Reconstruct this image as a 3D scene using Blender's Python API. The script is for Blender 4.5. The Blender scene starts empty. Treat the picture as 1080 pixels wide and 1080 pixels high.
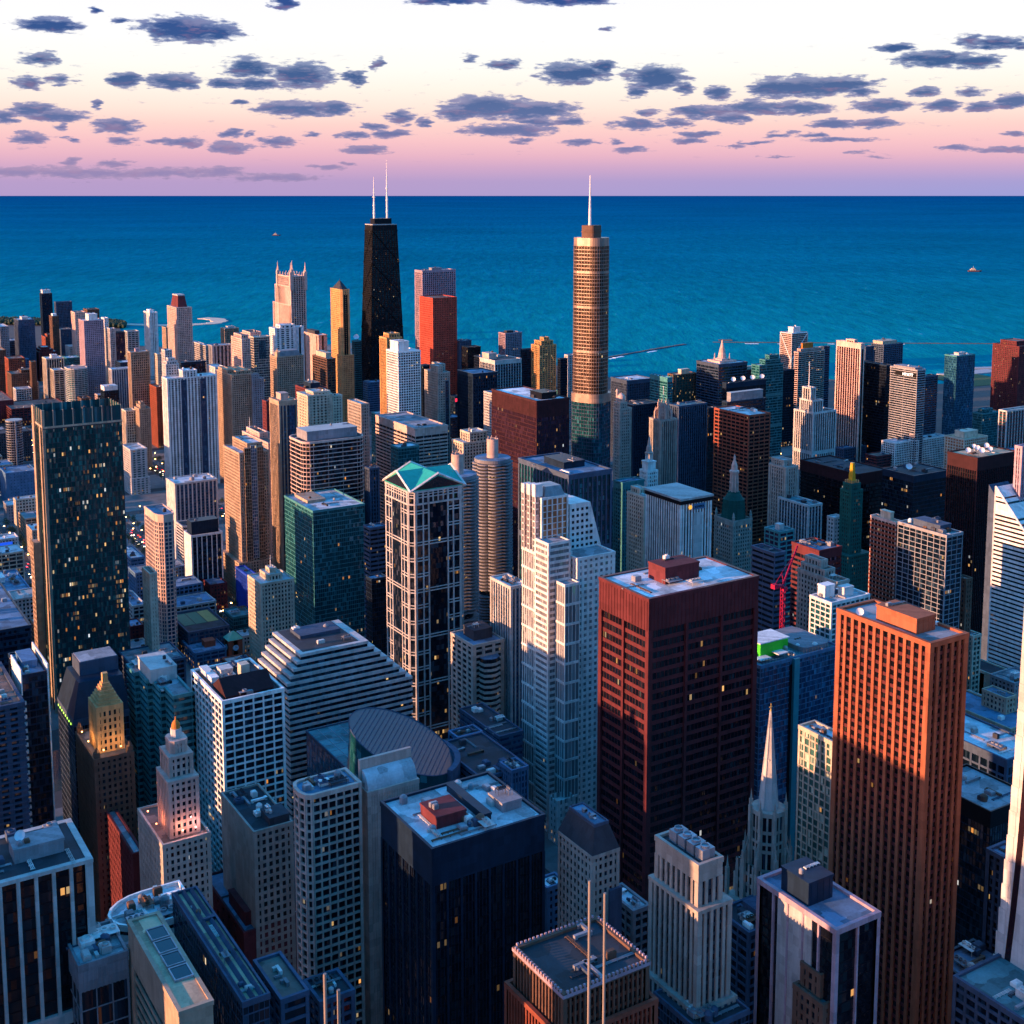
import bpy, math, random
from math import radians as R
random.seed(7)
sc = bpy.context.scene
col = sc.collection
# ---------------------------------------------------------------- camera
AZ, PIT, FPX = R(31.7), R(7.25), 1352.0
CX, CY, CZ = 540.0, 363.0, 412.0
ca, sa, cp, sp = math.cos(AZ), math.sin(AZ), math.cos(PIT), math.sin(PIT)
FW = (sa*cp, ca*cp, -sp); RT = (ca, -sa, 0.0); UP = (sa*sp, ca*sp, cp)
cd = bpy.data.cameras.new('camera'); cam = bpy.data.objects.new('camera', cd); col.objects.link(cam)
cam.location = (0, 0, CZ); cam.rotation_euler = (math.pi/2 - PIT, 0, -AZ)
cd.sensor_width = 36.0; cd.lens = 36.0*FPX/1080.0
cd.shift_x = 0.0; cd.shift_y = -(540.0-CY)/1080.0
cd.clip_start = 1.0; cd.clip_end = 200000.0
sc.camera = cam
# ---------------------------------------------------------------- light
SUN_AZ, SUN_EL = R(282), R(7.0)
sl = bpy.data.lights.new('sun', 'SUN'); sun = bpy.data.objects.new('sun', sl); col.objects.link(sun)
sl.energy = 5.0; sl.angle = R(0.5); sl.color = (1.0, 0.49, 0.26)
sun.rotation_euler = (math.pi/2 - SUN_EL, 0, -SUN_AZ + math.pi)
sun.location = (-500, 300, 900)
sc.view_settings.view_transform = 'Standard'; sc.view_settings.look = 'None'
sc.view_settings.exposure = 1.22; sc.view_settings.gamma = 1.0
sc.cycles.use_denoising = True
sc.cycles.max_bounces = 5; sc.cycles.diffuse_bounces = 3; sc.cycles.glossy_bounces = 2
sc.cycles.caustics_reflective = False; sc.cycles.caustics_refractive = False
sc.cycles.sample_clamp_indirect = 4.0

def s2l(c):
    return tuple(((v/255.0)/12.92 if v/255.0 <= 0.04045 else ((v/255.0+0.055)/1.055)**2.4) for v in c)

class NT:
    """tiny helper to wire shader nodes"""
    def __init__(s, tree): s.t = tree; s.n = tree.nodes; s.l = tree.links
    def new(s, typ, **kw):
        nd = s.n.new(typ)
        for k, v in kw.items(): setattr(nd, k, v)
        return nd
    def put(s, sock, v):
        if isinstance(v, bpy.types.NodeSocket): s.l.new(v, sock)
        elif v is not None: sock.default_value = v
    def m(s, op, a, b=None, c=None, clamp=False):
        nd = s.n.new('ShaderNodeMath'); nd.operation = op; nd.use_clamp = clamp
        s.put(nd.inputs[0], a); s.put(nd.inputs[1], b); s.put(nd.inputs[2], c)
        return nd.outputs[0]
    def v(s, op, a, b=None, sca=None):
        nd = s.n.new('ShaderNodeVectorMath'); nd.operation = op
        s.put(nd.inputs[0], a); s.put(nd.inputs[1], b)
        if sca is not None: s.put(nd.inputs['Scale'], sca)
        return nd.outputs['Value'] if op in ('LENGTH', 'DOT_PRODUCT') else nd.outputs[0]
    def mix(s, f, a, b, blend='MIX'):
        nd = s.n.new('ShaderNodeMix'); nd.data_type = 'RGBA'; nd.blend_type = blend
        s.put(nd.inputs['Factor'], f)
        for sock, val in ((nd.inputs['A'], a), (nd.inputs['B'], b)): pass
        s.put(nd.inputs[6], a if not isinstance(a, tuple) else (*a[:3], 1)); s.put(nd.inputs[7], b if not isinstance(b, tuple) else (*b[:3], 1))
        return nd.outputs[2]
    def ramp(s, f, stops, interp='LINEAR'):
        nd = s.n.new('ShaderNodeValToRGB'); cr = nd.color_ramp; cr.interpolation = interp
        while len(cr.elements) > 1: cr.elements.remove(cr.elements[-1])
        for i, (p, c) in enumerate(stops):
            e = cr.elements[0] if i == 0 else cr.elements.new(p)
            e.position = p; e.color = (*c[:3], 1)
        s.put(nd.inputs[0], f); return nd.outputs[0]
    def noise(s, vec, scale, detail=3.0, rough=0.55, dim='3D'):
        nd = s.n.new('ShaderNodeTexNoise'); nd.noise_dimensions = dim
        s.put(nd.inputs['Vector'], vec); nd.inputs['Scale'].default_value = scale
        nd.inputs['Detail'].default_value = detail; nd.inputs['Roughness'].default_value = rough
        return nd.outputs['Fac']
    def sep(s, vec):
        nd = s.n.new('ShaderNodeSeparateXYZ'); s.put(nd.inputs[0], vec); return nd.outputs
    def comb(s, x, y, z):
        nd = s.n.new('ShaderNodeCombineXYZ'); s.put(nd.inputs[0], x); s.put(nd.inputs[1], y); s.put(nd.inputs[2], z); return nd.outputs[0]
    def maprange(s, v, a, b, c=0.0, d=1.0, smooth=True):
        nd = s.n.new('ShaderNodeMapRange'); nd.interpolation_type = 'SMOOTHSTEP' if smooth else 'LINEAR'
        s.put(nd.inputs[0], v)
        for i, x in enumerate((a, b, c, d)): nd.inputs[i+1].default_value = x
        return nd.outputs[0]

# ---------------------------------------------------------------- sky
def direction(px, py):
    u = (px-CX)/FPX; v = (CY-py)/FPX
    d = [FW[i]+u*RT[i]+v*UP[i] for i in range(3)]
    L = math.sqrt(sum(k*k for k in d)); return [k/L for k in d]
def azel(px, py):
    d = direction(px, py); return math.degrees(math.atan2(d[0], d[1])), math.degrees(math.asin(d[2]))

# every cloud: picture of its middle and half extents in degrees of arc, then darkness
CLOUDS = [  # (px, py, half width px, half height px, strength)
 (53,26,36,9,1.0),(196,31,50,15,1.1),(232,33,26,9,.9),(128,22,10,3,.6),(42,62,20,8,.7),(30,87,18,7,.8),(66,84,15,6,.7),(132,84,20,9,1.0),
 (183,86,34,9,1.0),(262,72,26,12,.9),(238,88,20,7,1.0),(270,88,24,6,.9),(318,80,36,15,1.1),(372,80,12,6,.7),(300,2,13,9,.9),(253,108,12,4,.8),(312,115,44,9,1.0),(352,114,22,8,.8),
 (100,11,6,4,.7),(36,115,28,7,1.0),(58,122,36,7,1.0),(8,123,12,8,1.0),(102,110,6,5,.6),(123,133,25,9,1.0),(33,145,20,7,.95),(75,147,8,3,.6),(63,134,8,4,.6),
 (130,149,18,4,.7),(190,150,30,5,.9),(240,156,26,7,.95),(243,140,14,4,.8),(292,150,22,5,.9),(264,142,5,3,.6),(386,158,26,5,.9),(367,172,9,2,.7),
 (330,141,9,2.5,.6),(120,173,22,3.5,.8),(75,171,10,5,.7),(20,181,60,6,.75),(90,183,60,6,.8),(170,182,50,6,.75),(230,181,30,6,.75),(290,187,46,4.5,.6),(345,176,16,2.5,.6),
 (398,67,6,7,.6),(376,84,9,8,.6),(424,124,15,8,.9),(395,133,14,4,.8),(412,141,22,4.5,.9),(372,143,18,4.5,.9),(448,129,9,4,.7),
 (470,1,46,4,.9),(600,0,50,6,1.2),(497,62,8,4,.5),(532,68,20,6,.8),(605,77,40,12,1.1),(636,70,12,8,.9),(640,31,7,3,.5),
 (692,82,34,14,1.1),(672,96,12,6,.7),(515,113,48,13,1.1),(560,116,52,10,1.1),(485,118,26,9,1.0),(600,128,16,6,.8),(537,137,52,7,1.1),(565,128,24,5,.9),(553,148,12,3,.7),
 (612,150,18,4,.85),(672,131,28,6.5,1.0),(664,158,16,3.5,.8),(683,119,14,4,.7),(650,150,6,3,.5),(715,130,16,5,.9),(742,118,38,7,1.0),(776,125,16,6,.9),
 (846,92,56,12,1.2),(884,89,44,10,1.1),(905,97,18,5,.7),(815,93,28,12,1.0),(757,98,14,8,.8),(722,93,10,6,.8),(796,114,38,8,1.05),(845,114,34,7,1.05),(770,126,22,5,.95),(736,141,24,4,.9),(728,148,18,3.5,.85),
 (880,131,24,5,1.0),(920,130,26,5,1.0),(930,111,34,8,1.0),(975,97,17,5,.85),(992,111,22,6,.95),(1035,113,20,6,.9),(1068,107,20,9,1.0),(1024,97,14,5,.5),
 (985,62,44,9,1.1),(1030,65,26,8,1.0),(945,50,24,5,.95),(1052,45,34,8,.95),(1025,42,16,7,.7),(1078,50,10,4,.8),(825,142,14,3,.6),(890,147,36,2.5,.8),(860,143,16,3,.7),
 (1070,142,16,3,.8),(1010,156,24,3.5,.9),(1060,158,32,3.5,.9),(925,166,12,1.8,.5),(820,166,16,1.5,.4),(900,161,14,1.5,.4),(775,154,12,1.8,.5),(795,150,20,2,.6),
]
w = bpy.data.worlds.new("World"); sc.world = w; w.use_nodes = True
def build_world():
    k = NT(w.node_tree); k.n.clear()
    tc = k.new('ShaderNodeTexCoord'); d = tc.outputs['Generated']
    x, y, z = k.sep(d)
    az = k.m('MULTIPLY', k.m('ARCTAN2', x, y), 180/math.pi)
    el = k.m('MULTIPLY', k.m('ARCSINE', z), 180/math.pi)
    # clear evening sky over the lake, opposite the sunset
    stops = [(-1.2,(172,154,204)),(0.0,(182,156,202)),(0.6,(208,166,200)),(1.1,(230,178,198)),(1.7,(245,192,199)),(2.4,(252,208,202)),(3.1,(255,228,216)),(4.0,(255,243,231)),(4.9,(255,251,244)),(6.0,(254,252,251)),(9,(247,247,255)),(16,(225,238,255)),(28,(48,148,226)),(90,(34,112,176))]
    lo, hi = -2.0, 91.0
    # squeeze elevations so the ramp has room near the horizon
    f = lambda e: math.sqrt(max(0, (e-lo)/(hi-lo)))
    fe = k.m('SQRT', k.m('DIVIDE', k.m('SUBTRACT', k.m('MAXIMUM', el, lo+0.001), lo), hi-lo))
    east = k.ramp(fe, [(f(e), s2l(c)) for e, c in stops])
    west_stops = [(-1.2,(150,90,70)),(1.0,(235,150,90)),(7,(235,160,100)),(16,(130,140,165)),(30,(24,126,200)),(90,(34,112,176))]
    west = k.ramp(fe, [(f(e), s2l(c)) for e, c in west_stops])
    dusk_stops = [(-1.2,(36,84,122)),(3,(40,116,168)),(12,(34,130,190)),(30,(10,122,190)),(90,(34,112,176))]
    dusk = k.ramp(fe, [(f(e), s2l(c)) for e, c in dusk_stops])
    hor = k.v('NORMALIZE', k.comb(x, y, 0.0))
    de = k.v('DOT_PRODUCT', hor, (math.sin(R(38)), math.cos(R(38)), 0))
    dw = k.v('DOT_PRODUCT', hor, (math.sin(SUN_AZ), math.cos(SUN_AZ), 0))
    west = k.v('SCALE', west, None, k.m('ADD', 1.0, k.m('MULTIPLY', k.maprange(el, 22.0, 4.0), 0.7)))
    base = k.mix(k.maprange(dw, -0.1, 0.95), dusk, west)
    base = k.mix(k.maprange(de, 0.05, 0.75), base, east)
    # near the horizon the eastern glow is as bright as the exposure of the picture asks
    base = k.v('SCALE', base, None, k.m('SUBTRACT', 1.0, k.m('MULTIPLY', k.maprange(de, 0.05, 0.75), k.maprange(el, 26.0, 10.0, 0.0, 0.53))))
    # the right half of the eastern horizon is a little bluer
    blu = k.m('MULTIPLY', k.maprange(az, 20, 60), k.maprange(el, 1.4, -0.8))
    base = k.mix(k.m('MULTIPLY', blu, 0.5), base, s2l((88,112,162)))
    # broken clouds
    wv = k.comb(k.m('MULTIPLY', az, 1.0), k.m('MULTIPLY', el, 3.6), 0.0)
    wn = k.new('ShaderNodeTexNoise'); k.put(wn.inputs['Vector'], wv)
    wn.inputs['Scale'].default_value = 1.1; wn.inputs['Detail'].default_value = 3.0; wn.inputs['Roughness'].default_value = 0.55
    warp = k.v('SUBTRACT', wn.outputs['Color'], (0.5, 0.5, 0.5))
    P = k.v('ADD', k.comb(az, el, 0.0), k.v('MULTIPLY', warp, (1.2, 0.40, 0.0)))
    # clouds sorted into layers whose bearings do not overlap; each layer looks its cloud up by bearing
    A0, A1 = -5.0, 70.0
    items = []
    for (cx_, cy_, hx, hy, st) in CLOUDS:
        a0, e0 = azel(cx_, cy_); a1, _ = azel(cx_+hx, cy_); _, e1 = azel(cx_, cy_-hy); items.append((a0, e0, a1-a0, e1-e0, st))
    layers = []
    for it in sorted(items):
        for L in layers:
            if len(L) < 30 and it[0]-L[-1][0] > 1.35*(it[2]+L[-1][2])+.25: L.append(it); break
        else: layers.append([it])
    px_, py_, _ = k.sep(P)
    fa = k.m('DIVIDE', k.m('SUBTRACT', px_, A0), A1-A0)
    best, side = None, None
    for L in layers:
        s1, s2 = [], []
        for i, it in enumerate(L):
            pos = 0.0 if i == 0 else ((L[i-1][0]+L[i-1][2]*1.2+it[0]-it[2]*1.2)/2-A0)/(A1-A0)
            s1.append((pos, ((it[0]-A0)/(A1-A0), it[1]/20, it[4]/2))); s2.append((pos, (it[2]/20, it[3]/20, 0)))
        c1 = k.sep(k.ramp(fa, s1, 'CONSTANT')); c2 = k.sep(k.ramp(fa, s2, 'CONSTANT'))
        dx = k.m('DIVIDE', k.m('MULTIPLY', k.m('SUBTRACT', fa, c1[0]), (A1-A0)), k.m('MULTIPLY', c2[0], 20.0))
        dy = k.m('DIVIDE', k.m('SUBTRACT', py_, k.m('MULTIPLY', c1[1], 20.0)), k.m('MULTIPLY', c2[1], 20.0))
        ln = k.v('LENGTH', k.comb(dx, dy, 0.0))
        r = k.m('MULTIPLY_ADD', k.m('MULTIPLY', k.m('SUBTRACT', 1.0, ln), k.m('MULTIPLY', c1[2], 2.0)), 0.85, 0.5)
        if best is None: best, side = r, dy
        else:
            gt = k.m('GREATER_THAN', r, best); side = k.m('ADD', k.m('MULTIPLY', gt, dy), k.m('MULTIPLY', k.m('SUBTRACT', 1.0, gt), side)); best = k.m('MAXIMUM', best, r)
    print('cloud layers', len(layers))
    n2 = k.noise(wv, 1.6, 5.0, 0.6)
    n3 = k.noise(wv, 0.8, 4.0, 0.6)
    dens = k.m('ADD', best, k.m('MULTIPLY', k.m('SUBTRACT', n2, 0.5), 1.45))
    mask = k.maprange(dens, 0.36, 0.66)
    wisp = k.m('MULTIPLY', k.maprange(k.noise(k.v('ADD', wv, (7.3, 2.1, 0.0)), 0.9, 6.0, 0.64), 0.60, 0.74), k.m('MULTIPLY', k.maprange(el, 0.4, 1.6), k.maprange(el, 7.0, 4.0, 0.0, 0.55)))
    mask = k.m('MAXIMUM', mask, wisp)
    thick = k.maprange(dens, 0.45, 1.0)
    lit = k.ramp(k.maprange(el, 1.0, 7.5, smooth=False), [(0.0, s2l((160,142,182))), (0.3, s2l((156,150,188))), (0.6, s2l((146,156,192))), (1.0, s2l((128,142,190)))])
    drk = k.ramp(k.maprange(el, 1.0, 7.5, smooth=False), [(0.0, s2l((122,122,174))), (0.3, s2l((84,106,160))), (0.6, s2l((46,84,142))), (1.0, s2l((32,70,142)))])
    pinkish = k.mix(k.m('MULTIPLY', k.maprange(n3, 0.5, 0.68), 0.3), drk, s2l((186,132,158)))
    top_lit = k.m('MULTIPLY', k.maprange(k.m('ADD', side, k.m('MULTIPLY', k.m('SUBTRACT', n3, 0.5), 2.0)), 0.1, 0.9), 0.6)
    pinkish = k.mix(top_lit, pinkish, lit)
    ccol = k.v('SCALE', k.mix(thick, lit, pinkish), None, 0.46)
    fade = k.maprange(el, 0.2, 1.8)
    colr = k.mix(k.m('MULTIPLY', mask, k.m('MULTIPLY_ADD', fade, 0.3, 0.7)), base, ccol)
    bg = k.new('ShaderNodeBackground'); k.put(bg.inputs[0], colr); bg.inputs[1].default_value = SKY_STRENGTH
    sky = k.new('ShaderNodeTexSky'); sky.sky_type = 'NISHITA'; sky.sun_disc = False
    sky.sun_elevation = SUN_EL; sky.sun_rotation = SUN_AZ
    bg2 = k.new('ShaderNodeBackground'); k.put(bg2.inputs[0], sky.outputs[0]); bg2.inputs[1].default_value = 0.004
    add = k.new('ShaderNodeAddShader'); k.l.new(bg.outputs[0], add.inputs[0]); k.l.new(bg2.outputs[0], add.inputs[1])
    out = k.new('ShaderNodeOutputWorld'); k.l.new(add.outputs[0], out.inputs[0])
SKY_STRENGTH = 0.93
build_world()
w.cycles.sampling_method = 'MANUAL'; w.cycles.sample_map_resolution = 512

# ---------------------------------------------------------------- surveying: from a bearing to a place
def ray(px, py):
    u = (px-CX)/FPX; v = (CY-py)/FPX
    return tuple(FW[i]+u*RT[i]+v*UP[i] for i in range(3))
def proj(x, y, z):
    d = (x, y, z-CZ); q = sum(d[i]*FW[i] for i in range(3))
    return CX+FPX*sum(d[i]*RT[i] for i in range(3))/q, CY-FPX*sum(d[i]*UP[i] for i in range(3))/q
def at_n(px, py, N):
    r = ray(px, py); t = N/r[1]; return (r[0]*t, N, CZ+r[2]*t)
def at_h(px, py, H):
    r = ray(px, py); t = (H-CZ)/r[2]; return (r[0]*t, r[1]*t, H)
def solve(f, lo, hi):
    a = f(lo)
    for _ in range(50):
        m = (lo+hi)/2
        if (f(m) > 0) == (a > 0): lo = m
        else: hi = m
    return (lo+hi)/2
def footprint(xl, xc, xr, y, N=None, H=None):
    x0, y0, z = at_n(xc, y, N) if N is not None else at_h(xc, y, H)
    d = solve(lambda t: proj(x0, y0+t, z)[0]-xl, 0, 400)
    wd = solve(lambda t: proj(x0+t, y0, z)[0]-xr, 0, 400)
    return x0, y0, wd, d, z

# ---------------------------------------------------------------- materials
MATS = {}
WALL = dict(beige=(.46,.37,.29), cream=(.56,.48,.37), white=(.77,.745,.71), pale=(.5,.48,.46), pink=(.58,.41,.35), tan=(.43,.31,.22), brown=(.15,.085,.06),
  maroon=(.13,.03,.035), brick=(.28,.075,.045), rust=(.105,.026,.030), granite=(.31,.10,.052), grey=(.24,.24,.26), dgrey=(.05,.053,.065), black=(.006,.007,.011), navy=(.012,.027,.052),
  slate=(.06,.088,.14), tealw=(.06,.23,.24), bluew=(.09,.18,.30), gold=(.55,.28,.04), green=(.01,.10,.085), stone=(.40,.345,.295), lilac=(.40,.29,.34), redgran=(.42,.07,.045),
  steel=(.32,.33,.36), goldstone=(.56,.30,.12), cerise=(.45,.012,.06), orangep=(.6,.2,.04), bronze=(.29,.215,.18), bluelit=(.015,.06,.42), umber=(.05,.016,.02))
def wallmat(key):
    nm = 'wall_'+key
    if nm in MATS: return MATS[nm]
    mt = bpy.data.materials.new(nm); mt.use_nodes = True; k = NT(mt.node_tree); b = k.n['Principled BSDF']
    tc = k.new('ShaderNodeTexCoord'); oi = k.new('ShaderNodeObjectInfo')
    o = tc.outputs['Object']
    sx, sy, sz = k.sep(o)
    off = k.m('MULTIPLY', oi.outputs['Random'], 300.0)
    n1 = k.noise(k.v('ADD', o, k.comb(off, off, 0.0)), 0.045, 4.0, 0.6)
    st = k.noise(k.comb(k.m('ADD', sx, off), sy, k.m('MULTIPLY', sz, 0.06)), 0.55, 3.0, 0.6)
    fine = k.noise(o, 1.3, 2.0, 0.6)
    val = k.m('ADD', k.m('MULTIPLY_ADD', n1, 0.5, 0.52), k.m('MULTIPLY', k.m('SUBTRACT', st, 0.5), 0.5))
    val = k.m('ADD', val, k.m('MULTIPLY', k.m('SUBTRACT', fine, 0.5), 0.22))
    cell = k.new('ShaderNodeTexWhiteNoise'); cell.noise_dimensions = '3D'
    k.put(cell.inputs['Vector'], k.comb(k.m('FLOOR', k.m('MULTIPLY', k.m('ADD', sx, sy), 0.31)), k.m('FLOOR', k.m('MULTIPLY', sz, 0.27)), off))
    val = k.m('ADD', val, k.m('MULTIPLY', k.m('SUBTRACT', cell.outputs['Value'], 0.5), 0.22))
    val = k.m('MULTIPLY', val, k.m('MULTIPLY_ADD', oi.outputs['Random'], 0.3, 1.0))
    c = WALL[key]
    colr = k.v('SCALE', k.comb(*c), None, val)
    k.put(b.inputs['Base Color'], colr)
    b.inputs['Roughness'].default_value = 0.4 if key in ('black','navy','steel','bronze','rust','gold') else 0.75
    b.inputs['Specular IOR Level'].default_value = 0.15
    if key in ('steel','bronze'): b.inputs['Metallic'].default_value = 0.35
    MATS[nm] = mt; return mt
ROOF = dict(grey=(.25,.26,.28), light=(.48,.50,.52), dark=(.022,.028,.038), blue=(.10,.19,.29), brown=(.16,.11,.09), tan=(.50,.33,.20), gravel=(.33,.32,.30), teal=(.07,.2,.22), white=(.66,.68,.70))
def roofmat(key):
    nm = 'roof_'+key
    if nm in MATS: return MATS[nm]
    mt = bpy.data.materials.new(nm); mt.use_nodes = True; k = NT(mt.node_tree); b = k.n['Principled BSDF']
    tc = k.new('ShaderNodeTexCoord'); oi = k.new('ShaderNodeObjectInfo')
    o = k.v('ADD', tc.outputs['Object'], k.comb(k.m('MULTIPLY', oi.outputs['Random'], 200.0), 0.0, 0.0))
    n1 = k.noise(o, 0.11, 5.0, 0.65); n2 = k.noise(o, 0.9, 3.0, 0.6)
    vo = k.new('ShaderNodeTexVoronoi'); vo.inputs['Scale'].default_value = 0.13; k.put(vo.inputs['Vector'], o); vo.distance = 'CHEBYCHEV'
    vcol = k.sep(vo.outputs['Color'])[0]
    val = k.m('ADD', k.m('MULTIPLY_ADD', n1, 1.3, 0.15), k.m('MULTIPLY', k.m('SUBTRACT', n2, 0.5), 0.5))
    val = k.m('ADD', val, k.m('MULTIPLY', k.m('SUBTRACT', vcol, 0.35), 0.75))
    k.put(b.inputs['Base Color'], k.v('SCALE', k.comb(*ROOF[key]), None, val)); b.inputs['Roughness'].default_value = 0.85
    MATS[nm] = mt; return mt
GLASS = dict(dark=((.002,.006,.013),(.02,.042,.068),.02), lit=((.003,.006,.012),(.03,.036,.05),.07), warm=((.016,.02,.026),(.07,.06,.055),.13), teal=((.004,.042,.052),(.03,.15,.17),.02), green=((.005,.042,.045),(.026,.12,.11),.2),
  blue=((.006,.035,.08),(.03,.12,.21),.01), black=((.004,.005,.009),(.012,.014,.02),.022), grey=((.03,.035,.045),(.12,.13,.15),.012), bronze=((.035,.02,.014),(.10,.06,.04),.03), pale=((.06,.08,.10),(.22,.25,.27),.015), orange=((.30,.11,.05),(.62,.26,.12),.02), painted_reflect=((.15,.155,.165),(.36,.36,.36),.01),  # orange: sunset reflection put into the glass colour
  purple=((.02,.012,.03),(.06,.03,.06),.05), curtain=((.03,.09,.08),(.45,.50,.40),.03))
def glassmat(key):
    nm = 'glass_'+key
    if nm in MATS: return MATS[nm]
    mt = bpy.data.materials.new(nm); mt.use_nodes = True; k = NT(mt.node_tree); b = k.n['Principled BSDF']
    uv = k.new('ShaderNodeUVMap').outputs[0]; oi = k.new('ShaderNodeObjectInfo')
    u, v, _ = k.sep(uv)
    fu, fv = k.m('FLOOR', u), k.m('FLOOR', v)
    rnd = k.m('MULTIPLY', oi.outputs['Random'], 91.7)
    wn = k.new('ShaderNodeTexWhiteNoise'); wn.noise_dimensions = '3D'; k.put(wn.inputs['Vector'], k.comb(fu, fv, rnd))
    r = wn.outputs['Value']; c1, c2, c3 = k.sep(wn.outputs['Color'])
    wf = k.new('ShaderNodeTexWhiteNoise'); wf.noise_dimensions = '3D'; k.put(wf.inputs['Vector'], k.comb(k.m('FLOOR', k.m('MULTIPLY', u, 0.22)), fv, rnd))
    a, c, lit = GLASS[key]
    blind = k.maprange(r, 0.62, 1.0)
    colr = k.mix(blind, a, c)
    big = k.noise(k.comb(k.m('MULTIPLY', u, 0.13), k.m('MULTIPLY', v, 0.09), rnd), 1.0, 2.0, 0.5)
    colr = k.v('SCALE', colr, None, k.m('MULTIPLY_ADD', big, 1.5, 0.3))
    k.put(b.inputs['Base Color'], colr)
    b.inputs['Roughness'].default_value = 0.07; b.inputs['Specular IOR Level'].default_value = 0.45
    geo = k.new('ShaderNodeNewGeometry')
    jit = k.v('SCALE', k.v('SUBTRACT', wn.outputs['Color'], (0.5, 0.5, 0.5)), None, 0.14)
    k.put(b.inputs['Normal'], k.v('NORMALIZE', k.v('ADD', geo.outputs['Normal'], jit)))
    # lamps left on behind some panes
    on = k.m('LESS_THAN', c2, lit*0.3)
    row = k.m('MULTIPLY', k.m('LESS_THAN', wf.outputs['Value'], lit*0.3), k.m('LESS_THAN', c2, 0.55))
    on = k.m('MAXIMUM', on, row)
    on = k.m('MAXIMUM', on, k.m('MULTIPLY', k.m('LESS_THAN', fv, 1.5), k.m('LESS_THAN', c2, 0.4)))
    fr = k.m('FRACT', v); shape = k.m('MULTIPLY', k.m('GREATER_THAN', fr, 0.3), k.m('LESS_THAN', k.m('ABSOLUTE', k.m('SUBTRACT', k.m('FRACT', u), 0.5)), 0.36))
    pw = k.m('MULTIPLY', k.m('MULTIPLY', on, shape), k.m('MULTIPLY_ADD', k.m('POWER', c3, 3.0), 0.42, 0.04))
    k.put(b.inputs['Emission Color'], k.ramp(c1, [(0.0, (1.0, .33, .05)), (0.5, (1.0, .58, .2)), (0.85, (1.0, .72, .38)), (1.0, (.8, .9, 1.0))])); k.put(b.inputs['Emission Strength'], pw)
    MATS[nm] = mt; return mt
def flat(key, c, rough=0.7, emit=None, es=1.0, metal=0.0):
    nm = 'plain_'+key
    if nm in MATS: return MATS[nm]
    mt = bpy.data.materials.new(nm); mt.use_nodes = True; k = NT(mt.node_tree); b = k.n['Principled BSDF']
    tc = k.new('ShaderNodeTexCoord')
    n1 = k.noise(tc.outputs['Object'], 0.35, 4.0, 0.6)
    k.put(b.inputs['Base Color'], k.v('SCALE', k.comb(*c), None, k.m('MULTIPLY_ADD', n1, 0.7, 0.62))); b.inputs['Roughness'].default_value = rough; b.inputs['Metallic'].default_value = metal
    if emit: b.inputs['Emission Color'].default_value = (*emit, 1); b.inputs['Emission Strength'].default_value = es
    MATS[nm] = mt; return mt

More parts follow.
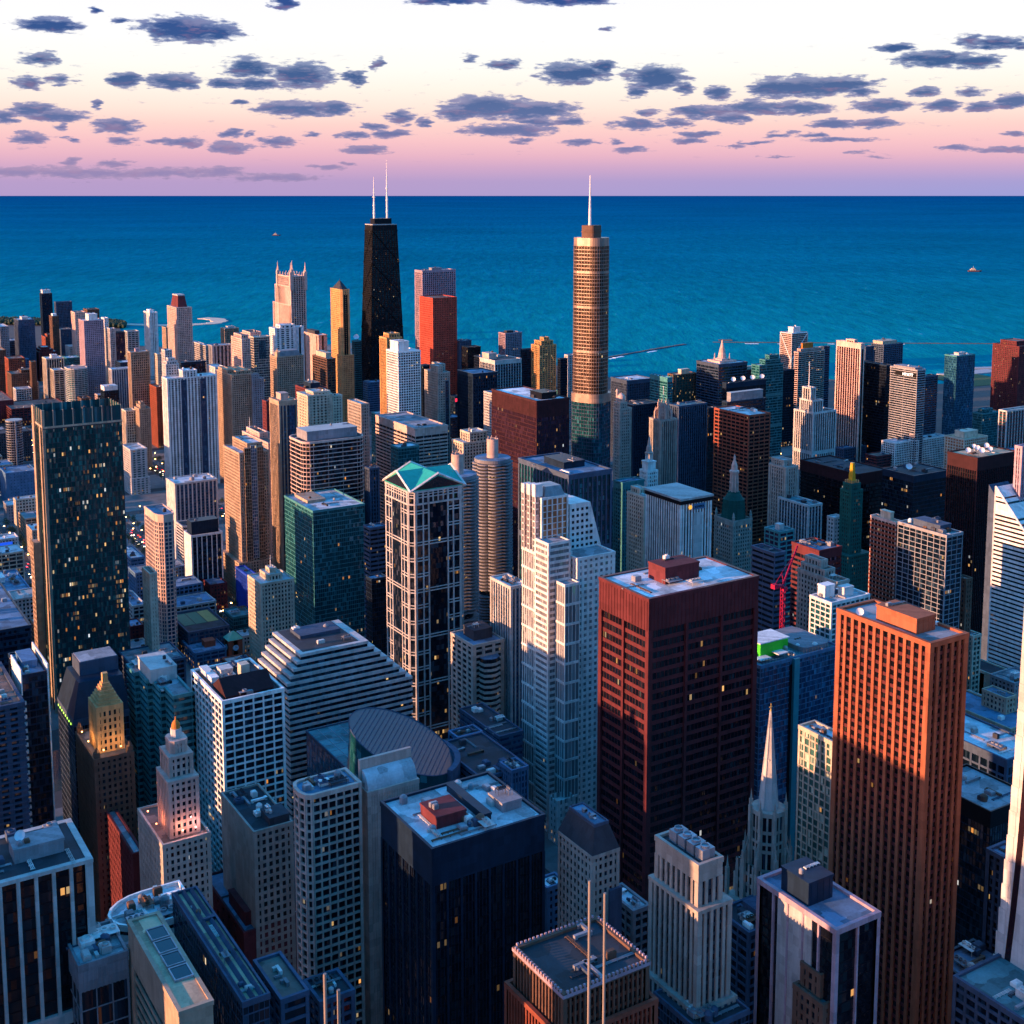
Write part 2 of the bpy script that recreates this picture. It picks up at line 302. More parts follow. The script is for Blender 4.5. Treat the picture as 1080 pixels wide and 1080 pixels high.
# ---------------------------------------------------------------- mesh building
class MB:
    def __init__(s): s.v = []; s.f = []; s.m = []; s.uv = {}
    def face(s, idx, m=0, uv=None):
        if uv: s.uv[len(s.f)] = uv
        s.f.append(idx); s.m.append(m)
    def box(s, x0, y0, z0, x1, y1, z1, m=0):
        b = len(s.v)
        s.v += [(x0,y0,z0),(x1,y0,z0),(x1,y1,z0),(x0,y1,z0),(x0,y0,z1),(x1,y0,z1),(x1,y1,z1),(x0,y1,z1)]
        for q in ((3,2,1,0),(4,5,6,7),(0,1,5,4),(1,2,6,5),(2,3,7,6),(3,0,4,7)): s.face(tuple(b+i for i in q), m)
        return s
    def prism(s, poly, z0, z1, m=0, top=None, bottom=True, topm=None):
        """solid from a counter-clockwise outline; top may be another outline of as many points, z1 may vary per point"""
        n = len(poly); b = len(s.v); tp = top or poly
        zs = z1 if isinstance(z1, (list, tuple)) else [z1]*n
        s.v += [(p[0],p[1],z0) for p in poly] + [(p[0],p[1],zs[i]) for i, p in enumerate(tp)]
        for i in range(n): j = (i+1) % n; s.face((b+i, b+j, b+n+j, b+n+i), m)
        s.face(tuple(b+n+i for i in range(n)), m if topm is None else topm)
        if bottom: s.face(tuple(b+n-1-i for i in range(n)), m)
        return s
    def skin(s, poly, z0, z1, bw, fh, m=0, top=None, v0=0):
        """walls only, uv counted in bays and floors"""
        n = len(poly); b = len(s.v); tp = top or poly
        s.v += [(p[0],p[1],z0) for p in poly] + [(p[0],p[1],z1) for p in tp]
        u = 0.0; nf = max(1, round((z1-z0)/fh))
        for i in range(n):
            j = (i+1) % n; L = math.dist(poly[i], poly[j]); nb = max(1, round(L/bw)) if n <= 12 else L/bw
            nb *= max(1, round(bw/1.7))
            s.face((b+i, b+j, b+n+j, b+n+i), m, [(u,v0),(u+nb,v0),(u+nb,v0+nf),(u,v0+nf)]); u += nb+ (7 if n <= 12 else 0)
        return s
    def obox(s, c, t, n, hw, d0, d1, z0, z1, m=0):
        """upright box on a wall: c point, t along, n out"""
        q = [(c[0]+t[0]*a+n[0]*e, c[1]+t[1]*a+n[1]*e) for a, e in ((-hw,d1),(-hw,d0),(hw,d0),(hw,d1))]
        q = q if area(q) > 0 else q[::-1]
        return s.prism(q, z0, z1, m)
    def beam(s, p, q, r, n=5, r2=None, m=0):
        p = tuple(p); q = tuple(q); d = [q[i]-p[i] for i in range(3)]; L = math.sqrt(sum(k*k for k in d)) or 1
        d = [k/L for k in d]; a = (0,0,1) if abs(d[2]) < 0.9 else (1,0,0)
        e = (d[1]*a[2]-d[2]*a[1], d[2]*a[0]-d[0]*a[2], d[0]*a[1]-d[1]*a[0]); le = math.sqrt(sum(k*k for k in e)); e = [k/le for k in e]
        g = (d[1]*e[2]-d[2]*e[1], d[2]*e[0]-d[0]*e[2], d[0]*e[1]-d[1]*e[0]); r2 = r if r2 is None else r2; b = len(s.v)
        for pt, rr in ((p, r), (q, r2)):
            for i in range(n):
                t = 2*math.pi*i/n; s.v.append(tuple(pt[k]+rr*(math.cos(t)*e[k]+math.sin(t)*g[k]) for k in range(3)))
        for i in range(n): j = (i+1) % n; s.face((b+i, b+j, b+n+j, b+n+i), m)
        s.face(tuple(b+n-1-i for i in range(n)), m); s.face(tuple(b+n+i for i in range(n)), m)
        return s
    def lathe(s, cx, cy, prof, n=20, m=0):
        b = len(s.v)
        for r, z in prof:
            for i in range(n): t = 2*math.pi*i/n; s.v.append((cx+r*math.cos(t), cy+r*math.sin(t), z))
        for a in range(len(prof)-1):
            for i in range(n): j = (i+1) % n; s.face((b+a*n+i, b+a*n+j, b+(a+1)*n+j, b+(a+1)*n+i), m)
        s.face(tuple(b+n-1-i for i in range(n)), m); s.face(tuple(b+(len(prof)-1)*n+i for i in range(n)), m)
        return s
    def build(s, name, mats, parent=None, loc=None, rz=0.0):
        me = bpy.data.meshes.new(name); me.from_pydata(s.v, [], s.f)
        mats = mats if isinstance(mats, (list, tuple)) else [mats]
        for mt in mats: me.materials.append(mt)
        if len(mats) > 1: me.polygons.foreach_set('material_index', s.m)
        if s.uv:
            ul = me.uv_layers.new(name='UVMap'); arr = [0.0]*(2*len(me.loops))
            for fi, uvs in s.uv.items():
                st = me.polygons[fi].loop_start
                for i, (a, c) in enumerate(uvs): arr[2*(st+i)] = a; arr[2*(st+i)+1] = c
            ul.data.foreach_set('uv', arr)
        me.update()
        o = bpy.data.objects.new(name, me); col.objects.link(o)
        if parent: o.parent = parent
        if loc: o.location = loc
        if rz: o.rotation_euler = (0, 0, rz)
        return o
def area(p): return sum(p[i][0]*p[(i+1) % len(p)][1]-p[(i+1) % len(p)][0]*p[i][1] for i in range(len(p)))/2
def outset(poly, o):
    n = len(poly); out = []
    for i in range(n):
        p, q, r = poly[i-1], poly[i], poly[(i+1) % n]
        a = (q[0]-p[0], q[1]-p[1]); b = (r[0]-q[0], r[1]-q[1]); la = math.hypot(*a) or 1; lb = math.hypot(*b) or 1
        na = (a[1]/la, -a[0]/la); nb = (b[1]/lb, -b[0]/lb); k = 1+na[0]*nb[0]+na[1]*nb[1]
        k = max(k, 0.35); out.append((q[0]+o*(na[0]+nb[0])/k, q[1]+o*(na[1]+nb[1])/k))
    return out
def rect(x0, y0, x1, y1): return [(x0,y0),(x1,y0),(x1,y1),(x0,y1)]
def ring(n, r, cx=0, cy=0, ry=None, a0=0.0): return [(cx+r*math.cos(a0+2*math.pi*i/n), cy+(ry or r)*math.sin(a0+2*math.pi*i/n)) for i in range(n)]
def chamfer(x0, y0, x1, y1, c): return [(x0+c,y0),(x1-c,y0),(x1,y0+c),(x1,y1-c),(x1-c,y1),(x0+c,y1),(x0,y1-c),(x0,y0+c)]
def roundrect(x0, y0, x1, y1, r, k=6):
    out = []
    for (cx, cy, a) in ((x1-r,y0+r,-90),(x1-r,y1-r,0),(x0+r,y1-r,90),(x0+r,y0+r,180)):
        for i in range(k+1): t = R(a+90*i/k); out.append((cx+r*math.cos(t), cy+r*math.sin(t)))
    return out

STYLE = dict(punch=dict(fh=3.6,bw=3.3,pw=1.5,pd=.4,sh=1.55,sd=.3), grid=dict(fh=3.9,bw=4.5,pw=1.0,pd=.62,sh=1.25,sd=.5), vert=dict(fh=3.8,bw=3.2,pw=1.15,pd=.8,sh=1.3,sd=.15),
  vfine=dict(fh=3.8,bw=1.9,pw=.6,pd=.5,sh=1.2,sd=.1), horiz=dict(fh=3.9,bw=9,pw=.45,pd=.12,sh=1.9,sd=.5), glass=dict(fh=3.9,bw=1.9,pw=.16,pd=.14,sh=.55,sd=.08),
  balc=dict(fh=3.1,bw=6.5,pw=2.4,pd=.7,sh=1.1,sd=1.25), wide=dict(fh=4.2,bw=6.5,pw=.9,pd=.5,sh=1.2,sd=.4))
def facade(W, G, poly, z0, z1, s, skip=(), m=0, bm=0, gm=0):
    """glass skin with floor bands and piers standing proud of it"""
    fh, bw = s['fh'], s['bw']; nf = max(1, round((z1-z0)/fh)); f = (z1-z0)/nf
    G.skin(poly, z0, z1, bw, fh, gm, v0=round(z0/fh))
    if s['sh'] > 0:
        bp = outset(poly, s['sd'])
        for k in range(nf):
            zb = z0+k*f; W.prism(bp, zb-s['sh']*.35, zb+s['sh']*.65, bm)
    n = len(poly)
    if s['pw'] > 0:
        for i in range(n):
            if i in skip: continue
            p, q = poly[i], poly[(i+1) % n]; L = math.dist(p, q)
            if L < 0.5: continue
            t = ((q[0]-p[0])/L, (q[1]-p[1])/L); nn = (t[1], -t[0]); nb = max(1, round(L/bw)); hw = s['pw']/2
            for k in range(0 if n <= 12 else 1, nb+1 if n <= 12 else nb+1):
                a = k*L/nb
                if n <= 12: a = min(max(a, hw), L-hw)
                W.obox((p[0]+t[0]*a, p[1]+t[1]*a), t, nn, hw, -0.1, s['pd'], z0, z1, m)
    if n <= 12 and s['pw'] > 0.3:
        for i in range(n):
            p, q, r = poly[i-1], poly[i], poly[(i+1) % n]
            a = ((q[0]-p[0]), (q[1]-p[1])); la = math.hypot(*a) or 1; b = ((r[0]-q[0]), (r[1]-q[1])); lb = math.hypot(*b) or 1
            if a[0]*b[1]-a[1]*b[0] <= 0: continue
            o = outset(poly, s['pd']+.03)[i]; c = outset(poly, -min(s['pw'], 1.2))[i]
            u1 = (a[0]/la, a[1]/la); w_ = (o[0]-c[0], o[1]-c[1]); e = w_[0]*u1[0]+w_[1]*u1[1]
            pa = (o[0]-u1[0]*e, o[1]-u1[1]*e); pb = (c[0]+u1[0]*e, c[1]+u1[1]*e)
            qd = [c, pb, o, pa]; qd = qd if area(qd) > 0 else qd[::-1]
            W.prism(qd, z0, z1, m)
def parapet(W, poly, z, h=1.1, th=.5, out=.2, drop=1.0, m=0):
    o, i_ = outset(poly, out), outset(poly, -th); n = len(poly); b = len(W.v)
    W.v += [(p[0],p[1],z-drop) for p in o]+[(p[0],p[1],z+h) for p in o]+[(p[0],p[1],z+h) for p in i_]+[(p[0],p[1],z-.2) for p in i_]
    for i in range(n):
        j = (i+1) % n
        for a in range(3): W.face((b+a*n+i, b+a*n+j, b+(a+1)*n+j, b+(a+1)*n+i), m)
    W.face(tuple(b+n-1-i for i in range(n)), m)

FIX_H = {'the tennis-court building': 25, 'the blue-roofed hall': 15, 'the dark brick block': 25, 'the low teal building': 22, 'the royal blue building': 40, 'the low pale building': 15, 'the narrow white deco tower': 75, 'the rounded pink tower': 130, 'the lower cream wing': 103, 'the white-finned block': 70, 'the striped parking block': 66, 'the white-ribbed slab': 90, 'the tan twin-ridged tower': 150, 'the teal and white tower': 60, 'the blue blank-walled block': 40, 'the low pale blue block': 22, 'the low blue plant roof': 35, 'the low blue stepped block': 25, 'the low white-roofed block': 20, 'the low purple block': 20, 'the low flat roofs': 40, 'the long maroon hall': 30, 'the broad purple roof': 38, 'the teal sawtooth building': 130, 'the banded dark blue office': 110, 'the white-finned navy tower': 150, 'the lower navy wing': 146, 'the purple brick building': 80, 'the blank cream-walled building': 100, 'the dark red brick block': 50, 'the white gridded slab': 140, 'the black finned slab': 180, 'the grey framed glass block': 150, 'the white oval-ended block': 140, 'the beige skylit wedge': 160, 'the long lean roof': 150, 'the blue-rimmed dark block': 130, 'the low dark roof': 112, 'the pink gridded tower': 150, 'the plain pink slab': 143, 'the brown finned tower': 150, 'the brown stepped-crown building': 120, 'the dark glass roofed block': 110, 'the teal-roofed low block': 120, 'the green-netted glass tower': 130, 'the big dark glass tower': 226, 'the red clock tower': 20, 'the billboard building': 32, 'the pink stone tower': 130, 'the dark red far block': 75, 'the light blue stair tower': 72, 'the brown stepping block': 60, 'the pale gridded low block': 38, 'the slender pale pink tower': 45, 'the brown narrow far block': 85, 'the beige ribbed tower': 95, 'the beige and navy tower': 80, 'the teal round-edged tower': 95, 'the pale block by the lilac tower': 70, 'the white-stepped maroon block': 60, 'the low teal glass block': 70, 'the purple-blue far block': 80, 'the red-brown far block': 70, 'the red-brown low block': 60, 'the blue ribbed tower': 100, 'the navy light-rimmed tower': 105, 'the white-boxed navy block': 70, 'the pink narrow block': 60, 'the small brown block': 50, 'the cut-off brown block': 85, 'the low dark blue block': 75, 'the wide white tower': 150, 'the notched tan tower': 150, 'the grey stepped wing': 143, 'the white slab': 130, 'the orange-red brick tower': 95, 'the small white ribbed block': 60, 'the tan gothic block': 90, 'the yellow ribbed block': 85, 'the low teal rooftops': 50, 'the white-beamed hall': 60, 'the maroon block by the rounded tower': 45, 'the low maroon-banded block': 50, 'the small bright teal block': 60, 'the maroon low block': 50, 'the blue low block': 60, 'the low dark terrace': 70, 'the red-sign block': 80, 'the low blue hall': 70, 'the teal stepped block': 80, 'the white round-bayed hotel': 66, 'the cream roof-box block': 85, 'the pale podium': 40}
FIX_N = {'the orange granite slab': 330, 'the teal glass cube': 1030, 'the pale-banded dark office': 1100, 'the coral-banded block': 1230, 'the dark teal block': 1190, 'the small pale-roofed block': 1080, 'the low blue block': 980, 'the unlit navy block': 900, 'the white gridded block': 560}
FOOT = []     # taken ground: x0,y0,x1,y1, short name
LABELS = {}
def empty(name, loc): o = bpy.data.objects.new(name, None); col.objects.link(o); o.location = loc; o.empty_display_size = 5; return o
def tag(o, label, cat, group=None):
    assert label not in LABELS or group, label
    nw = len(label.split())
    if not 4 <= nw <= 16: print('LABEL LENGTH', nw, label)
    LABELS[label] = o; o['label'] = label; o['category'] = cat
    if group: o['group'] = group
def structure(o): o['kind'] = 'structure'; return o
BIG = []
def unit(kind, rng, s=1.0):
    """roof plant: a louvred box, a fan cooler, a duct run or a tank"""
    M = MB()
    if kind == 0:
        a, b, h = rng.uniform(2,5)*s, rng.uniform(2,4)*s, rng.uniform(1.4,2.8)*s
        M.box(-a/2,-b/2,0,a/2,b/2,h)
        for i in range(4): z = h*(.2+.18*i); M.box(-a/2-.08,-b/2-.08,z,a/2+.08,b/2+.08,z+.1)
        M.box(-a/2+.3,-b/2+.3,h,a/2-.3,b/2-.3,h+.25)
    elif kind == 1:
        a, b, h = rng.uniform(3,5)*s, rng.uniform(3,5)*s, rng.uniform(2,3.2)*s
        M.box(-a/2,-b/2,0.3,a/2,b/2,h); M.box(-a/2+.2,-b/2+.2,0,a/2-.2,b/2-.2,.3)
        M.lathe(0,0,[(min(a,b)*.36,h),(min(a,b)*.36,h+.7),(min(a,b)*.3,h+.7),(min(a,b)*.3,h+.3)],12)
    elif kind == 2:
        L = rng.uniform(5,11)*s; M.box(-L/2,-.6,.5,L/2,.6,1.5); M.box(-L/2,-.6,0,-L/2+1.2,.6,.5); M.box(L/2-1.2,-.6,0,L/2,1.8,1.3)
    elif kind == 4:
        L = rng.uniform(8,18)*s
        for o in (-.5, 0, .5): M.beam((-L/2,o,.45),(L/2,o,.45),.14,6)
        for i in range(5): x = -L/2+L*i/4; M.box(x-.1,-.8,0,x+.1,.8,.4)
    elif kind == 5:
        L = rng.uniform(5,9)*s
        for q in ((-L/2,-L/3),(L/2,-L/3),(L/2,L/3),(-L/2,L/3)): M.beam((*q,0),(*q,2.2),.1,5)
        M.box(-L/2-.2,-L/3-.2,2.2,L/2+.2,L/3+.2,2.45)
        for i in range(3): x = -L/2+L*(i+.5)/3; M.lathe(x,0,[(L*.13,2.45),(L*.13,3.3),(L*.1,3.3),(L*.1,2.8)],10)
    else:
        r = rng.uniform(1,2)*s; M.lathe(0,0,[(r,0),(r,r*1.6),(r*.5,r*2.1),(0.1,r*2.2)],12)
    return M
UNITMATS = ['grey','pale','steel','white','dgrey','slate','grey','brown']
def roof_units(root, x0, y0, x1, y1, z, n, rng, s=1.0):
    for _ in range(n):
        if x1-x0 < 4 or y1-y0 < 4: return
        o = unit(rng.choice((0,0,1,2,3,4,4,5)), rng, s*min(1.0, min(x1-x0, y1-y0)/14)).build('roof_unit', wallmat(rng.choice(UNITMATS)), root, (rng.uniform(x0+2,x1-2), rng.uniform(y0+2,y1-2), z), rng.choice((0,math.pi/2)))
def dish(parent, x, y, z, r=2.0, az=215, name='satellite_dish'):
    M = MB(); M.beam((0,0,0),(0,0,r*.9),.18)
    n = 14; t = R(az); axis = (math.sin(t)*.8, math.cos(t)*.8, .6); c = (0,0,r*1.1)
    e = (math.cos(t), -math.sin(t), 0); g = (-math.sin(t)*.6, -math.cos(t)*.6, .8); b = len(M.v)
    for rr, dd in ((0.12,-.05),(.5,.05),(.8,.16),(1,.3)):
        for i in range(n): a = 2*math.pi*i/n; M.v.append(tuple(c[k]+r*rr*(math.cos(a)*e[k]+math.sin(a)*g[k])+axis[k]*r*dd for k in range(3)))
    for q in range(3):
        for i in range(n): j = (i+1) % n; M.face((b+q*n+i, b+q*n+j, b+(q+1)*n+j, b+(q+1)*n+i))
    M.face(tuple(b+i for i in range(n))); M.beam(c, tuple(c[k]+axis[k]*r*.7 for k in range(3)), .07)
    return M.build(name, flat('dish', (.75,.75,.76)), parent, (x, y, z))

def T(name, label, px=None, N=None, H=None, at=None, k='punch', w='beige', g='dark', band=None, roof='grey', cap=0, capk=None, pent=(), units=5, up=(), low=(), mast=(), zb=0.0, blank=(), cat=None, group=None, par=1.1, pol=None, ww=None, dd=None, short=None, seed=None, mull=0, **over):
    """an upright building: px = left edge, near corner, right edge and roof line; N = how far north it stands, or H its height"""
    if short in FIX_H: N, H = None, FIX_H[short]
    if short in FIX_N: N, H = FIX_N[short], None
    if at: x0, y0, wd, d, z = at
    else: x0, y0, wd, d, z = footprint(*px, N=N, H=H)
    if ww: wd = ww
    if dd: d = dd
    if H and N: z = H
    z = max(z, 8)
    rng = random.Random(seed if seed is not None else sum(ord(c)*(i+1) for i, c in enumerate(label)))
    s = dict(STYLE[k]); s.update(over)
    if units and y0 < 760 and z > 60: units = int(units*3.2)
    cx, cy = x0+wd/2, y0+d/2
    root = empty(name, (cx, cy, zb)); tag(root, label, cat or name.split('_')[-1], group)
    FOOT.append((x0, y0, x0+wd, y0+d, short or label, z))
    hx, hy = wd/2, d/2
    poly = pol(hx, hy) if pol else rect(-hx, -hy, hx, hy)
    W, G = MB(), MB(); zt = z-zb
    for (ex, h) in low:                                   # wider base
        bp = rect(-hx-ex[0], -hy-ex[1], hx+ex[2], hy+ex[3]); facade(W, G, bp, 0, h, s, bm=1 if band else 0); W.prism(outset(bp, s['pd']+.2), h-.8, h+.6)
    zc = zt-cap
    facade(W, G, poly, 0, zc, s, skip=blank, bm=1 if band else 0)
    if mull:
        for i in range(len(poly)):
            p, q = poly[i], poly[(i+1) % len(poly)]; L = math.dist(p, q); t = ((q[0]-p[0])/L, (q[1]-p[1])/L); nb = max(1, round(L/mull))
            for j in range(1, nb): W.obox((p[0]+t[0]*L*j/nb, p[1]+t[1]*L*j/nb), t, (t[1], -t[0]), .09, -.05, .2, 0, zc)
    if zt > 105 and name == 'office_tower' and k in ('grid','vert','vfine','horiz') and not mull and rng.random() < .6:
        for fr in (.36, .68)[:rng.choice((1,2))]: zz = zt*fr; W.prism(outset(poly, max(s['pd'], s['sd'])-.09), zz, zz+s['fh']*1.1)
    if cap:
        W.prism(outset(poly, max(s['pd'], s['sd'])-.12), zc, zt-.2)
        if capk:
            for i in range(len(poly)):
                p, q = poly[i], poly[(i+1) % len(poly)]; L = math.dist(p, q); t = ((q[0]-p[0])/L, (q[1]-p[1])/L); nb = max(1, round(L/capk))
                for j in range(nb+1): a = min(max(j*L/nb, .3), L-.3); W.obox((p[0]+t[0]*a, p[1]+t[1]*a), t, (t[1], -t[0]), .28, 0, max(s['pd'], s['sd'])+.12, zc, zt-.4)
    for i in blank:
        p, q = poly[i], poly[(i+1) % len(poly)]; L = math.dist(p, q); t = ((q[0]-p[0])/L, (q[1]-p[1])/L)
        W.obox(((p[0]+q[0])/2, (p[1]+q[1])/2), t, (t[1], -t[0]), L/2-.02, -.2, max(s['pd'], s['sd'])+.06, 0, zt-.3)
    parapet(W, poly, zt, par, .5, max(s['pd'], s['sd'])+.16)
    tops = [(-hx, -hy, hx, hy, zt)]
    for (a, b, c, e, h) in up:                            # set-back tiers
        tp = rect(-hx+wd*a, -hy+d*b, -hx+wd*c, -hy+d*e); z_ = max([t[4] for t in tops if t[0] <= tp[0][0]+.01 and t[2] >= tp[2][0]-.01 and t[1] <= tp[0][1]+.01 and t[3] >= tp[2][1]-.01] or [zt])
        facade(W, G, tp, z_, z_+h, s, bm=1 if band else 0); parapet(W, tp, z_+h, .9, .4, max(s['pd'], s['sd'])+.14)
        tops.append((tp[0][0], tp[0][1], tp[2][0], tp[2][1], z_+h))
    mats = [wallmat(w)] + ([wallmat(band)] if band else [])
    W.build('wall', mats, root); G.build('glazing', glassmat(g), root)
    RF = MB()
    for i, t in enumerate(tops):
        pp = outset(poly, -.3) if i == 0 else rect(t[0]+.3, t[1]+.3, t[2]-.3, t[3]-.3)
        RF.prism(pp, t[4]-.5, t[4]+.06)
    for (ex, h) in low: RF.prism(rect(-hx-ex[0]+.3, -hy-ex[1]+.3, hx+ex[2]-.3, hy+ex[3]-.3), h-.5, h+.06)
    rf = RF.build('roof', roofmat(roof), root)
    T_ = tops[-1]
    for (a, b, c, e, h, mk) in pent:
        P = MB(); xa, ya, xb, yb = -hx+wd*a, -hy+d*b, -hx+wd*c, -hy+d*e
        P.box(xa, ya, T_[4], xb, yb, T_[4]+h); P.box(xa-.25, ya-.25, T_[4]+h-.7, xb+.25, yb+.25, T_[4]+h+.3)
        nr = max(2, int((xb-xa)/2.5))
        for i in range(nr): xx = xa+(xb-xa)*(i+.5)/nr; P.box(xx-.15, ya-.12, T_[4], xx+.15, yb+.12, T_[4]+h-.9)
        P.build('penthouse', wallmat(mk), root)
        if min(xb-xa, yb-ya) > 9: roof_units(rf, xa, ya, xb, yb, T_[4]+h+.3, 2, rng, .7)
    if units:
        for t in tops[:1] if not up else tops: roof_units(rf, t[0]+1, t[1]+1, t[2]-1, t[3]-1, t[4]+.05, units if t is tops[-1] or len(tops) == 1 else 1, rng)
    for (a, b, h, r) in mast:
        M = MB(); M.beam((-hx+wd*a, -hy+d*b, T_[4]), (-hx+wd*a, -hy+d*b, T_[4]+h), r, 6, r*.35); M.build('antenna', flat('mast', (.6,.6,.6)), root)
    BIG.append(root); root['_d'] = 0; del root['_d']
    return root, (x0, y0, wd, d, z)
def part(M, name, mat, root): return M.build(name, mat, root)

# ---------------------------------------------------------------- the setting
def lake_material():
    mt = bpy.data.materials.new('lake_water'); mt.use_nodes = True; k = NT(mt.node_tree); b = k.n['Principled BSDF']
    geo = k.new('ShaderNodeNewGeometry'); p = geo.outputs['Position']; x, y, z = k.sep(p)
    far = k.m('ADD', k.m('MULTIPLY', x, sa), k.m('MULTIPLY', y, ca))
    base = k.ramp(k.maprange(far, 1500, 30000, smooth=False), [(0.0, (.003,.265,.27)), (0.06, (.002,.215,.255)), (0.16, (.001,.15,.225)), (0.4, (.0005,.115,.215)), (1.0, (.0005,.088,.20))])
    sw = k.comb(k.m('SUBTRACT', k.m('MULTIPLY', x, ca), k.m('MULTIPLY', y, sa)), k.m('MULTIPLY', far, .24), 0.0)
    n1 = k.noise(sw, 0.022, 5.0, 0.7); n2 = k.noise(sw, 0.0011, 4.0, 0.6); n3 = k.noise(sw, 0.075, 3.0, .65)
    val = k.m('ADD', k.m('MULTIPLY_ADD', n1, 1.15, -0.02), k.m('ADD', k.m('MULTIPLY', k.m('SUBTRACT', k.noise(k.comb(k.m('SUBTRACT', k.m('MULTIPLY', x, ca), k.m('MULTIPLY', y, sa)), k.m('MULTIPLY', far, 1.6), 0.0), 0.0005, 4.0, .6), 0.12), 0.68), k.m('MULTIPLY', n3, .5)))
    c = k.v('SCALE', base, None, val)
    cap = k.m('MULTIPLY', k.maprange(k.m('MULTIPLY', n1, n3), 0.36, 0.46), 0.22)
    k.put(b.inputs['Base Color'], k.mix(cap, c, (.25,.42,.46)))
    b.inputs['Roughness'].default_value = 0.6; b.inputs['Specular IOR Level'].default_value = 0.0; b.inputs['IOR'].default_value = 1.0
    bp = k.new('ShaderNodeBump'); bp.inputs['Strength'].default_value = 0.8; bp.inputs['Distance'].default_value = 6.0
    k.put(bp.inputs['Height'], k.m('ADD', n1, k.m('MULTIPLY', n3, .3))); k.put(b.inputs['Normal'], bp.outputs[0])
    return mt
shore_px = [(-200,331),(-60,334.5),(0,337),(45,339),(110,342),(126,346),(136,364),(206,368),(236,371),(300,374),(380,376),(490,380),(600,386),(650,400),(690,404),(740,399),(850,398),(900,402),(960,404),(1000,405),(1046,399),(1080,397),(1200,402),(1500,430)]
shore = [at_h(px, py, 0)[:2] for px, py in shore_px]
land = shore + [(6000,-3000),(-9000,-3000),(-9000,shore[0][1]+400)]
land = land[::-1] if area(land) < 0 else land
def ground_material():
    mt = bpy.data.materials.new('asphalt'); mt.use_nodes = True; k = NT(mt.node_tree); b = k.n['Principled BSDF']
    geo = k.new('ShaderNodeNewGeometry'); p = geo.outputs['Position']
    n = k.noise(p, .03, 5.0, .6); n2 = k.noise(p, .5, 3.0, .6)
    v = k.m('MULTIPLY_ADD', n, .06, k.m('MULTIPLY', n2, .03))
    k.put(b.inputs['Base Color'], k.comb(v, k.m('MULTIPLY', v, 1.02), k.m('MULTIPLY', v, 1.1))); b.inputs['Roughness'].default_value = .85
    return mt
structure(MB().prism(land, -6, 0, bottom=False).build('ground', ground_material()))
lk = MB(); D = 36400.0
far_l = (math.sin(AZ-.62)*D, math.cos(AZ-.62)*D); 
lake_pts = [(-12000,-9000),(45000,-9000)] + [(sa*D*1.0+ca*e, ca*D*1.0-sa*e) for e in (34000, -34000)]
lk.v = [(x, y, -1.2) for x, y in lake_pts]; lk.f = [(0,1,2,3)]; lk.m = [0]
structure(lk.build('lake', lake_material()))
# street grid: blocks between the streets, each a kerbed slab
EW = [-620,-470,-330,-190,20,141,257,390,515,638,787,928,1080,1243,1420]
NSL = [-60,60,180,315,448,592,725,850,960,1114,1200,1300,1390,1480,1580,1685,1785,1885,1947,2040,2130,2230,2330,2425,2540,2650,2760,2880,3000]
PV = MB(); GR = []
for i in range(len(EW)-1):
    for j in range(len(NSL)-1):
        if NSL[j] == 850: continue
        a, b, c, d = EW[i]+10, NSL[j]+9, EW[i+1]-10, NSL[j+1]-9
        PV.box(a, b, 0, c, d, .15)
def pave_material():
    mt = bpy.data.materials.new('pavement'); mt.use_nodes = True; k = NT(mt.node_tree); b = k.n['Principled BSDF']
    geo = k.new('ShaderNodeNewGeometry'); n = k.noise(geo.outputs['Position'], .08, 5.0, .65)
    v = k.m('MULTIPLY_ADD', n, .22, .03); k.put(b.inputs['Base Color'], k.comb(v, v, v)); b.inputs['Roughness'].default_value = .9
    return mt
structure(PV.build('pavement', pave_material()))
MK = MB()
for e in EW[4:12]:
    for off in (-3.2, 0, 3.2):
        for yy in range(330, 2000, 9): MK.v += [(e+off-.12,yy,.006),(e+off+.12,yy,.006),(e+off+.12,yy+4,.006),(e+off-.12,yy+4,.006)]; n_ = len(MK.v); MK.face((n_-4,n_-3,n_-2,n_-1))
structure(MK.build('road_markings', flat('paint', (.7,.7,.66))))
rv = MB(); rv.v = [(-300,862,.012),(1600,880,.012),(1600,938,.012),(-300,930,.012)]; rv.f = [(0,1,2,3)]; rv.m = [0]
structure(rv.build('river', flat('river_water', (.01,.05,.06), .15)))
# beaches, breakwaters and the long sand spit in the lake
def strip(name, pts, wdt, h, mat, kind='structure', jag=0):
    M = MB(); rng = random.Random(3); P = [at_h(px, py, 0)[:2] for px, py in pts]; Q = []
    for a, b in zip(P[:-1], P[1:]):
        n = max(1, int(math.dist(a, b)/18)) if jag else 1
        for i in range(n): Q.append((a[0]+(b[0]-a[0])*i/n, a[1]+(b[1]-a[1])*i/n))
    Q.append(P[-1]); L, Rr = [], []
    for i, p in enumerate(Q):
        a, b = Q[max(0, i-1)], Q[min(len(Q)-1, i+1)]; t = (b[0]-a[0], b[1]-a[1]); l = math.hypot(*t) or 1
        wl = wdt*(1+jag*rng.uniform(-.5,.5)); L.append((p[0]-t[1]/l*wl/2, p[1]+t[0]/l*wl/2)); Rr.append((p[0]+t[1]/l*wl/2, p[1]-t[0]/l*wl/2))
    for i in range(len(Q)-1):
        q = [L[i], Rr[i], Rr[i+1], L[i+1]]; q = q if area(q) > 0 else q[::-1]; M.prism(q, -4, h*(1+jag*rng.uniform(-.4,.6)))
    o = M.build(name, mat); o['kind'] = kind; return o
rock = flat('rock', (.06,.075,.09), .9); sand = flat('sand', (.62,.50,.38), .95); foam = flat('foam', (.75,.80,.82), .9)
strip('breakwater', [(640,377),(660,373.5),(688,368.5),(706,365.5),(722,363)], 9, .6, rock, jag=1)
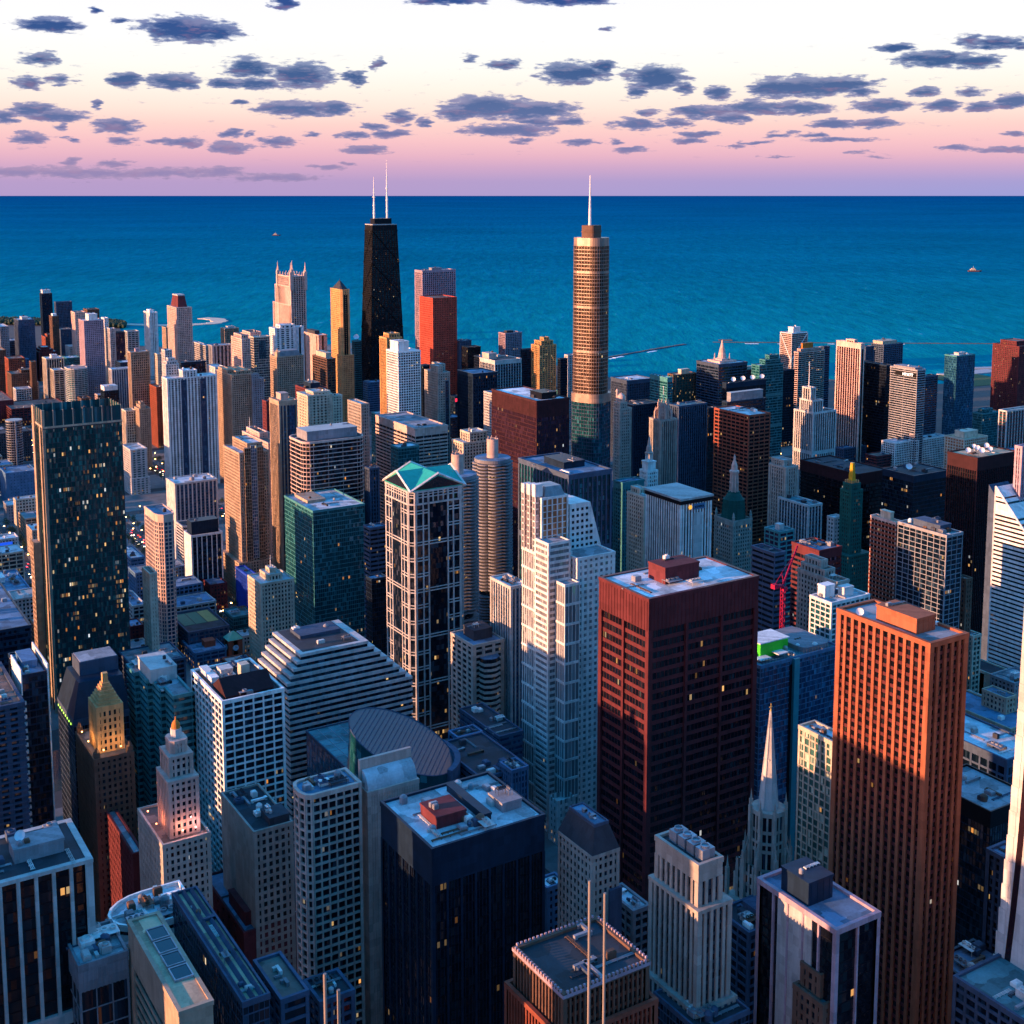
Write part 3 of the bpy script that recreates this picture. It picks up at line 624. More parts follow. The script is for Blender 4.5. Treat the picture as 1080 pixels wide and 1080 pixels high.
strip('breakwater', [(752,360.6),(860,361.3),(968,361.8),(1082,362.4)], 5, .3, rock, jag=1)
strip('breakwater', [(758,358.5),(772,358.6)], 20, 1.0, rock, jag=1)
strip('shore', [(0,336.6),(45,338.4),(110,341.4),(178,343.2)], 34, .5, sand)
strip('shore', [(176,342.6),(204,342.2),(222,341.4),(232,339.2),(229,336.6),(214,335.4)], 42, .6, sand, jag=.5)
for pts in ([(643,378),(657,375.4)],[(683,371),(692,369.4)],[(786,361.9),(800,362)],[(820,362.1),(836,362.2)],[(873,362.2),(880,362.3)],[(946,362.4),(954,362.5)],[(0,336),(14,336.3)],[(33,337.2),(43,337.7)],[(120,341),(140,341.5)]):
    o = strip('water', pts, 9, -.9, foam, jag=1)
# harbour basin east of the towers
strip('lawn', [(1000,402),(1048,398)], 150, .6, flat('lawn', (.03,.08,.02), .9))
strip('pier', [(995,396),(1048,391)], 40, 1.5, flat('concrete', (.35,.36,.38), .9))
strip('pier', [(1010,389),(1048,388)], 18, 1.5, flat('concrete', (.35,.36,.38), .9))

# ---------------------------------------------------------------- the towers, near to far
# foreground
T('office_tower', 'black glass office slab with widely spaced pale fins and dark flat roof', (-66,-40,92,941), N=330, dd=30, k='vert', w='pale', g='black', roof='dark', fh=4, bw=5.9, pw=1.15, pd=1.5, sh=.5, sd=.06, band='black', cap=0, par=.35, units=5, pent=((.45,.3,.86,.62,5,'grey'),), short='the black finned slab')
T('brick_building', 'low dark red brick building with blue roof left of the pink gridded tower', (216,258,312,985), N=455, k='punch', w='maroon', g='black', roof='blue', bw=9, pw=6, fh=6, sh=4.4, units=5, pent=((.1,.1,.4,.5,7,'maroon'),(.52,.05,.7,.4,9,'maroon')), short='the dark red brick block')
bb,_ = T('office_tower', 'black box office tower with speckled pale roof and set-in plant well', (403,456,573,897), N=420, k='vert', w='navy', g='black', band='black', roof='light', fh=4, bw=6.4, pw=.9, pd=.55, sh=.6, sd=.1, mull=1.6, cap=15, units=9, pent=((.18,.3,.44,.62,5,'maroon'),(.55,.2,.62,.9,3,'navy'),(.75,.25,.93,.5,4,'grey')), short='the black box tower')
T('stone_tower', 'pale stone 1930s tower with notched shoulders and four blue roof coolers', (690,737,760,914), H=166, k='vert', w='stone', g='dark', band='dgrey', roof='dark', fh=3.7, bw=3.0, pw=1.35, pd=.7, sh=1.3, sd=.1, cap=6, units=0, low=(((1.5,2,3,1.5),150),((3,3.5,5,3),112)), dd=24, short='the pale stone 1930s tower')
bk,_ = T('office_tower', 'narrow black steel tower with blue roof and one pale stone panel', (802,882,925,982), N=300, k='vert', w='lilac', g='black', band='black', roof='blue', fh=4, bw=8.5, pw=.8, pd=.9, sh=.4, sd=.06, cap=1.2, units=0, pent=((.12,.42,.72,.78,9,'navy'),), short='the narrow black steel tower')
T('office_tower', 'tall orange granite slab with dark square windows between continuous ribs', (886,981,1018,680), H=145, k='vert', w='granite', g='black', band='rust', roof='grey', fh=3.75, bw=4.05, pw=1.5, pd=.95, sh=1.5, sd=.35, cap=1.0, units=1, pent=((.2,.22,.74,.66,6.5,'granite'),), short='the orange granite slab')
T('office_tower', 'dark rust steel tower with broad bays, blank top and white gravel roof', (635,685,797,632), H=198, k='horiz', w='rust', g='black', roof='white', fh=5.7, bw=24.5, pw=1.5, pd=1.3, sh=2.2, sd=.3, mull=2.6, cap=17, capk=2.6, units=3, pent=((.3,.35,.62,.7,9,'maroon'),), par=.7, short='the rust steel tower')
T('office_building', 'cream gridded office block with green windows left of the orange slab', (843.5,884,900,787), N=400, k='grid', w='cream', g='curtain', roof='light', fh=3.7, bw=3.4, pw=.8, pd=.4, sh=.75, sd=.3, cap=0, units=3, short='the cream green-windowed block')
T('mansard_tower', 'grey stone tower with steep mansard roof and blue flat top', (590,625,652,904), N=395, k='punch', w='stone', g='dark', roof='blue', fh=3.6, bw=2.7, pw=1.2, sh=1.5, units=0, par=.6, short='the grey mansard tower')
T('office_building', 'low pale-roofed building beside the grey mansard tower', (640,668,684,962), N=418, k='grid', w='grey', g='dark', roof='light', units=2, short='the pale-roofed low block')
T('office_building', 'dark classical block behind the pale stone tower', (757,790,832,985), N=392, k='wide', w='slate', g='dark', roof='dark', units=5, pent=((.4,.3,.75,.7,5,'slate'),), short='the dark classical block')
T('hotel_building', 'ornate blue-white building squeezed behind the black box tower', (566,577,596,938), N=455, k='punch', w='bluew', g='dark', roof='light', units=2, short='the ornate blue-white building')
T('office_building', 'brown stone building with stepped crown at the foot of the black steel tower', (838,868,910,1062), N=235, k='punch', w='brown', g='dark', roof='teal', fh=4, bw=3, up=((.1,.25,.75,.9,9),(.22,.4,.62,.8,8)), units=2, short='the brown stepped-crown building')
T('office_building', 'dark glass roofed block below the pale stone tower', (690,738,790,1090), N=240, k='glass', w='slate', g='dark', roof='dark', units=6, short='the dark glass roofed block')
T('office_building', 'teal-roofed low block under the flared stone tower', (1008,1080,1130,1078), N=190, k='grid', w='slate', g='dark', roof='teal', units=2, short='the teal-roofed low block')
T('office_building', 'black glass block with grey roof right of the orange slab', (975,1045,1090,858), N=385, k='glass', w='black', g='lit', roof='grey', band='navy', cap=8, units=3, short='the black glass block')
T('office_building', 'low blue-roofed building in the deep street right of the orange slab', (985,1020,1062,1035), N=330, k='grid', w='navy', g='dark', roof='blue', units=3, short='the low blue-roofed building')
T('office_tower', 'slim pale blue tower edge beside the flared stone tower', (1043,1058,1075,905), N=335, k='vert', w='slate', g='dark', roof='blue', units=1, short='the slim pale blue tower')
T('department_store', 'corniced grey store building with paired dark windows and pale roof', (965,1062,1100,803), N=430, k='wide', w='slate', g='dark', roof='light', fh=5.2, bw=6, pw=1.1, cap=4, units=3, short='the corniced grey store')
T('brick_building', 'brown brick courtyard building behind the corniced grey store', (990,1066,1095,770), N=505, k='punch', w='tan', g='dark', roof='blue', units=2, up=((.62,.3,.98,.62,11),), short='the brown courtyard building')
T('theatre', 'cream theatre block with dark flat roof below the white striped tower', (1005,1045,1062,712), N=600, k='punch', w='cream', g='dark', roof='dark', bw=14, pw=12, fh=12, sh=9, units=1, short='the cream theatre')
T('theatre', 'small white blank-fronted annex in front of the cream theatre', (1008,1036,1050,745), N=560, k='punch', w='pale', g='dark', roof='light', bw=12, pw=10, fh=10, sh=8, units=1, short='the white annex')
T('brick_building', 'grey low rooftops beside the cream theatre', (1045,1070,1095,722), N=575, k='punch', w='grey', g='dark', roof='grey', units=4, short='the grey low rooftops')
T('apartment_building', 'narrow cream and green building right of the blue framed tower', (1012,1026,1034,672), N=600, k='grid', w='cream', g='green', roof='dark', units=1, short='the narrow cream-green building')
# left foreground
T('apartment_tower', 'navy glass tower framed by two upright white fin walls', (9,23.4,49,714), N=560, k='glass', w='navy', g='dark', roof='blue', bw=3, sh=.9, units=4, pent=((.2,.3,.8,.8,4,'bluew'),), short='the white-finned navy tower')
T('apartment_tower', 'lower navy wing with pink rails beside the white-finned tower', (-30,-8,23,748), N=535, k='balc', w='slate', g='dark', roof='brown', units=4, short='the lower navy wing')
T('office_tower', 'dark blue banded office tower cut by the left edge', (-40,-12,32,668), N=730, k='horiz', w='navy', g='dark', roof='blue', sh=1.4, units=5, short='the banded dark blue office')
T('office_tower', 'teal glass office building with sawtooth corners and grey stepped roof', (136,166,202,739), N=540, k='horiz', w='tealw', g='teal', roof='grey', fh=3.9, bw=12, pw=.2, sh=1.5, sd=.7, dd=60, units=2, pent=((.2,.42,.98,.85,8,'pale'),), pol=lambda x,y: [(-x+9,-y),(x,-y),(x,y),(-x,y),(-x,y*.5),(-x+3,y*.5),(-x+3,0),(-x+6,0),(-x+6,-y*.5),(-x+9,-y*.5)], short='the teal sawtooth building')
T('office_tower', 'white concrete gridded slab with dark roof plant and gabled purple roof', (203,235,298,741), N=620, k='grid', w='white', g='dark', roof='dark', fh=4.0, bw=5.6, pw=.75, pd=.7, sh=.95, sd=.55, units=7, pent=((.3,.62,.5,.75,5,'pale'),(.1,.55,.22,.95,3,'white')), short='the white gridded slab')
T('office_building', 'building with blank cream side wall and near-black flat roof', (234,268,308,879), N=480, k='punch', w='stone', g='dark', roof='dark', fh=4, bw=3, units=3, blank=(3,), pent=((.45,.05,.98,.3,4,'dgrey'),), low=(), short='the blank cream-walled building')
T('brick_building', 'purple brick building with sloping grey roof beside the pink deco tower', (114,140.6,150,902), N=405, k='punch', w='maroon', g='purple', roof='grey', fh=3.8, bw=2.8, units=3, dd=75, short='the purple brick building')
T('office_building', 'low grey-white building with tennis court roof right of the rounded tower', (190,199,241,668), N=650, k='grid', w='slate', g='blue', roof='dark', units=0, dd=55, short='the tennis-court building')
T('warehouse', 'flat blue-roofed hall with small brick hut on its roof', (195,206,238,690), N=600, k='wide', w='bluew', g='blue', roof='blue', units=1, pent=((.45,.3,.8,.55,5,'brick'),), dd=35, short='the blue-roofed hall')
T('brick_building', 'dark brick block with blue roof behind the tennis court roof', (207,222,239,618), N=745, k='punch', w='maroon', g='warm', roof='blue', units=3, dd=60, short='the dark brick block')
T('office_building', 'low teal building beside the red clock tower', (236,246,268,652), N=700, k='glass', w='tealw', g='teal', roof='teal', units=3, short='the low teal building')
T('office_building', 'narrow building with bright royal blue side wall behind the white deco tower', (252,261,269,607), N=790, k='vert', w='bluelit', g='blue', roof='blue', dd=30, units=1, short='the royal blue building')  # blue lighting on this wall is put into its wall colour
T('office_building', 'low pale building with dark roof between the clock tower and white deco tower', (250,256,272,672), N=640, k='punch', w='pale', g='dark', roof='light', units=2, short='the low pale building')
T('deco_tower', 'narrow white art deco tower with stepped top and thin spire', (267,275,309.6,617), N=650, k='punch', w='cream', g='dark', roof='light', fh=3.6, bw=2.9, pw=1.5, sh=1.4, dd=30, units=1, up=((.3,.2,.72,.8,5),(.42,.35,.6,.65,4)), mast=((.5,.5,11,.5),), short='the narrow white deco tower')
T('office_tower', 'teal glass cube tower with pale roof and brown plant deck', (300,330,384.5,540), N=800, k='glass', w='tealw', g='teal', roof='light', cap=0, units=5, pent=((.15,.45,.5,.9,2.5,'tan'),), short='the teal glass cube')
T('office_tower', 'pink and cream rounded apartment tower with concave corner above low roofs', (149,166,185.5,545), N=810, k='grid', w='pink', g='blue', roof='blue', fh=3.4, bw=3.2, pw=.7, pd=.35, sh=.9, sd=.25, cap=6, units=2, dd=38, pol=lambda x,y: [(-x*.35,-y),(x*.55,-y),(x*.85,-y*.8),(x,-y*.4),(x,y),(-x,y),(-x,-y*.5),(-x*.8,-y*.82)], short='the rounded pink tower')
T('apartment_tower', 'lower punched cream wing in front of the rounded pink tower', (150.5,158,165,606), N=785, k='punch', w='cream', g='dark', roof='brown', fh=3.3, units=1, dd=20, short='the lower cream wing')
T('office_building', 'square office block with white fins and navy rooftop box', (195,202,233.5,566), N=880, k='vert', w='white', g='dark', band='navy', roof='dark', fh=4, bw=5, pw=.8, units=1, pent=((.05,.2,.95,.85,13,'navy'),), blank=(3,), short='the white-finned block')
T('parking_garage', 'striped parking block left of the white-finned block', (186,193,206,556), N=900, k='horiz', w='pale', g='black', roof='dark', fh=3.2, sh=1.3, units=2, short='the striped parking block')
T('apartment_building', 'blue-grey apartment slab with white ribs behind the white-finned block', (176,185,228.5,511), N=965, k='vert', w='pale', g='blue', band='slate', roof='light', fh=3.2, bw=4.6, pw=1.3, pd=.8, units=5, blank=(3,), short='the white-ribbed slab')
T('apartment_tower', 'tan twin-ridged apartment tower with recessed blue centre strip', (236,252.6,283,479), N=825, k='punch', w='tan', g='dark', roof='light', fh=3.2, bw=2.9, pw=1.3, sh=1.2, units=2, up=((.28,.0,.78,.9,9),), low=(((4,2,1,3),42),), short='the tan twin-ridged tower')
T('hotel_tower', 'pink stone tower behind the tan twin-ridged tower, with white mast', (256,283,303.5,468), N=960, k='punch', w='pink', g='purple', roof='brown', fh=3.4, bw=3, units=2, up=((.1,.4,.5,.9,6),), mast=((.12,.8,13,.5),), short='the pink stone tower')
T('office_tower', 'dark office block ringed by thin pale bands under a rounded roof box', (303,321,385.7,468), N=900, k='horiz', w='pink', g='lit', roof='dark', fh=4, bw=14, pw=.3, sh=.75, sd=.6, units=2, pol=lambda x,y: roundrect(-x,-y,x,y,9,4), pent=((.1,.2,.92,.8,9,'steel'),), short='the pale-banded dark office')
T('office_building', 'flat-topped office block with sunlit coral bands on its west side', (396.5,438,472,453), N=1010, k='horiz', w='pink', g='dark', roof='grey', fh=4, sh=1.9, cap=8, units=2, short='the coral-banded block')
T('office_building', 'dark teal block tucked under the coral-banded block', (412,420,442,473), N=930, k='glass', w='tealw', g='teal', roof='light', units=3, short='the dark teal block')
T('office_building', 'small pale-roofed block between the dark office and green-roofed tower', (385,390,399,495), N=930, k='vert', w='slate', g='dark', roof='light', units=2, short='the small pale-roofed block')
T('office_building', 'low blue curved-front block left of the green-roofed tower', (384,390,407,558), N=860, k='horiz', w='slate', g='lit', roof='blue', units=2, short='the low blue block')
T('office_building', 'unlit navy block deep below the green-roofed tower', (386,392,408,612), N=790, k='glass', w='navy', g='black', roof='blue', units=2, short='the unlit navy block')
# Loop middle
T('office_building', 'low grey building with lit roof terrace left of the white crowned tower', (509.6,527,551,778), N=655, k='horiz', w='slate', g='blue', roof='dark', units=3, dd=50, short='the roof-terrace building')
T('office_building', 'low open-decked garage with pale rim behind the black box tower', (484,508,556,822), N=570, k='horiz', w='slate', g='black', roof='dark', units=3, dd=50, short='the open-decked garage')
T('office_building', 'small blue building at the foot of the white crowned tower', (528,540,556,814), N=560, k='vfine', w='bluew', g='blue', roof='dark', units=4, short='the small blue building')
T('office_building', 'low blue-walled block beside the round glass drum', (474,483,508,779), N=640, k='wide', w='bluew', g='blue', roof='dark', units=2, short='the low blue-walled block')
T('apartment_tower', 'white finned apartment tower with gabled parapets left of the white crowned tower', (531.5,539,556,620), N=720, k='vert', w='pale', g='blue', band='slate', roof='light', fh=3.2, bw=3.3, pw=1.1, pd=.7, units=2, dd=26, short='the white gabled-parapet tower')
T('office_tower', 'dark framed square tower with hollow roof box and orange sunlit corner', (548,600,644,502), H=193, k='vert', w='slate', g='teal', band='navy', roof='blue', fh=4, bw=4.4, pw=1.0, pd=.8, sh=.7, sd=.3, cap=3, units=2, pent=((.25,.3,.75,.7,5,'navy'),), short='the dark framed square tower')
T('office_tower', 'dark bronze slab with blank maroon top and white roof, letters of lit windows', (519,566,600,424), H=212, k='vfine', w='umber', g='purple', band='umber', roof='white', fh=3.9, bw=1.8, pw=.4, pd=.35, sh=.8, sd=.12, cap=15, capk=1.8, units=4, pent=((.3,.1,.75,.35,6,'black'),), short='the dark bronze slab')
T('apartment_tower', 'slim white concrete tower behind the dark bronze slab', (511,521,548,416), N=1220, k='grid', w='pale', g='dark', roof='blue', fh=3.1, bw=3.2, pw=1.1, sh=1.3, units=3, short='the slim white tower')
T('apartment_tower', 'cream gothic apartment block with gabled crown before the dark bronze slab', (477.7,489,520,468), N=1060, k='vert', w='cream', g='dark', band='cream', roof='light', fh=3.2, bw=3.4, units=2, up=((.25,.1,.8,.9,9),), short='the cream gothic block')
T('office_tower', 'white marble tower with black strips, blank white panel and flat overhanging roof', (682,718,750,528), H=159, k='vfine', w='white', g='black', band='black', roof='blue', fh=3.9, bw=2.9, pw=1.35, pd=.5, sh=.5, sd=.04, cap=3, units=1, par=.8, short='the white marble tower')
T('office_building', 'cream gridded block left of the white marble tower', (662,679.5,690,525), N=885, k='punch', w='cream', g='warm', roof='light', fh=3.6, bw=3.1, units=2, up=((.3,.45,.9,.95,5),), short='the cream gridded block')
T('office_building', 'teal corniced old block beside the slender clock tower', (647.5,656.6,679,510), N=950, k='punch', w='tealw', g='dark', roof='blue', cap=6, units=2, short='the teal corniced block')
T('office_tower', 'red-brown gridded office tower behind the green-domed tower', (754,790,812,439), N=960, k='grid', w='brick', g='black', roof='light', fh=3.9, bw=6.5, pw=.8, pd=.5, sh=1.5, sd=.4, units=6, short='the red-brown gridded tower')
T('stone_tower', 'stone tower with sunlit stepped top above a long ribbed wing', (812,829,841,494), N=880, k='vert', w='stone', g='dark', roof='light', fh=3.7, bw=3, pw=1.5, units=1, up=((.15,.25,.8,.95,6),), short='the sunlit stepped stone tower')
T('office_building', 'long ribbed grey wing joined below the sunlit stepped stone tower', (822,852.7,866,534), N=845, k='vert', w='pale', g='dark', band='slate', roof='teal', fh=3.7, bw=4, pw=1.1, units=5, short='the ribbed grey wing')
T('office_building', 'small teal block with white roof box beside the green-domed tower', (807,822,837,562), N=770, k='wide', w='tealw', g='purple', roof='teal', units=2, pent=((.3,.3,.6,.6,5,'pale'),), short='the small teal block')
T('office_building', 'navy block with one white louvred side near the red crane', (803,817,827.5,585), N=620, k='horiz', w='slate', g='black', roof='dark', units=1, dd=22, short='the white-louvred navy block')
T('brick_building', 'maroon striped brick block behind the red crane', (836,864,887,582), N=650, k='horiz', w='maroon', g='dark', roof='blue', cap=6, units=3, short='the maroon striped block')
T('stone_building', 'brown stone hotel with balustraded stepped roof behind the white gridded block', (842,883,895,615), N=600, k='punch', w='stone', g='dark', roof='brown', fh=3.5, bw=3, cap=2, up=((.12,.35,.95,.95,5),(.3,.5,.8,.9,5)), units=1, short='the brown stone hotel')
T('apartment_building', 'white gridded apartment block with two white roof boxes behind the orange slab', (855.5,877,916,637), N=510, k='grid', w='white', g='teal', roof='light', fh=3.4, bw=4.4, pw=.6, sh=.8, units=2, pent=((.12,.55,.38,.9,8,'white'),(.5,.3,.75,.6,6,'white')), short='the white gridded block')
T('apartment_tower', 'red and cream banded apartment slab joined to the blue framed tower', (919,945,951,552), N=610, k='grid', w='pink', g='black', band='brick', roof='tan', fh=3.3, bw=3.2, pw=.5, pd=.3, sh=1.6, sd=.36, units=1, pent=((.3,.3,.9,.7,6,'cream'),), short='the red banded slab')
T('apartment_tower', 'blue glass tower framed in white lines with dark roof garden', (947.5,998.5,1015,566), N=560, k='wide', w='steel', g='dark', roof='teal', fh=3.4, bw=5.2, pw=.45, pd=.3, sh=.45, sd=.25, units=5, pent=((.2,.2,.9,.75,5,'slate'),), short='the blue framed tower')
T('office_building', 'narrow brown old building right of the blue framed tower', (1010,1019,1025,612), N=585, k='punch', w='brown', g='dark', roof='brown', units=1, short='the narrow brown building')
T('office_tower', 'black office block with maroon top band and white satellite dishes on top', (1000,1031,1073,484), N=720, k='vfine', w='umber', g='black', band='black', roof='tan', fh=3.8, bw=2.4, pw=.5, sh=1, cap=11, units=2, short='the dish-topped black block')
T('office_building', 'low navy-black block with one white dish on its flat roof', (931,964,1001,503), N=830, k='glass', w='navy', g='black', roof='dark', cap=6, units=7, short='the low navy-black block')
T('office_building', 'broad black block with maroon lid behind the gold-capped tower', (845,905,936,501), N=900, k='horiz', w='umber', g='black', band='black', roof='dark', sh=1.1, cap=11, units=10, short='the maroon-lidded block')
T('office_building', 'pale stub of grey stone building behind the gold-capped tower', (873,880,889,547), N=800, k='punch', w='pale', g='dark', roof='light', units=1, short='the pale stone stub')
T('office_tower', 'sliver of tall pale ribbed tower at the right edge beyond the striped tower', (1072,1078,1110,472), N=640, k='vert', w='lilac', g='purple', roof='grey', units=1, short='the ribbed sliver tower')
T('hotel_building', 'cream gridded block with square roof box and orange sunlit windows', (997,1017,1041,464), N=910, k='grid', w='cream', g='orange', roof='tan', fh=3.8, bw=4, units=0, pent=((.2,.25,.8,.75,8,'cream'),), short='the cream roof-box block')  # orange panes hold the low sun in their base colour
hb,_ = T('hotel_building', 'wide white gridded hotel with round central bay and pink lantern', (937.4,944,997.6,468), N=985, k='grid', w='white', g='dark', roof='light', fh=3.2, bw=3.2, pw=.7, sh=.9, units=7, dd=22, short='the white round-bayed hotel')
T('office_building', 'maroon-roofed low block between the white hotel and pink-finned tower', (913,925,940,482), N=960, k='horiz', w='maroon', g='dark', roof='brown', units=3, short='the maroon low block')
T('apartment_building', 'pale podium below the pink-finned tower', (882,890,913,474), N=1120, k='vert', w='slate', g='dark', roof='blue', units=3, short='the pale podium')
# east towers
T('apartment_tower', 'tall tower of pink and white upright fins with notched crown', (881.5,908,911,363), N=1250, k='vert', w='pink', g='black', band='maroon', roof='light', fh=3.1, bw=4.3, pw=1.1, pd=1.0, sh=.8, sd=.15, cap=7, units=0, up=((.1,.3,.9,.6,4),), dd=44, short='the pink-finned tower')
T('apartment_tower', 'slate tower behind the pink-finned tower', (908,913,921,366), N=1500, k='vert', w='slate', g='dark', roof='grey', units=1, short='the slate tower')
T('apartment_tower', 'grey tower with cream slab top above the navy red-edged tower', (919.5,932,952,364), N=1520, k='grid', w='slate', g='dark', roof='tan', fh=3.3, bw=5, units=0, pent=((.0,.1,.75,.9,6,'cream'),), short='the cream-topped grey tower')
T('apartment_tower', 'navy tower with a single red sunlit edge', (906,935,941,386), N=1230, k='glass', w='navy', g='black', roof='dark', units=2, short='the navy red-edged tower')
hy,_ = T('hotel_tower', 'striped blue-grey hotel tower with lit white sign at its top', (939.5,967.5,976,391), N=1150, k='horiz', w='steel', g='dark', roof='light', fh=3.2, bw=20, sh=1.2, units=1, pent=((.05,.1,.95,.9,3,'grey'),), short='the striped sign hotel')
T('hotel_tower', 'lower dark wing on the right of the striped sign hotel', (966,974,989,398), N=1175, k='horiz', w='slate', g='dark', roof='dark', fh=3.2, sh=1.1, units=2, short='the dark hotel wing')
T('office_tower', 'smooth teal glass prism tower standing apart near the marina', (996.5,1009,1028.5,376), N=1330, k='glass', w='tealw', g='blue', roof='light', bw=3, sh=.25, sd=.05, pw=.1, units=2, pent=((.3,.3,.7,.7,4,'pale'),), short='the teal glass prism')
T('apartment_tower', 'dark red tower with stepped top and many tiny lit windows at the right', (1047.5,1075,1100,366), N=1320, k='punch', w='maroon', g='warm', roof='brown', fh=3.1, bw=3.4, pw=1.6, sh=1.4, up=((.1,.2,.6,.8,7),), units=0, short='the dark red stepped tower')
T('office_building', 'teal-blue mid-rise left of the green-roofed corner block', (1026,1036,1054,437), N=1250, k='glass', w='tealw', g='teal', roof='teal', units=2, up=((.2,.2,.7,.8,6),), short='the teal-blue mid-rise')
T('office_building', 'green-roofed corner block with red and white piers', (1054,1062,1100,434), N=1080, k='grid', w='pale', g='teal', band='maroon', roof='teal', bw=6, units=1, short='the green-roofed corner block')
T('office_building', 'low blue-roofed hall behind the dish-topped black block', (1052,1066,1100,478), N=830, k='wide', w='slate', g='dark', roof='blue', units=1, short='the low blue hall')
T('hotel_tower', 'banded hotel tower with curved cream roof and orange roof box', (838,842,869.5,372), N=1500, k='horiz', w='pink', g='lit', roof='tan', fh=3.3, bw=8, sh=1.2, units=0, up=((.1,.1,.9,.9,5),), pent=((.2,.3,.6,.7,9,'orangep'),), short='the cream-roofed hotel')
T('apartment_tower', 'thin navy tower edge right of the cream-roofed hotel', (866,869,875,366), N=1560, k='horiz', w='slate', g='dark', roof='dark', units=0, short='the thin navy edge')
T('apartment_tower', 'slender navy tower below the cross-braced tower', (823,826,838,391), N=1450, k='glass', w='navy', g='black', roof='dark', units=0, short='the slender navy tower')
T('office_tower', 'teal glass office tower with white stepped top before the cross-braced tower', (793,801,826,386), N=1380, k='horiz', w='tealw', g='teal', roof='light', fh=4, sh=1.2, units=1, up=((.3,.2,.95,.9,7),(.5,.3,.9,.8,6)), short='the white-topped teal tower')
T('office_building', 'navy block with row of white dishes on its roof', (762,766,808,405), N=1250, k='glass', w='navy', g='black', roof='dark', cap=6, units=2, short='the dish-row navy block')
T('office_building', 'navy block with bright blue roof box and white frame', (762,767,807,425), N=1120, k='horiz', w='navy', g='dark', roof='light', units=1, pent=((.1,.1,.95,.9,11,'steel'),), short='the blue roof-box block')
T('office_building', 'maroon building with cream roof band behind the dish-row block', (771,774,794,392), N=1500, k='punch', w='maroon', g='dark', roof='light', units=1, pent=((.0,.0,1,.7,6,'cream'),), short='the cream-banded maroon building')
vb,_ = T('office_tower', 'broad dark blue banded tower with pink deck and pointed cupola', (735,758,788,385), N=1420, k='horiz', w='slate', g='dark', roof='light', fh=4, sh=1.4, units=3, cap=4, short='the cupola-topped tower')
T('office_building', 'dark green-roofed ribbed block right of the flying-buttress tower', (706,716,745,429), N=1150, k='vert', w='slate', g='dark', band='navy', roof='teal', units=4, short='the dark ribbed block')
T('office_building', 'near-black block between the dark ribbed block and red-brown gridded tower', (743,747,756,431), N=1190, k='glass', w='navy', g='black', roof='dark', units=1, short='the near-black block')
T('office_building', 'brown and green glass block with cream roof box near the water', (705,713,735,396), N=1480, k='vert', w='brown', g='green', roof='tan', bw=6, units=1, pent=((.35,.3,.75,.7,7,'cream'),), short='the brown-green block')
T('office_building', 'grey-green striped slab left of the brown-green block', (686,704,709,399), N=1430, k='horiz', w='tealw', g='teal', roof='light', fh=3.8, sh=1.3, cap=6, units=3, short='the grey-green slab')
T('office_building', 'navy ribbed slab right of the tallest rounded tower', (645,662,688,402), N=1500, k='vert', w='slate', g='dark', roof='light', units=3, cap=5, short='the navy ribbed slab')
T('office_building', 'dark ribbed low block behind the domed tower', (655,668,694,428), N=1330, k='vert', w='navy', g='dark', roof='dark', units=3, short='the dark ribbed low block')
T('brick_building', 'low maroon-banded block right of the domed tower', (664,670,689,448), N=1200, k='punch', w='maroon', g='dark', roof='brown', units=2, short='the low maroon-banded block')
T('office_building', 'small bright teal block between domed and flying-buttress towers', (671,676,685,458), N=1090, k='wide', w='bluew', g='blue', roof='blue', units=1, short='the small bright teal block')
# north of the river, middle
T('apartment_tower', 'white gridded apartment tower with white roof box in front of the cross-braced black tower', (408,420,443,372), N=1350, k='grid', w='white', g='dark', roof='white', fh=3.1, bw=3.4, pw=.8, pd=.5, sh=.95, sd=.4, units=1, pent=((.1,.2,.6,.9,12,'white'),), short='the white gridded tower')
T('apartment_tower', 'orange stone tower peeking from behind the white gridded tower', (401,408,423,357), N=1450, k='vert', w='goldstone', g='teal', roof='tan', units=1, up=((.2,.1,.9,.8,5),), short='the orange stone tower')
T('apartment_tower', 'beige tower pair with twin turret tops right of the white gridded tower', (448,462,474,394), N=1350, k='punch', w='stone', g='dark', roof='light', fh=3.1, bw=3, units=0, up=((.05,.05,.45,.6,8),(.55,.3,.95,.9,9)), short='the twin-turret beige tower')
T('office_building', 'navy tower slot between the white gridded and beige turret towers', (442.5,446,453,386), N=1430, k='glass', w='navy', g='black', roof='light', units=1, short='the navy slot tower')
T('apartment_tower', 'red granite tower with dark south face before the white ribbed tower', (444.5,456.5,481.5,315), H=223, k='punch', w='redgran', g='black', roof='brown', fh=3.6, bw=3.2, pw=1.7, sh=1.8, units=2, dd=46, short='the red granite tower')
T('apartment_tower', 'pale ribbed white tower rising behind the red granite tower', (438,445.5,480,286), H=262, k='vert', w='lilac', g='dark', roof='grey', fh=3.6, bw=3.6, pw=1.3, units=1, pent=((.35,.3,.65,.7,4,'grey'),), cap=3, short='the pale ribbed white tower')
T('office_tower', 'teal tower with white roof posts right of the red granite tower', (480,485,496.5,360), N=1820, k='vert', w='slate', g='blue', roof='light', units=2, short='the teal white-posted tower')
T('office_building', 'black slab between the teal white-posted tower and white-fronted office', (487,493,507,367), N=1760, k='glass', w='black', g='black', roof='dark', units=1, short='the black slab')
T('office_building', 'small dark block with blue roof beside the white-fronted office', (500,507,516,377), N=1700, k='glass', w='navy', g='black', roof='blue', units=1, short='the small blue-roofed dark block')
T('office_building', 'dark ribbed block with orange reflections behind the gothic block', (483,499,524,395), N=1320, k='vert', w='navy', g='dark', band='navy', roof='blue', units=2, cap=3, short='the dark orange-flecked block')
T('office_building', 'low dark block with a bright red sign', (474,480,492,419), N=1240, k='glass', w='navy', g='dark', roof='dark', units=1, short='the red-sign block')
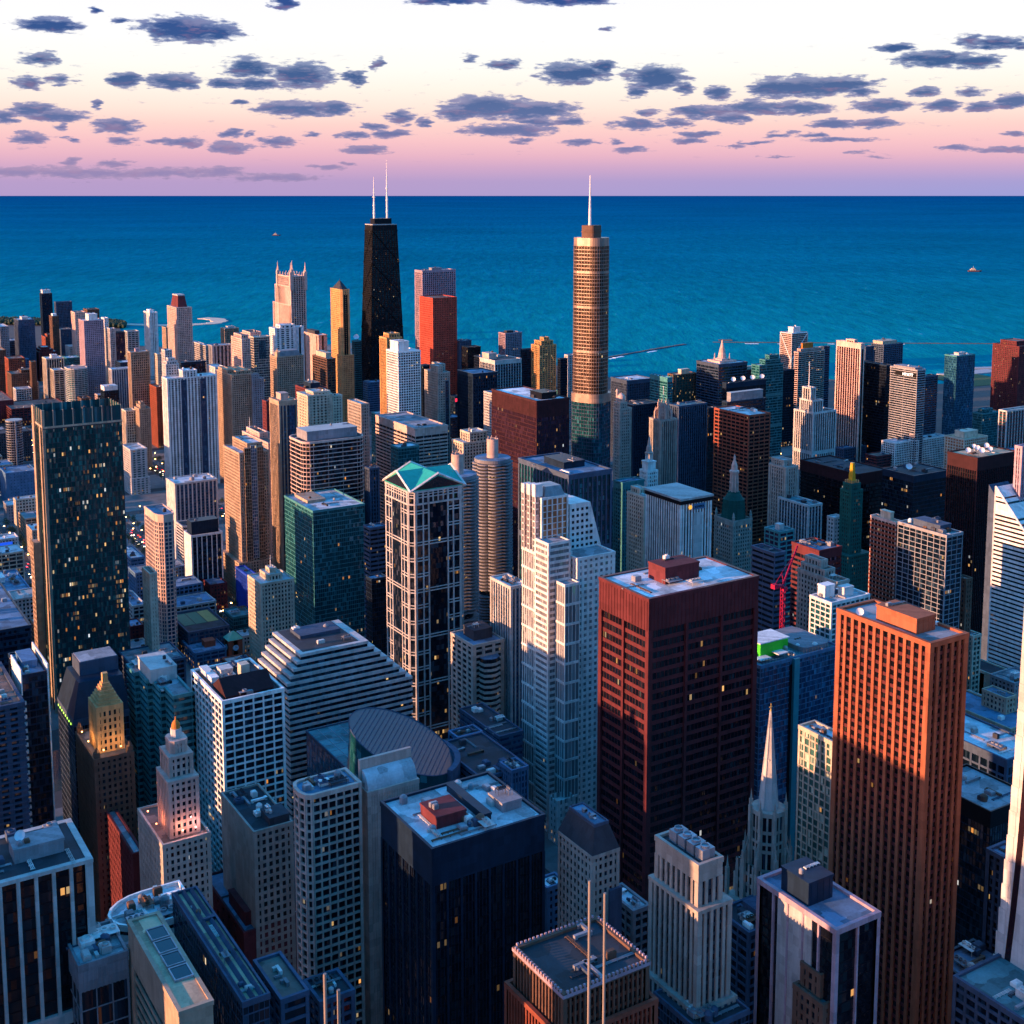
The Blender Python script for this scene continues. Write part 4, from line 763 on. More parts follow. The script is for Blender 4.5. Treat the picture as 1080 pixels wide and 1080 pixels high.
T('office_building', 'navy office with white gridded front and pink roof box', (506.5,522,549.5,381), N=1500, k='grid', w='pale', g='dark', band='slate', roof='dark', fh=3.9, bw=4.2, pw=.8, cap=5, units=3, pent=((.05,.5,.35,.95,8,'pink'),), short='the white-fronted office')
T('apartment_tower', 'brown ribbed tower with pink side standing alone by the water', (526.5,533,550,352), N=1980, k='vert', w='lilac', g='dark', roof='dark', fh=3.1, bw=4, units=1, pent=((.2,.3,.6,.7,4,'dgrey'),), short='the lone brown tower')
T('apartment_tower', 'green glass tower with golden stepped top near the water', (561,569,586,365), N=1720, k='vert', w='goldstone', g='green', roof='tan', fh=3.2, bw=5, units=0, up=((.15,.1,.85,.9,7),(.4,.3,.7,.7,5)), short='the golden stepped tower')
T('office_building', 'navy block between the lone brown and golden stepped towers', (549,552,562,369), N=1800, k='glass', w='navy', g='black', roof='dark', units=1, short='the navy block by the lone brown tower')
T('office_building', 'navy cube left of the tallest rounded tower', (588,591,598.5,379), N=1650, k='glass', w='navy', g='black', roof='dark', units=1, short='the navy cube')
T('apartment_tower', 'pale slim block touching the tallest rounded tower', (596,599,606,375), N=1700, k='vert', w='pale', g='dark', roof='dark', units=1, short='the pale slim block')
T('exhibition_hall', 'low hall with heavy white roof beams and pink frame', (551,572,583,404), N=1500, k='wide', w='pink', g='dark', roof='white', units=0, pent=((.0,.1,.95,.25,3,'white'),(.0,.45,.95,.6,3,'white'),(.0,.8,.95,.95,3,'white')), dd=70, short='the white-beamed hall')
T('office_building', 'low teal rooftops left of the tallest rounded tower', (580,588,606,412), N=1400, k='wide', w='tealw', g='dark', roof='teal', units=6, short='the low teal rooftops')
T('office_building', 'maroon low block below the low teal rooftops', (590,596,606,424), N=1300, k='punch', w='maroon', g='dark', roof='blue', units=2, short='the maroon block by the rounded tower')
T('office_building', 'low dark terrace block in front of the beige turret tower', (450,459,487,443), N=1180, k='horiz', w='navy', g='dark', roof='blue', units=2, short='the low dark terrace')
T('office_building', 'teal stepped block left of the white gridded tower', (391.5,397,410,437), N=1170, k='glass', w='tealw', g='teal', roof='light', units=3, short='the teal stepped block')
T('office_building', 'blue low block at the foot of the cross-braced black tower', (383,388,404,404), N=1650, k='horiz', w='bluew', g='blue', roof='blue', units=3, short='the blue low block')
T('apartment_building', 'grey apartment slab with sunlit cream panel below the golden pyramid tower', (367,381,389,427), N=1290, k='punch', w='stone', g='dark', roof='light', units=2, short='the grey sunlit slab')
T('apartment_building', 'cream apartment tower with curved balconies and deep orange shadow', (314.5,325,349,418), N=1240, k='balc', w='cream', g='dark', roof='light', fh=3.1, bw=4.5, units=2, up=((.3,.1,.95,.8,3),), short='the curved-balcony tower')
T('apartment_building', 'cream wing on the right of the curved-balcony tower', (347,351,360.5,418), N=1255, k='punch', w='cream', g='purple', roof='light', fh=3.1, units=1, short='the cream right wing')
T('office_building', 'maroon block with navy roof plant behind the curved-balcony tower', (312,324,344,411), N=1400, k='punch', w='maroon', g='dark', roof='dark', units=2, pent=((.3,.2,.8,.8,6,'navy'),), short='the maroon block with navy plant')
T('apartment_tower', 'tan corner tower with orange west side and blue south strip', (285,294.5,312.5,424), N=1210, k='vert', w='tan', g='blue', band='dgrey', roof='tan', fh=3.2, bw=3.6, units=0, pent=((.25,.3,.7,.8,7,'pink'),), cap=4, short='the tan corner tower')
T('brick_building', 'narrow maroon block between the crowned grey tower and tan corner tower', (277,281,286,424), N=1420, k='punch', w='maroon', g='purple', roof='brown', units=1, short='the narrow maroon block')
T('apartment_tower', 'tan apartment tower with notched gabled crown, orange on its west side', (229,244,266,396), N=1280, k='punch', w='tan', g='dark', roof='tan', fh=3.0, bw=3, pw=1.3, sh=1.1, units=0, up=((.0,.3,.25,.9,5),(.3,.1,.6,.9,4),(.7,.1,1,.9,4)), short='the notched tan tower')
T('apartment_tower', 'grey wing stepping down right of the notched tan tower', (263,266,278,400), N=1290, k='punch', w='grey', g='dark', roof='grey', fh=3.0, units=0, up=((.0,.1,.6,.9,6),), short='the grey stepped wing')
T('apartment_tower', 'wide white apartment tower with two dark blue vertical strips', (173.5,176.5,228,400), N=1330, k='vert', w='white', g='dark', band='pale', roof='white', fh=3.0, bw=4.6, pw=1.9, pd=.8, sh=1.1, sd=.6, units=2, up=((.33,.1,.6,.9,9),), dd=22, short='the wide white tower')
T('apartment_tower', 'white slab with dark left side behind the wide white tower', (219,227,237,388), N=1480, k='punch', w='pale', g='dark', roof='light', bw=8, pw=7, units=0, short='the white slab')
T('brick_building', 'orange-red brick tower between navy tower and wide white tower', (158,165,174,409), N=1560, k='punch', w='brick', g='dark', roof='brown', fh=3.3, bw=3.4, units=1, short='the orange-red brick tower')
T('apartment_building', 'small white ribbed block under the orange-red brick tower', (160,164,174,431), N=1400, k='vert', w='pale', g='dark', roof='light', units=1, short='the small white ribbed block')
T('apartment_building', 'tan gothic apartment block with pointed brown crown', (142,147,158.5,432), N=1280, k='punch', w='tan', g='purple', roof='brown', fh=3.1, units=0, up=((.15,.1,.6,.9,5),(.25,.3,.5,.7,4)), short='the tan gothic block')
T('apartment_building', 'yellow-cream ribbed block left of the tan gothic block', (129,133,143,434), N=1300, k='vert', w='cream', g='dark', roof='tan', units=1, short='the yellow ribbed block')
T('apartment_tower', 'teal and white tower right of the big dark glass tower', (129.5,138,154,475), N=1080, k='balc', w='pale', g='teal', roof='light', fh=3.1, units=3, low=(((1,3,2,2),22),), short='the teal and white tower')
# north-west far
T('apartment_tower', 'slim dark tower with white cap far off by the shore', (42,44,54.5,310), N=3250, k='vert', w='navy', g='dark', roof='white', units=0, pent=((.1,.1,.9,.9,9,'white'),), short='the slim white-capped tower')
T('apartment_tower', 'slate ribbed slab right of the slim white-capped tower', (57.5,59,75.5,319), N=3100, k='vert', w='slate', g='dark', roof='grey', units=0, short='the slate ribbed slab')
T('apartment_tower', 'small brown tower in front of the slim white-capped tower', (52,55,61.5,334), N=2800, k='punch', w='brown', g='dark', roof='light', units=0, pent=((.2,.2,.8,.8,5,'white'),), short='the small brown tower')
T('apartment_tower', 'blue slab with pink edge at the far left shore', (15,19.5,36,338), N=2750, k='vert', w='slate', g='blue', roof='light', units=0, pent=((.3,.3,.7,.8,5,'pale'),), short='the far blue slab')
T('apartment_building', 'low dark blue block below the far blue slab', (3,7,19,360), N=2350, k='glass', w='slate', g='dark', roof='grey', units=1, short='the low dark blue block')
T('apartment_building', 'grey white-topped block at the far left edge', (-6,0,9,345), N=2700, k='punch', w='grey', g='dark', roof='light', units=0, short='the far grey block')
T('apartment_building', 'pinkish far tower behind the lilac tower', (75,79,90,330), N=2700, k='punch', w='pink', g='dark', roof='brown', units=1, short='the pinkish far tower')
T('apartment_building', 'dark far tower with rooftop boxes behind the lilac tower', (88,92,104.5,327), N=2750, k='punch', w='brown', g='black', roof='dark', units=2, short='the dark far tower')
T('apartment_tower', 'tall lilac tower with sunlit pink west side and white roof box', (83,88.5,109,339), N=2250, k='punch', w='lilac', g='dark', roof='light', fh=3.2, bw=3.2, pw=1.5, sh=1.5, units=0, pent=((.3,.2,.75,.8,11,'white'),), short='the tall lilac tower')
T('apartment_building', 'far white block right of the lilac tower', (107,110,114,336), N=2600, k='punch', w='white', g='dark', roof='light', units=0, short='the far white block')
T('apartment_building', 'cream slab below the far white block', (108.5,111,115.5,347), N=2400, k='punch', w='cream', g='dark', roof='light', units=0, short='the far cream slab')
T('apartment_tower', 'grey-white ribbed tower right of the lilac tower', (114,116,121,347), N=2350, k='vert', w='pale', g='dark', roof='light', units=0, short='the grey-white ribbed tower')
T('apartment_building', 'purple-navy block with low flat roof near the shore', (119.5,122,131.5,351), N=2400, k='glass', w='navy', g='purple', roof='dark', units=0, short='the purple-navy block')
T('apartment_tower', 'teal and cream tower between purple-navy block and white slender tower', (131.5,134.5,146,350), N=2420, k='vert', w='pale', g='teal', roof='brown', bw=6, units=0, short='the teal and cream far tower')
T('apartment_tower', 'white slender tower alone before the water', (152,158,165.5,330), N=2700, k='vert', w='white', g='dark', band='pale', roof='white', fh=3, bw=4, pw=2.2, units=0, pent=((.2,.3,.8,.8,5,'white'),), short='the white slender tower')
T('apartment_tower', 'brown narrow tower left of the mansard-capped tower', (171,175,180,346), N=2500, k='punch', w='tan', g='dark', roof='tan', units=0, short='the brown narrow tower')
T('apartment_building', 'wide tan office with purple roof box in the middle distance', (135,138,157,372), N=2000, k='vert', w='tan', g='dark', roof='light', units=1, pent=((.3,.3,.5,.7,5,'lilac'),), short='the wide tan office')
T('office_building', 'cream block right of the wide tan office', (162.5,166,172,374), N=1980, k='punch', w='cream', g='dark', roof='light', units=1, short='the cream block by the tan office')
T('apartment_building', 'pale block under the mansard-capped tower', (170.5,174,181,370), N=1920, k='punch', w='pale', g='dark', roof='light', units=1, short='the pale block under the mansard')
T('office_building', 'white stepped-roof block left of the wide white tower', (171.5,175,188.5,385), N=1700, k='punch', w='pale', g='dark', roof='white', units=0, up=((.1,.1,.9,.9,4),(.25,.25,.75,.75,4)), short='the white stepped-roof block')
T('office_building', 'low navy glass block with flat roof under the mansard-capped tower', (188,191,217,383), N=1850, k='glass', w='navy', g='dark', roof='grey', cap=3, units=4, short='the low navy glass block')
T('apartment_building', 'pale grey-green slab facing west near the water', (201,217,221,365), N=2300, k='grid', w='pale', g='dark', roof='light', units=1, short='the grey-green far slab')
T('apartment_tower', 'two-tone grey slab with pale roof line near the water', (220.5,224,244,365), N=2150, k='vert', w='steel', g='dark', band='navy', roof='light', bw=7, pw=3, units=3, short='the two-tone grey slab')
T('apartment_tower', 'dark tan tower with white west edge by the water', (233,237,251.5,347), N=2550, k='vert', w='tan', g='dark', roof='light', units=0, pent=((.3,.3,.8,.8,4,'pale'),), short='the dark tan tower')
T('apartment_tower', 'orange-lit stone block with brown stepped roof left of the four-lantern tower', (244,255,265,358), N=1950, k='punch', w='pink', g='dark', roof='brown', units=0, up=((.3,.3,1,1,5),), short='the orange-lit stone block')
T('apartment_tower', 'low dark-roofed tower between stone block and pale glass tower', (256,264,275,351), N=2100, k='punch', w='pink', g='dark', roof='dark', units=2, short='the dark-roofed stone tower')
T('office_tower', 'pale glass tower with cream west side left of the white faceted tower', (264,267.5,284.5,356), N=1880, k='glass', w='cream', g='grey', roof='light', bw=4, sh=.8, units=1, short='the pale glass tower')
T('apartment_tower', 'white faceted tower with grey recessed windows below the four-lantern tower', (284.5,290,311,347), N=1980, k='horiz', w='white', g='grey', roof='white', fh=3.4, bw=9, pw=3.5, pd=.7, sh=1.2, units=1, up=((.3,.1,1,.9,5),), short='the white faceted tower')
T('apartment_building', 'white fin wall right of the white faceted tower', (309,312,320,345), N=1990, k='punch', w='white', g='grey', roof='white', bw=9, pw=8.4, units=0, short='the white fin wall')
T('office_building', 'plain coral slab with dark roof box left of the golden pyramid tower', (320,336,344.5,354), N=2040, k='punch', w='pink', g='dark', roof='light', bw=10, pw=9, fh=10, sh=8, units=0, pent=((.1,.3,.7,.8,6,'dgrey'),), short='the plain coral slab')
T('apartment_tower', 'dark block with white frame and cream roof box', (330,345,353.5,379), N=1800, k='grid', w='brown', g='dark', roof='light', bw=6, units=0, pent=((.2,.2,.9,.9,8,'cream'),), short='the white-framed dark block')
T('apartment_building', 'teal-dark tower left of the cross-braced black tower with white dish', (371,374,381,360), N=2080, k='glass', w='tealw', g='black', roof='dark', units=1, short='the teal-dark tower')
# north-west nearer
T('brick_building', 'dark red block with sunlit red side at the far left', (5,9,26,379), N=1900, k='punch', w='brick', g='dark', roof='brown', units=1, short='the dark red far block')
T('office_building', 'light blue stair tower beside the dark red block', (25.5,27,30.5,379), N=1900, k='glass', w='bluew', g='blue', roof='blue', units=0, short='the light blue stair tower')
T('brick_building', 'brown block stepping down before the dark red block', (7.5,12,35,395), N=1780, k='punch', w='brown', g='dark', roof='brown', units=2, up=((.5,.2,.95,.8,5),), short='the brown stepping block')
T('apartment_building', 'pale gridded low block at the left behind the dark glass tower', (14,17,33,411), N=1640, k='grid', w='pale', g='dark', roof='light', units=1, short='the pale gridded low block')
T('apartment_building', 'slender pale pink tower right of the pale gridded low block', (32,34,40.5,404), N=1660, k='punch', w='pink', g='dark', roof='light', units=0, short='the slender pale pink tower')
T('apartment_building', 'brown narrow block behind the slender pale pink tower', (31,33,38,382), N=1800, k='punch', w='brown', g='dark', roof='tan', units=0, short='the brown narrow far block')
T('apartment_tower', 'beige ribbed tower with white roof box left of the teal round-edged tower', (45,49,67,379), N=1880, k='vert', w='cream', g='dark', band='dgrey', roof='light', bw=4, units=0, pent=((.35,.3,.7,.7,6,'white'),), short='the beige ribbed tower')
T('apartment_tower', 'beige and navy lower tower before the beige ribbed tower', (53.5,57,67.5,391), N=1800, k='vert', w='cream', g='dark', roof='light', bw=7, units=0, short='the beige and navy tower')
T('apartment_tower', 'teal banded tower with rounded front at the middle left', (66.5,73,94,390), N=1700, k='horiz', w='pale', g='teal', roof='grey', fh=3.3, sh=.9, units=3, pol=lambda x,y: roundrect(-x,-y,x,y,min(x,y)*.8,4), short='the teal round-edged tower')
T('apartment_building', 'pale block left of the tall lilac tower', (69,73,85,366), N=2250, k='punch', w='pale', g='dark', roof='light', units=1, short='the pale block by the lilac tower')
T('office_building', 'maroon block carrying a white stepped rooftop', (36,41,60,372), N=2200, k='punch', w='maroon', g='black', roof='light', units=0, up=((.1,.1,.8,.9,5),(.2,.2,.65,.8,4)), short='the white-stepped maroon block')
T('apartment_building', 'low teal glass block behind the teal round-edged tower', (66,70,84,378), N=1950, k='glass', w='tealw', g='teal', roof='light', units=2, short='the low teal glass block')
T('apartment_building', 'purple-blue block behind the white-stepped maroon block', (60,64,76,348), N=2500, k='punch', w='slate', g='purple', roof='brown', units=1, short='the purple-blue far block')
T('brick_building', 'red-brown far block beside the purple-blue block', (44,48,62,356), N=2420, k='punch', w='brick', g='dark', roof='brown', units=1, up=((.2,.2,.7,.8,5),), short='the red-brown far block')
T('apartment_building', 'red-brown low block near the low dark blue block', (19,23,38,365), N=2250, k='punch', w='maroon', g='dark', roof='light', units=1, short='the red-brown low block')
T('apartment_tower', 'blue ribbed tower with pink left edge and white roof rim', (115,118,142,390), N=1740, k='vert', w='pale', g='blue', band='slate', roof='light', fh=3.2, bw=3.6, pw=1, units=0, short='the blue ribbed tower')
T('apartment_tower', 'navy tower with light roof rim behind the blue ribbed tower', (122,127,156.5,383), N=1850, k='punch', w='navy', g='dark', roof='light', units=2, short='the navy light-rimmed tower')
T('office_building', 'navy block with big white box roof before the blue ribbed tower', (106,110,125,413), N=1560, k='glass', w='navy', g='dark', roof='white', units=0, pent=((.0,.0,.95,.9,8,'white'),), short='the white-boxed navy block')
T('apartment_building', 'pink narrow block left of the white-boxed navy block', (100.5,103,110,417), N=1570, k='grid', w='pink', g='dark', roof='light', units=0, short='the pink narrow block')
T('brick_building', 'small round-topped brown block behind the big dark glass tower', (82,86,96,421), N=1500, k='punch', w='brown', g='dark', roof='dark', units=1, short='the small brown block')
T('apartment_building', 'brown cut-off block at the extreme left', (-8,-3,6,370), N=2000, k='punch', w='brown', g='dark', roof='tan', units=0, short='the cut-off brown block')
T('office_building', 'broad purple low roof at the extreme left', (-20,-8,14,424), N=1500, k='punch', w='maroon', g='purple', roof='brown', units=3, short='the broad purple roof')
T('warehouse', 'long maroon-roofed hall left of the big dark glass tower', (2,12,70,432), N=1420, k='wide', w='maroon', g='dark', roof='brown', units=4, dd=80, short='the long maroon hall')
T('office_building', 'blue blank-walled block at the left edge', (1,6,38,500), N=1230, k='punch', w='bluew', g='blue', roof='blue', fh=4, bw=4, pw=3, sh=3, units=3, dd=40, short='the blue blank-walled block')
T('office_building', 'low pale blue block before the blue blank-walled block', (2,8,34,534), N=1180, k='punch', w='steel', g='blue', roof='light', units=2, dd=25, short='the low pale blue block')
T('office_building', 'low blue-roofed block with white plant boxes at the left edge', (-20,-6,32,628), N=850, k='wide', w='bluew', g='blue', roof='blue', units=8, pent=((.3,.5,.5,.75,5,'white'),), dd=70, short='the low blue plant roof')
T('office_building', 'low blue stepped block left of the rounded pink tower', (131,138,152,590), N=850, k='horiz', w='bluew', g='blue', roof='light', units=4, dd=45, short='the low blue stepped block')
T('warehouse', 'low white-roofed block below the low blue stepped block', (134,140,153,640), N=760, k='wide', w='pale', g='dark', roof='blue', units=4, dd=45, short='the low white-roofed block')
T('brick_building', 'low purple brick block beside the rounded pink tower', (130,138,151,662), N=720, k='punch', w='maroon', g='purple', roof='blue', units=2, dd=20, short='the low purple block')
T('office_building', 'low flat roofs behind the teal sawtooth building', (118,140,195,705), N=640, k='wide', w='slate', g='dark', roof='grey', units=8, dd=40, short='the low flat roofs')

# ---------------------------------------------------------------- landmarks with shapes of their own
def frac(base, px, N=None, H=None):
    x0, y0, wd, d, z = base; a, b, c, e, z2 = footprint(*px, N=N, H=H)
    return ((a-x0)/wd, (b-y0)/d, (a+c-x0)/wd, (b+e-y0)/d, z2-z)
def loc(root, g):     # local corner values of a tower made by T
    return -g[2]/2, -g[3]/2, g[2]/2, g[3]/2, g[4]-root.location.z
def gable(M, x0, y0, x1, y1, z, h, along='x', m=0, o=.6):
    b = len(M.v); x0 -= o; x1 += o; y0 -= o; y1 += o
    if along == 'x': ym = (y0+y1)/2; M.v += [(x0,y0,z),(x1,y0,z),(x1,y1,z),(x0,y1,z),(x0,ym,z+h),(x1,ym,z+h)]; F = [(0,1,5,4),(2,3,4,5),(1,2,5),(3,0,4),(3,2,1,0)]
    else: xm = (x0+x1)/2; M.v += [(x0,y0,z),(x1,y0,z),(x1,y1,z),(x0,y1,z),(xm,y0,z+h),(xm,y1,z+h)]; F = [(0,1,4),(2,3,5),(1,2,5,4),(3,0,4,5),(3,2,1,0)]
    for f in F: M.face(tuple(b+i for i in f), m)
def hip(M, poly, z, h, s=0.3, m=0, o=.4):
    p = outset(poly, o); cx = sum(q[0] for q in p)/len(p); cy = sum(q[1] for q in p)/len(p)
    M.prism(p, z, z+h, m, top=[(cx+(q[0]-cx)*s, cy+(q[1]-cy)*s) for q in p])
def thing(name, label, x, y, z, cat, group=None):
    o = empty(name, (x, y, z)); tag(o, label, cat, group); return o
def text(body, size, parent, loc_, rot, mat, name='lettering'):
    cu = bpy.data.curves.new(name, 'FONT'); cu.body = body; cu.size = size; cu.extrude = .15; cu.align_x = 'CENTER'; cu.resolution_u = 2
    t = bpy.data.objects.new(name, cu); col.objects.link(t); bpy.context.view_layer.update(); me = bpy.data.meshes.new_from_object(t.evaluated_get(bpy.context.evaluated_depsgraph_get())); bpy.data.objects.remove(t)
    me.materials.clear(); me.materials.append(mat); o = bpy.data.objects.new(name, me); col.objects.link(o); o.parent = parent; o.location = loc_; o.rotation_euler = rot; return o
SOUTH = (math.pi/2, 0, 0); WEST = (math.pi/2, 0, -math.pi/2)

# tall black tapering tower with cross braces and twin masts
def braced_tower():
    x0, y0, wd, d, z = footprint(385.5, 393, 418, 237.5, N=2165); H = z
    B = footprint(379.5, 390, 426, 397, N=2158)
    cx, cy = x0+wd/2, y0+d/2; zb = B[4]; gx = (B[2]/wd-1)/(H-zb)*1.0; gy = (B[3]/d-1)/(H-zb)
    r = thing('skyscraper', 'tall black tapering skyscraper with cross-braced sides and two white masts', cx, cy, 0, 'skyscraper')
    FOOT.append((x0-25, y0-25, x0+wd+25, y0+d+25, 'the black cross-braced tower', H))
    def q(zz): kx = 1+gx*(H-zz); ky = 1+gy*(H-zz); return rect(-wd/2*kx, -d/2*ky, wd/2*kx, d/2*ky)
    W, G = MB(), MB(); nf = 92
    G.skin(q(0), 0, H, 3, 3.7, top=q(H))
    for k in range(nf): zz = H*k/nf; W.prism(outset(q(zz), .5), zz, zz+1.5)
    for zz, hh in ((H-9, 8.5), (H*.86, 5), (H*.44, 6)): W.prism(outset(q(zz), .65), zz, zz+hh)
    nb = 9
    for s in range(4):
        for i in range(nb+1):
            a, b_ = outset(q(0), .4), outset(q(H), .4); t = i/nb
            P = [a[s][j]+(a[(s+1) % 4][j]-a[s][j])*t for j in (0,1)]; Q = [b_[s][j]+(b_[(s+1) % 4][j]-b_[s][j])*t for j in (0,1)]
            W.beam((*P, 0), (*Q, H), .75, 4)
    W.build('wall', wallmat('black'), r); G.build('glazing', glassmat('black'), r)
    X = MB(); lev = [0, H*.21, H*.42, H*.61, H*.79, H*.97]
    for s in range(4):
        for a, b_ in zip(lev[:-1], lev[1:]):
            A, B_ = outset(q(a), .9), outset(q(b_), .9)
            X.beam((*A[s], a), (*B_[(s+1) % 4], b_), .95, 4); X.beam((*A[(s+1) % 4], a), (*B_[s], b_), .95, 4)
    X.build('brace', wallmat('black'), r)
    C = MB(); C.prism(outset(q(H), .8), H, H+1.6); C.build('roof_rim', wallmat('pale'), r)
    P = MB(); P.box(-wd*.36, -d*.3, H+1.6, wd*.36, d*.3, H+12); P.build('penthouse', wallmat('black'), r)
    for fx, ty in ((-.28, 186.5), (.27, 168)):
        top = solve(lambda h: proj(cx+wd*fx, cy, h)[1]-ty, 340, 520); M = MB(); h0 = H+12; L = top-h0
        M.beam((wd*fx,0,h0),(wd*fx,0,h0+L*.4),2.2,8,1.8); M.beam((wd*fx,0,h0+L*.4),(wd*fx,0,h0+L*.72),1.3,6,1.1); M.beam((wd*fx,0,h0+L*.72),(wd*fx,0,top),.8,5,.35)
        for t in (.1,.3,.5): M.lathe(wd*fx,0,[(2.6,h0+L*t),(2.6,h0+L*t+2)],8)
        M.build('antenna', flat('mast_white', (.75,.72,.72)), r)
braced_tower()

# tallest rounded glass tower with spire
def rounded_tower():
    cx, cy = 765, 1083; r = thing('skyscraper', 'tallest rounded bronze glass skyscraper with tiered top and single spire', cx, cy, 0, 'skyscraper')
    FOOT.append((cx-30, cy-30, cx+30, cy+30, 'the tallest rounded tower', 357))
    pol = roundrect(-13.5, -17.5, 13.5, 17.5, 11, 7); low = roundrect(-14.5, -18.5, 18.5, 18.5, 11, 7)
    W, G, W2, G2 = MB(), MB(), MB(), MB(); s = dict(fh=3.75, bw=3.0, pw=.22, pd=.5, sh=.75, sd=.35)
    facade(W2, G2, low, 0, 184, dict(s, sh=.7)); facade(W, G, pol, 193, 346, s); W.prism(outset(low, .5), 184, 193); W.prism(outset(pol, .2), 346, 354.5)
    low2 = roundrect(-15.5, -30, 22, 21, 7, 5); facade(W2, G2, low2, 0, 92, dict(s, sh=.7)); W2.prism(outset(low2, .4), 92, 96)
    for zz in (236, 282, 318): W.prism(outset(pol, .42), zz, zz+2.6)
    W.build('wall', wallmat('bronze'), r, rz=R(25)); G.build('glazing', glassmat('bronze'), r, rz=R(25)); W2.build('lower_wall', wallmat('slate'), r, rz=R(25)); G2.build('lower_glazing', glassmat('teal'), r, rz=R(25))
    P = MB(); P.prism(roundrect(-9,-8,9,8,4,4), 354.5, 367); P.prism(roundrect(-9.4,-8.4,9.4,8.4,4,4), 360, 361.5); P.build('penthouse', wallmat('brown'), r, rz=R(25))
    top = solve(lambda h: proj(cx, cy, h)[1]-185, 360, 470)
    M = MB(); M.beam((-2,0,367),(-2,0,367+(top-367)*.35),1.7,10,1.4); M.beam((-2,0,367+(top-367)*.35),(-2,0,top),1.3,10,.5); M.build('spire', flat('mast_white', (.75,.72,.72)), r)
rounded_tower()

# two corncob cylinders
def corncob(px, py, label, group=None):
    x, y, _ = at_h(px, py, 179); r = thing('apartment_tower', label, x, y, 0, 'tower'); FOOT.append((x-19, y-19, x+19, y+19, 'the corncob towers', 179))
    n = 80; pet = lambda R0, a: [((R0+a*abs(math.sin(8*math.pi*i/n*1.0)))*math.cos(2*math.pi*i/n), (R0+a*abs(math.sin(8*math.pi*i/n)))*math.sin(2*math.pi*i/n)) for i in range(n)]
    S = MB(); z = 0
    while z < 60: S.prism(pet(15.2, 1.9), z, z+.9); z += 2.6
    z = 66
    while z < 176: S.prism(pet(15.2, 2.2), z, z+1.15); z += 2.85
    S.prism(ring(48, 15.6), 176, 178.6); S.build('balcony', wallmat('grey'), r)
    G = MB(); G.skin(ring(48, 12.5), 0, 176, 3, 2.85); G.build('glazing', glassmat('lit'), r)
    F = MB(); F.prism(ring(48, 15.2), 178.5, 179); F.build('roof', roofmat('blue'), r)
    C = MB(); C.lathe(0,0,[(4.9,179),(4.9,195),(4.4,195),(4.4,193.5)],24)
    for a in range(5): t = a*1.26; C.beam((3.6*math.cos(t),3.6*math.sin(t),195),(3.6*math.cos(t),3.6*math.sin(t),197),.3)
    C.build('core', wallmat('pink'), r)
corncob(519.5, 482, 'corncob cylinder tower with scalloped balconies, the right one of the pair')
corncob(482.5, 499, 'corncob cylinder tower half hidden behind the green-roofed tower')

